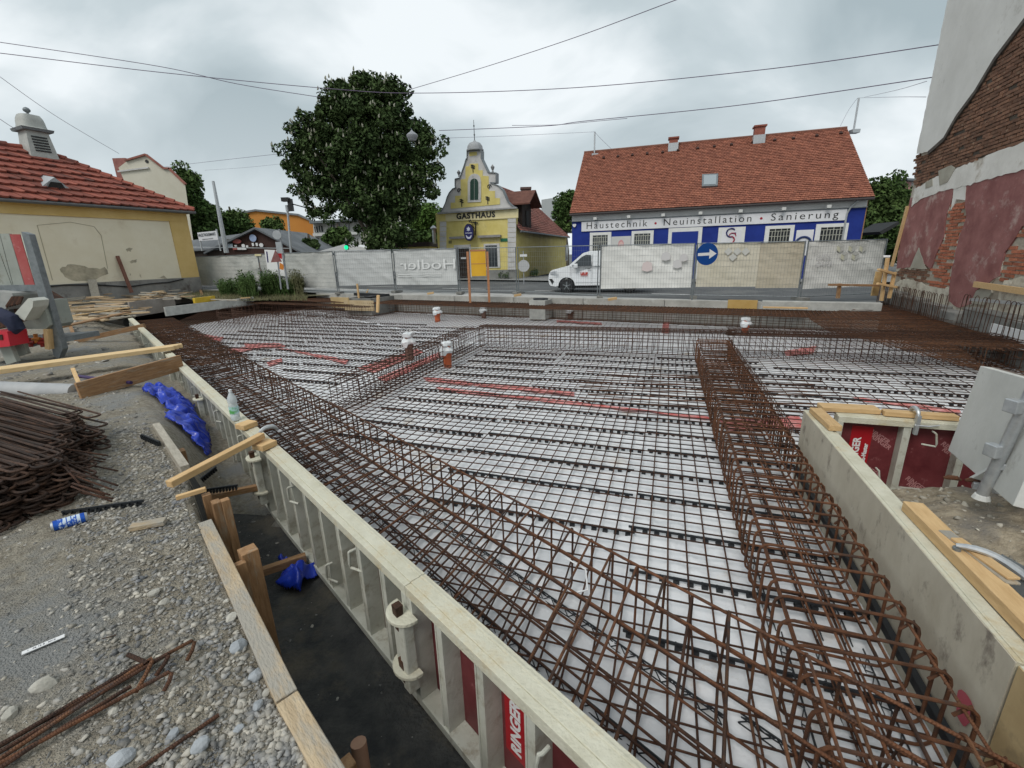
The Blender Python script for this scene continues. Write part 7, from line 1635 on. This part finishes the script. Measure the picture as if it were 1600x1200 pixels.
# ------------------------------------------------------------------ VAN
def van():
    t = thing('van', 'white panel van facing left on the street, partly behind the white banner', 'van', (0,0,0))
    WP_ = mat('paint_white', (.72,.74,.76), (.76,.78,.80), scale=.5, rough=.25, spec=.6)
    BP = mat('van_black', (.015,.015,.016), rough=.45)
    # side profile, x forward = -X ; length 4.9, height 1.97
    prof = [(0.03,.42),(0.0,.62),(.02,.86),(.10,1.02),(.22,1.10),(1.05,1.30),(1.72,1.86),(2.0,1.94),(3.2,1.97),(4.6,1.95),(4.82,1.88),(4.90,1.2),(4.90,.42),(4.72,.30),
            (4.30,.30)]
    def arch(cx): return [(cx+.40*math.cos(math.radians(a)), .34+.40*math.sin(math.radians(a))) for a in range(0, 181, 20)]
    full = prof+[(x, max(.3, z)) for x, z in arch(3.95)]+[(x, max(.3, z)) for x, z in arch(.95)]+[(.40,.30),(.12,.33)]
    W_ = .95
    def wid(x, z):
        w = W_; 
        if z > 1.05: w -= (z-1.05)*.16
        if x < .45: w -= (.45-x)*.55
        if z > 1.85: w -= (z-1.85)*.9
        return w
    mb = MB(); n = len(full); vs = [(x, -wid(x, z), z) for x, z in full]+[(x, wid(x, z), z) for x, z in full]
    mb.add(vs, [tuple(range(n))[::-1], tuple(range(n, 2*n))]+[(i, (i+1) % n, n+(i+1) % n, n+i) for i in range(n)])
    bo = mb.build('body', WP_, t, smooth=True, bevel=.03)
    for s in (-1, 1):
        def sp_(pts, off=.006): return [(x, s*(wid(x, z)+off), z) for x, z in pts]
        mb = MB(); p = sp_([(1.20,1.28),(1.30,1.26),(2.12,1.26),(2.10,1.76),(1.85,1.78),(1.62,1.66)]); mb.prism(p, (0, s*.004, 0)); mb.build('side_window', GLASS, t)
        mb = MB(); p = sp_([(2.2,1.26),(3.3,1.26),(3.3,1.76),(2.2,1.76)], .004); mb.prism(p, (0, s*.004, 0)); mb.build('side_panel', WP_, t)
        mb = MB()
        for pts in ([(2.16,.42),(2.16,1.8)], [(1.18,.5),(1.12,1.26)], [(1.12,1.22),(2.16,1.20)], [(2.16,1.20),(4.8,1.2)], [(1.4,.50),(3.5,.48)], [(3.4,.42),(3.4,1.8)]):
            a, b = sp_(pts, .002); mb.beam(a, b, .012, .012)
        mb.build('door_gap', mat('gap_grey', (.25,.26,.27)) if 'gap_grey' not in bpy.data.materials else bpy.data.materials['gap_grey'], t)
        mb = MB(); mb.box(1.95, 2.1, s*.955-.02, s*.955+.02, 1.12, 1.145); mb.build('door_handle', BP, t)
        mb = MB(); mb.box(1.30, 1.50, s*1.10-.09, s*1.10+.09, 1.18, 1.38); mb.beam((1.42, s*.93, 1.22), (1.42, s*1.05, 1.24), .05, .05); mb.build('mirror', WP_, t, bevel=.03)
        mb = MB(); mb.prism([(.10, s*.74, .88), (.42, s*.925, .95), (.50, s*.935, 1.04), (.34, s*.90, 1.06), (.12, s*.77, .99)], (0, s*.012, 0)); mb.build('headlight', mat('lamp_glass', (.5,.52,.55), rough=.1, spec=.8) if 'lamp_glass' not in bpy.data.materials else bpy.data.materials['lamp_glass'], t)
        mb = MB(); mb.prism([(.01, s*.66, .40), (.22, s*.80, .40), (.30, s*.86, .56), (.2, s*.82, .68), (.02, s*.68, .66)], (0, s*.02, 0)); mb.build('lower_grille', BP, t)
        for cx in (.95, 3.95):
            w = MB(); w.lathe([(.2,-.11),(.30,-.115),(.335,-.09),(.335,.09),(.30,.115),(.2,.11)], (0,0,0), 28); w.v = [(cx+p[0], s*.86+p[2], .335+p[1]) for p in w.v]; wh = w.build('wheel', BP, t, smooth=True)
            r = MB()
            for k in range(5):
                a = k*2*math.pi/5+.3; r.beam((cx+.04*math.cos(a), s*.975, .335+.04*math.sin(a)), (cx+.20*math.cos(a), s*.965, .335+.20*math.sin(a)), .05, .03, up=(0,1,0))
            r.build('rim', STEELD, wh)
            h = MB(); h.cyl((cx, s*.97, .335), (cx, s*.99, .335), .035, 12); h.build('hub_cap', STEELG, wh)
    mb = MB(); f = [(1.10,1.32),(1.68,1.83)]; mb.prism([(1.08,-.80,1.335),(1.08,.80,1.335),(1.70,.72,1.86),(1.70,-.72,1.86)], (-.01,0,.012)); mb.build('windscreen', GLASS, t)
    mb = MB(); mb.box(-.01, .06, -.55, .55, .70, .86); mb.box(-.02, .05, -.6, .6, .42, .58); mb.build('grille', BP, t)
    mb = MB(); mb.box(.5, 4.5, -.8, .8, .22, .42); mb.build('underbody', BP, t)
    rd_ = mat('logo_red', (.55,.05,.03), rough=.4)
    text('LEUP', .15, rd_, t, (1.62, -.962, .86), (1,0,0), (0,0,1), 'logo', depth=.002, bold=.012, width=.36)
    mb = MB(); mb.box(1.62, 1.98, -.966, -.958, .80, .82); mb.build('logo_line', rd_, t)
    return t
vn = van(); vp = g(857, 444, rz(2)-.13); vn.location = (2.15, 23.6, rz(4)-.125); vn.rotation_euler = (0, 0, math.radians(-15))

# ------------------------------------------------------------------ TREES and plants
def leaf_cloud(clumps, per, size, seed, flat=.6):
    r = np.random.default_rng(seed); C = np.array([c[:3] for c in clumps]); R = np.array([c[3] for c in clumps])
    n = len(C)*per; idx = np.repeat(np.arange(len(C)), per)
    d = r.normal(size=(n, 3)); d /= np.linalg.norm(d, axis=1)[:, None]; rad = R[idx]*(.35+.65*r.random(n)**.45)
    P = C[idx]+d*rad[:, None]*np.array([1, 1, .82])
    nrm = d*.7+r.normal(size=(n, 3))*.6+np.array([0, 0, .5]); nrm /= np.linalg.norm(nrm, axis=1)[:, None]
    t = np.cross(nrm, r.normal(size=(n, 3))); t /= np.linalg.norm(t, axis=1)[:, None]; b = np.cross(nrm, t)
    s = size*(.55+.9*r.random(n))[:, None]
    v = np.stack([P-t*s*.5, P+b*s*flat*.5-nrm*s*.1, P+t*s*.5-np.array([0,0,.18])*s, P-b*s*flat*.5-nrm*s*.1], 1).reshape(-1, 3)
    return v, np.arange(n*4).reshape(-1, 4)
LEAFC = mat('leaves_chestnut', (.032,.056,.020), (.060,.092,.032), scale=.45, rough=.6, island=True, rnd=.35, world=True)
LEAFG = mat('leaves_green', (.045,.085,.025), (.085,.13,.04), scale=.3, rough=.6, island=True, rnd=.4, world=True)
LEAFB = mat('leaves_bright', (.07,.13,.03), (.11,.18,.045), scale=.3, rough=.6, island=True, rnd=.35, world=True)
for m in (LEAFC, LEAFG, LEAFB):
    b = m.node_tree.nodes['Principled BSDF']; b.inputs['Specular IOR Level'].default_value = .12; b.inputs['Roughness'].default_value = .85
BARK = mat('bark', (.06,.048,.035), (.12,.10,.08), scale=6, rough=.95, bump=1, bscale=20)
def tree(name, label, base, lobes, n, per, size, trunk_r, m=LEAFG, seed=1, group=None, blossom=0, clump=(.7, 1.3), th=None, shell=.55):
    """lobes: (x, y, z, rx, ry, rz) relative to base"""
    r = random.Random(seed); t = thing(name, label, 'tree', base, group); cl = []
    vol = [l[3]*l[4]*l[5] for l in lobes]; tot = sum(vol)
    for l, v_ in zip(lobes, vol):
        for _ in range(max(3, int(n*v_/tot))):
            d = Vector((r.gauss(0,1), r.gauss(0,1), r.gauss(0,1))).normalized(); k = (shell+(1-shell)*r.random()) if r.random() < .8 else r.random()*.6
            cl.append((l[0]+d.x*l[3]*k, l[1]+d.y*l[4]*k, l[2]+d.z*l[5]*k, r.uniform(*clump)))
    v, f = leaf_cloud(cl, per, size, seed); v = v
    o = link('crown', npmesh('crown', v, f, m), t); o['kind'] = 'stuff'
    if blossom:
        mb = MB()
        for _ in range(blossom):
            c = r.choice(cl); d = Vector((r.gauss(0,1), -abs(r.gauss(0,1)), abs(r.gauss(0,1))*.8)).normalized(); p = Vector(c[:3])+d*c[3]*.95
            mb.tube([p, p+V(J(.03),J(.03),.10), p+V(J(.05),J(.05),.22)], [.05,.055,.012], 5)
        o = mb.build('blossom', mat('blossom_white', (.20,.21,.15), (.32,.31,.25), scale=3, rough=.8), None, origin=(0,0,0)); o.parent = t; o['kind'] = 'stuff'
    H0 = th or (lobes[0][2]-lobes[0][5]*.5); tr = MB(); tr.tube([V(0,0,0), V(.05,.02,H0*.5), V(J(.2),J(.2),H0), V(J(.4),J(.4),H0*1.7)], [trunk_r*1.3, trunk_r, trunk_r*.85, trunk_r*.35], 10)
    for k in range(9):
        c = r.choice(cl); q = Vector(c[:3]); s0 = V(0, 0, H0*r.uniform(.7, 1.4)); tr.tube([s0, s0.lerp(q, .5)+V(0,0,.3), q], [trunk_r*.42, trunk_r*.25, trunk_r*.08], 6)
    for i in range(len(tr.v)): pass
    o = link('trunk', tr.mesh('trunk', BARK, True), t)
    return t
TY = 33.0
def lob(u, v, wu, hv, Y=TY, dy=0, ry=None, base=None):
    p = at(u, v, Y); k = Y/FP*1.02; return (p.x-base.x, p.y-base.y+dy, p.z-base.z, wu/2*k, ry or wu/2*k*.6, hv/2*k)
tbv = V(at(590,425,TY).x, TY, -.4)
L_ = [lob(u, v, w, h, base=tbv) for u, v, w, h in ((570,215,150,130),(588,140,90,50),(562,160,100,60),(530,165,60,56),(612,160,60,50),(505,215,84,80),(478,205,48,40),(465,245,56,54),(490,275,80,70),(470,290,40,44),(545,265,120,90),(600,270,110,90),(645,215,60,76),(665,200,40,54),(672,240,52,60),(650,280,76,70),(640,315,60,44),(572,315,110,80),(508,318,50,50),(490,335,34,30),(612,335,90,60),(608,372,84,46),(580,374,56,40))]
tree('chestnut_tree', 'large dark horse chestnut in bloom beside the inn', tbv, L_, 950, 110, .22, .42, LEAFC, 5, blossom=750, clump=(.30, .62), th=3.2, shell=.5)
def simple_tree(label, u, v, wu, hv, Y, seed, m=LEAFG, n=70, per=130, size=.4, name='tree', group='trees behind the street', extra=()):
    b = at(u, v, Y); b = V(b.x, Y, -.5); ls = [lob(u, v, wu, hv, Y, base=b)]+[lob(*e, Y, base=b) for e in extra]
    return tree(name, label, b, ls, n, per, size, .25, m, seed, group, clump=(min(.54*Y/33, wu*Y/FP*.16), min(1.0*Y/33, wu*Y/FP*.30)), th=max(1, ls[0][2]-ls[0][5]))
simple_tree('tall green tree right behind the cream gabled house', 302, 330, 46, 120, 46, 11, LEAFG, 110, 150, .30, extra=((290,285,30,44),(312,365,44,50)))
simple_tree('round bush tree behind the brown shed, left of the orange hall', 366, 352, 46, 36, 52, 12, LEAFG, 70, 120, .30)
simple_tree('slim tree in front of the orange hall', 425, 362, 34, 44, 44, 13, LEAFG, 50, 110, .24, extra=((440,378,30,22),))
simple_tree('low dark bush at the right end of the orange hall', 484, 386, 22, 22, 42, 14, LEAFC, 30, 100, .34)
simple_tree('bush in front of the white apartment block', 528, 372, 34, 26, 48, 15, LEAFG, 30, 100, .4)
simple_tree('bright green tree between the chestnut and the inn', 668, 350, 44, 60, 46, 16, LEAFB, 70, 130, .3)
simple_tree('low hedge behind the yellow outbuilding', 650, 378, 60, 30, 44, 17, LEAFG, 40, 110, .4)
simple_tree('green tree behind the inn roof, left of the blue shop', 886, 330, 34, 56, 60, 18, LEAFG, 60, 120, .36)
simple_tree('large dark green tree between the blue shop and the brick wall', 1382, 335, 56, 100, 36, 19, LEAFG, 150, 150, .27, extra=((1368,300,36,34),(1400,360,50,90),(1362,345,30,60)))
simple_tree('tree behind the scaffolded pale house at the right', 1405, 318, 30, 36, 46, 20, LEAFG, 40, 120, .42)
simple_tree('tree further back by the far left edge of the shed', 335, 352, 34, 50, 50, 21, LEAFG, 50, 110, .3)
# weeds by the fence
def weeds(label, pts, h, seed, n=420, m=LEAFG):
    r = random.Random(seed); mb = MB()
    for _ in range(n):
        u = r.uniform(*pts[:2]); v = r.uniform(*pts[2:]); p = g(u, v, -.05); hh_ = h*r.uniform(.4, 1.0); q = p+V(r.gauss(0,.10), r.gauss(0,.10), hh_); w = .016
        mb.add([p+V(-w,0,0), p+V(w,0,0), q], [(0,1,2)])
        for k in range(7):
            c = p.lerp(q, r.uniform(.1,1)); d = V(r.gauss(0,1), r.gauss(0,1), r.uniform(-.2,.8)).normalized()*r.uniform(.07,.18); s_ = V(-d.y, d.x, 0)*.28
            mb.add([c, c+d*.5+s_, c+d, c+d*.5-s_], [(0,1,2,3)])
    o = mb.build('weed_plant', m); return tag(o, label, 'weeds', 'clumps of weeds in front of the grey fence')
weeds('left clump of tall weeds before the grey fence', (345,375,456,462), .85, 1)
weeds('second clump of weeds, the tall narrow one', (378,402,457,466), 1.2, 2, 620)
weeds('third clump, bushy bright weeds under the traffic sign', (412,440,455,462), 1.25, 3, 760, LEAFG)
weeds('fourth clump of weeds, right of the sign post', (438,462,456,462), .85, 4)
weeds('tall thin brownish weeds at the right end of the clumps', (460,474,457,462), 1.25, 5, 320, mat('weed_dry', (.09,.10,.04), (.15,.14,.07), scale=3, island=True, rnd=.3))
mb = MB(); r = random.Random(9)
for _ in range(2600):
    p = g(r.uniform(300,480), r.uniform(457,470), -.08); q = p+V(r.gauss(0,.05), r.gauss(0,.05), r.uniform(.05,.22)); mb.add([p+V(-.012,0,0), p+V(.012,0,0), q], [(0,1,2)])
tag(mb.build('grass', mat('grass_dry', (.08,.085,.035), (.15,.135,.07), scale=2, island=True, rnd=.35, rough=.9)), 'short rough grass along the foot of the left fence', 'grass', None, 'stuff')
mb = MB(); 
GS = mat('grass_soil', (.10,.10,.055), (.17,.15,.09), scale=2, rough=.95)
q = [g(300,468,-.09), g(395,470,-.09), g(455,464,-.08), g(520,461,-.08), g(520,455,-.06), g(300,452,-.06), g(250,456,-.09)]
mb.poly(q); mb.build('verge', GS)['kind'] = 'structure'
weeds('small green tuft at the foot of the inn wall', (779,795,431,434), .5, 7, 120)
weeds('small green tuft by the inn side wall', (828,840,428,431), .5, 8, 120)

# ------------------------------------------------------------------ BACKGROUND BUILDINGS
def blockpx(name, label, pts, Y, th, m, cat='building'):
    c = sum((at(u, v, Y) for u, v in pts), V(0,0,0))/len(pts); t = thing(name, label, cat, V(c.x, Y+th/2, -.5))
    q = [at(u, v, Y) for u, v in pts]
    dd = V(c.x, c.y, 0).normalized()*th
    mb = MB(); mb.prism(q, dd); mb.build('wall', m, t); return t
G2 = mat('plaster_cream_grey', (.50,.47,.38), (.58,.55,.46), scale=.4, rough=.9)
t = blockpx('gabled_house', 'tall pale gabled house rising behind the cream building', [(185,262),(198,252),(228,243),(254,262),(264,264),(289,287),(309,425),(215,425),(215,330)], 44, 12, G2)
mb = MB()
for a, b in (((196,251),(228,241.5)), ((228,241.5),(256,263)), ((256,263),(266,263)), ((264,263),(290,288))): mb.beam(at(*a,43.95), at(*b,43.95), .25, .14)
mb.build('roof_edge', TILED, t)
mb = MB(); c = at(229,252,43.95); mb.cyl(c, c+V(0,.1,0), .14, 12); mb.build('round_window', BLK, t)
mb = MB(); a = at(176,268,45); b = at(192,241,45); mb.box(a.x+.25, b.x+.1, 45, 46, a.z-1.2, b.z-.3); mb.build('chimney', mat('chimney_redbrown', (.22,.08,.07), (.3,.13,.11), scale=2), t)
mb = MB(); mb.beam(at(184,268,43.9), at(232,262,43.9), .1, .12); mb.build('string_course', GW, t)
# brown shed
sh = thing('shed', 'low dark brown shed with grey gable roof covered in small advertising signs', 'shed', V(at(400,400,38).x, 40, -.3))
mb = MB(); mb.prism([at(u, v, 38) for u, v in ((348,388),(396,357),(452,384),(452,410),(348,410))], (0, 9, 0)); mb.build('wall', mat('boards_darkbrown', (.045,.022,.017), (.07,.035,.028), scale=2, rough=.85, stretch=(8,1,1)), sh)
RFG = mat('roof_felt_grey', (.11,.12,.13), (.17,.18,.19), scale=.8, rough=.9)
pk_ = at(397,355,37.6)
for (u, v) in ((318,394),(475,396)):
    e_ = at(u, v, 37.6); mb = MB(); mb.prism([e_, pk_, pk_+V(0,9.6,0), e_+V(0,9.6,0)], (0,0,-.14)); mb.build('roof', RFG, sh)
mb = MB(); mb.prism([at(280,378,39), at(385,364,39), at(340,388,37.7), at(285,391,37.7)], (0,0,-.12)); mb.build('roof', RFG, sh)
mb = MB(); mb.prism([at(u, v, 37.9) for u, v in ((285,391),(350,389),(352,410),(285,410))], (0, .1, 0)); mb.build('wall', DKW, sh)
mb = MB(); a = at(340,386,37.3); b = at(452,388,37.3); mb.beam(at(300,386,37.3), b, .05, .06); mb.build('rail', STEELG, sh)
def sign(u, v, ru, rv, m, label, Y=37.85, shape=16):
    c = at(u, v, Y); k = Y/FP; mb = MB(); mb.prism([c+V(math.cos(2*math.pi*i/shape+(math.pi/4 if shape == 4 else 0))*ru*k*(1.41 if shape == 4 else 1), 0, math.sin(2*math.pi*i/shape+(math.pi/4 if shape == 4 else 0))*rv*k*(1.41 if shape == 4 else 1)) for i in range(shape)], (0,.05,0)); return tag(mb.build('advert_sign', m), label, 'sign', 'small signs on the brown shed')
BLS = mat('sign_lightblue', (.22,.32,.55), (.5,.55,.68), scale=1.5, rough=.5); RDS = mat('sign_red', (.40,.07,.06), (.5,.2,.18), scale=2, rough=.5)
sign(395,372,5.2,5.2,BLS,'round light blue sign under the shed gable'); sign(370,377,6.5,3.2,RDS,'oval red sign on the shed gable'); sign(357,376,3.4,2.4,mat('sign_darkgrey', (.1,.1,.09)),'small dark oval sign next to the red one')
sign(359.5,383.5,3.6,2.5,mat('sign_blue_white', (.4,.5,.6), (.65,.7,.72), scale=2),'small blue and white rectangular sign on the shed',shape=4); sign(380,384,2.6,2.6,WHT,'small round white sign on the shed'); sign(386,385,1.7,1.7,WHT,'smaller round sign beside the white one')
sign(395,382,1.5,2.2,WHT,'left of two small white square signs on the shed',shape=4); sign(401,382,1.5,2.2,WHT,'right of two small white square signs on the shed',shape=4); sign(408,383,3.2,3.0,WHT,'white figure shaped sign at the right of the shed',shape=7)
sign(367,388.5,3.2,1.6,RDS,'first small sign along the shed eaves',shape=4); sign(374,388.5,3.0,1.6,WHT,'second small sign along the shed eaves',shape=4); sign(381,388.5,3.2,1.6,WHT,'third small sign along the shed eaves',shape=4); sign(368,384,1.8,1.2,WHT,'tiny white sign left of the round ones',shape=4)
bb = thing('billboard', 'white billboard with two lines of text on two posts beside the shed roof', 'sign', at(325,392,36.5))
mb = MB(); mb.prism([at(u, v, 36.5) for u, v in ((308,363.5),(338,360.5),(341,374.5),(311,376.5))], (0,.08,0)); mb.build('board', SGN, bb)
for a, b in (((338,358),(345,392)), ((313,376),(316,392))): mb = MB(); mb.cyl(at(*a,36.6), at(*b,36.6), .06, 8); mb.build('post', STEELG, bb)
xd_ = (at(338,360.5,36.5)-at(308,363.5,36.5)).normalized(); pt_ = at(310.5,370,36.48); 
text('HALZE TROILERMARKT', .3, mat('print_grey', (.12,.13,.14)), bb, pt_, xd_, V(0,0,1)+xd_*-.2, 'lettering', depth=.004, bold=.004, width=1.36); text('GEBRAUCHTWAREN', .1, bpy.data.materials['print_grey'], bb, at(316,374.8,36.48), xd_, V(0,0,1), 'lettering', depth=.004, width=.85)
# orange hall
ORW = mat('hall_orange', (.48,.19,.035), (.55,.24,.05), scale=.2, rough=.85)
t = blockpx('orange_hall', 'large plain orange hall behind the shed', [(343,345),(352,338),(400,329),(466,336),(493,348),(496,425),(343,425)], 70, 30, ORW)
mb = MB(); 
for a, b in (((343,344),(352,337)), ((352,337),(400,328.5)), ((400,328.5),(466,335.5)), ((466,335.5),(493,347.5))): mb.beam(at(*a,69.9), at(*b,69.9), .4, .25)
mb.build('roof_edge', STEELD, t)
# white apartments
t = blockpx('apartment_block', 'white apartment block with dark windows left of the chestnut', [(489,349),(520,343),(640,338),(640,425),(494,425)], 62, 12, mat('block_white', (.48,.48,.45), (.56,.56,.53), scale=.3, rough=.9))
for (u0, v0, u1, v1) in [(491,354,497,363),(498,353,505,362),(517,351,524,361),(526,350,532,360),(540,350,547,360),(493,372,499,381),(504,372,509,380),(520,370,526,378)]:
    mb = MB(); a, b = at(u0, v0, 61.95), at(u1, v1, 61.95); mb.box(a.x, b.x, 61.9, 62, b.z, a.z); w = mb.build('window', GLASS, t); mb = MB(); mb.box((a.x+b.x)/2-.04, (a.x+b.x)/2+.04, 61.86, 61.9, b.z, a.z); mb.build('window_bar', GW, w)
for v in (367,):
    mb = MB(); mb.beam(at(490,v,61.7), at(560,v-3,61.7), .5, .35); mb.build('balcony_band', mat('band_pale', (.6,.6,.58)), t)
mb = MB(); mb.beam(at(487,348,61.6), at(600,341,61.6), 1.5, .3); mb.build('roof_edge', STEELD, t)
tt = MB(); tt.prism([at(497,393,40), at(540,381,40), at(585,390,40), at(560,398,40)], (0,5,0)); tag(tt.build('white_tent', mat('tent_white', (.70,.70,.69), rough=.7)), 'white tent roof behind the third fence panel', 'tent')
t = blockpx('small_kiosk', 'small red roofed kiosk half hidden behind the fence under the chestnut', [(530,389),(560,384),(565,392),(565,410),(530,410)], 41, 3, mat('kiosk_red', (.22,.09,.06), (.3,.14,.1), scale=1))
t = blockpx('far_block', 'far pale flat roofed block behind the inn', [(846,312),(866,309),(900,313),(900,360),(846,360)], 70, 10, mat('far_pale', (.42,.44,.44), rough=.9))
t = blockpx('far_house', 'pale far house with pink corner behind the trees at the right', [(1385,290),(1402,280),(1436,283),(1436,420),(1385,420)], 50, 8, mat('far_house_pale', (.42,.41,.40), (.5,.49,.47), scale=.5))
mb = MB(); mb.prism([at(u, v, 49.9) for u, v in ((1404,284),(1424,284),(1424,305),(1400,305))], (0,.1,0)); mb.build('pink_corner', mat('far_pink', (.45,.25,.23)), t)
mb = MB(); mb.beam(at(1385,291,49.8), at(1402,280,49.8), .6, .2); mb.beam(at(1402,280,49.8), at(1440,282,49.8), .6, .2); mb.build('roof_edge', STEELD, t)
mb = MB(); mb.prism([at(u, v, 30) for u, v in ((1374,362),(1404,346),(1406,350),(1378,366))], (0,2,0)); tag(mb.build('dark_canopy', BLK), 'dark canopy between the tree and the brick wall', 'canopy')  # thin slab in plain black

# ------------------------------------------------------------------ poles, lamps, wires
lm = thing('lamp_pole', 'thin grey pole behind the shed', 'pole', at(350,390,34)); mb = MB(); mb.tube([at(354,395,34), at(333,283,34)], [.16,.09], 10); mb.build('pole', STEELG, lm, smooth=True)
tl = thing('signal_mast', 'metal mast with dark signal head before the orange hall', 'traffic light', at(458,400,37)); mb = MB(); mb.tube([at(455,398,37), at(449,325,37)], [.09,.08], 8); mb.build('mast', STEELG, tl, smooth=True)
mb = MB(); p = at(449,324,37); mb.cyl(p-V(0,0,.3), p+V(0,0,.15), .15, 10); mb.build('mast_head', STEELG, tl)
mb = MB(); a, b = at(450,311,36.9), at(455,330,36.9); mb.box(a.x, b.x+.2, 36.7, 37, b.z, a.z); c = at(446,313,36.9); mb.box(c.x-.2, c.x+.35, 36.6, 37, c.z-.1, c.z+.18); mb.beam(at(454,318,37), at(480,325,37), .08, .08); mb.build('signal_head', BLK, tl)
tg_ = thing('traffic_light', 'traffic light showing green below the chestnut crown', 'traffic light', at(541,388,34)); mb = MB(); a, b = at(538,374,34), at(543.5,390,34); mb.box(a.x, b.x, 34, 34.3, b.z, a.z); mb.build('housing', BLK, tg_)
mb = MB(); c = at(540.8,386.6,33.98); mb.cyl(c, c+V(0,.02,0), .15, 16); mb.build('green_lens', mat('lens_green', (0,.4,.25), rough=.3, emit=(0,.6,.22,1.1)), tg_); mb = MB(); p = at(541,390,34.2); mb.cyl(V(p.x,34.2,-.4), V(p.x,34.2,p.z), .06, 8); mb.build('pole', STEELD, tg_)
sl = thing('street_lamp', 'grey lamp hanging from the overhead wire in front of the chestnut', 'street lamp', at(645,212,24)); c = at(644,213,24); mb = MB(); mb.lathe([(0,-.20),(.16,-.18),(.22,-.08),(.27,0),(.27,.05),(.20,.12),(.08,.2),(.02,.28)], c, 16); mb.build('lamp_housing', mat('lamp_grey', (.26,.27,.29), rough=.4), sl, smooth=True)
mb = MB(); mb.tube([c+V(0,0,.28), at(642,200,24)], .015, 6); mb.build('hanger', STEELD, sl)
WIRE = mat('wire_dark', (.13,.10,.16), rough=.5)
wg = 'overhead wires across the street'
def wire(label, pts, r=.014):
    P_ = [at(*p) for p in pts]; out = []
    for i in range(len(P_)-1):
        p0 = P_[max(0, i-1)]; p1 = P_[i]; p2 = P_[i+1]; p3 = P_[min(len(P_)-1, i+2)]
        for k in range(8):
            t_ = k/8; out.append(.5*((2*p1)+(p2-p0)*t_+(2*p0-5*p1+4*p2-p3)*t_*t_+(3*p1-p0-3*p2+p3)*t_**3))
    out.append(P_[-1]); mb = MB(); mb.tube(out, r*.72, 5); return tag(mb.build('overhead_wire', WIRE, smooth=True), label, 'wire', wg)
wire('thick wire crossing the whole sky from left to the brick building', [(-60,77,21),(0,83,21),(250,113,22),(508,138,23),(650,145.5,23),(900,137,21),(1200,108,18),(1467,70,15)], .02)
wire('wire sloping from the upper left into the chestnut crown', [(-60,58,21),(0,66,21),(250,104,22),(370,131,22.5),(500,152,23)], .018)
wire('wire rising from the chestnut to the top edge of the picture', [(640,140,24),(760,104,22),(900,58,19),(1056,0,16),(1180,-45,14)], .016)
wire('double wire from the chestnut to the brick building above the shop', [(686,204,25),(850,197,23),(915,189,22),(1150,165,19),(1456,121,15)], .02)
wire('second strand sagging under the double wire above the inn', [(800,196,23),(870,195,22.6),(925,190,22),(980,185,21)], .014)
wire('thin wire from the chestnut to the left roof mast', [(690,216,30),(800,212,32),(929,206,38.5)], .012)
wire('thin wire from the upper left down behind the cream roof', [(-60,75,20),(0,120,21),(90,183,24),(186,240,30)], .014)
wire('short wire at the left edge next to the turret', [(-40,155,20),(0,186,21),(26,203,22)], .014)
wire('thin wire from the pale gabled house to the chestnut', [(255,261,43),(340,251,38),(440,240,34)], .016)
wire('fainter wire below it from the thin pole to the chestnut', [(320,266,40),(380,262,37),(440,256,34)], .009)
wire('thin wire from the right roof mast to the brick wall', [(1340,153,37),(1400,151.5,25),(1447,151.5,15)], .012)
wire('slack wire above the right roof mast', [(1350,152,34),(1400,141,24),(1448,127,15)], .012)
wire('bracing wire from the right roof mast down to the ridge', [(1340,153,37.5),(1326,172,37.8),(1313,197,38)], .014)
wire('bracing wire from the left roof mast down to the ridge', [(929,206,38.5),(942,220,38.6),(960,237,38.7)], .014)
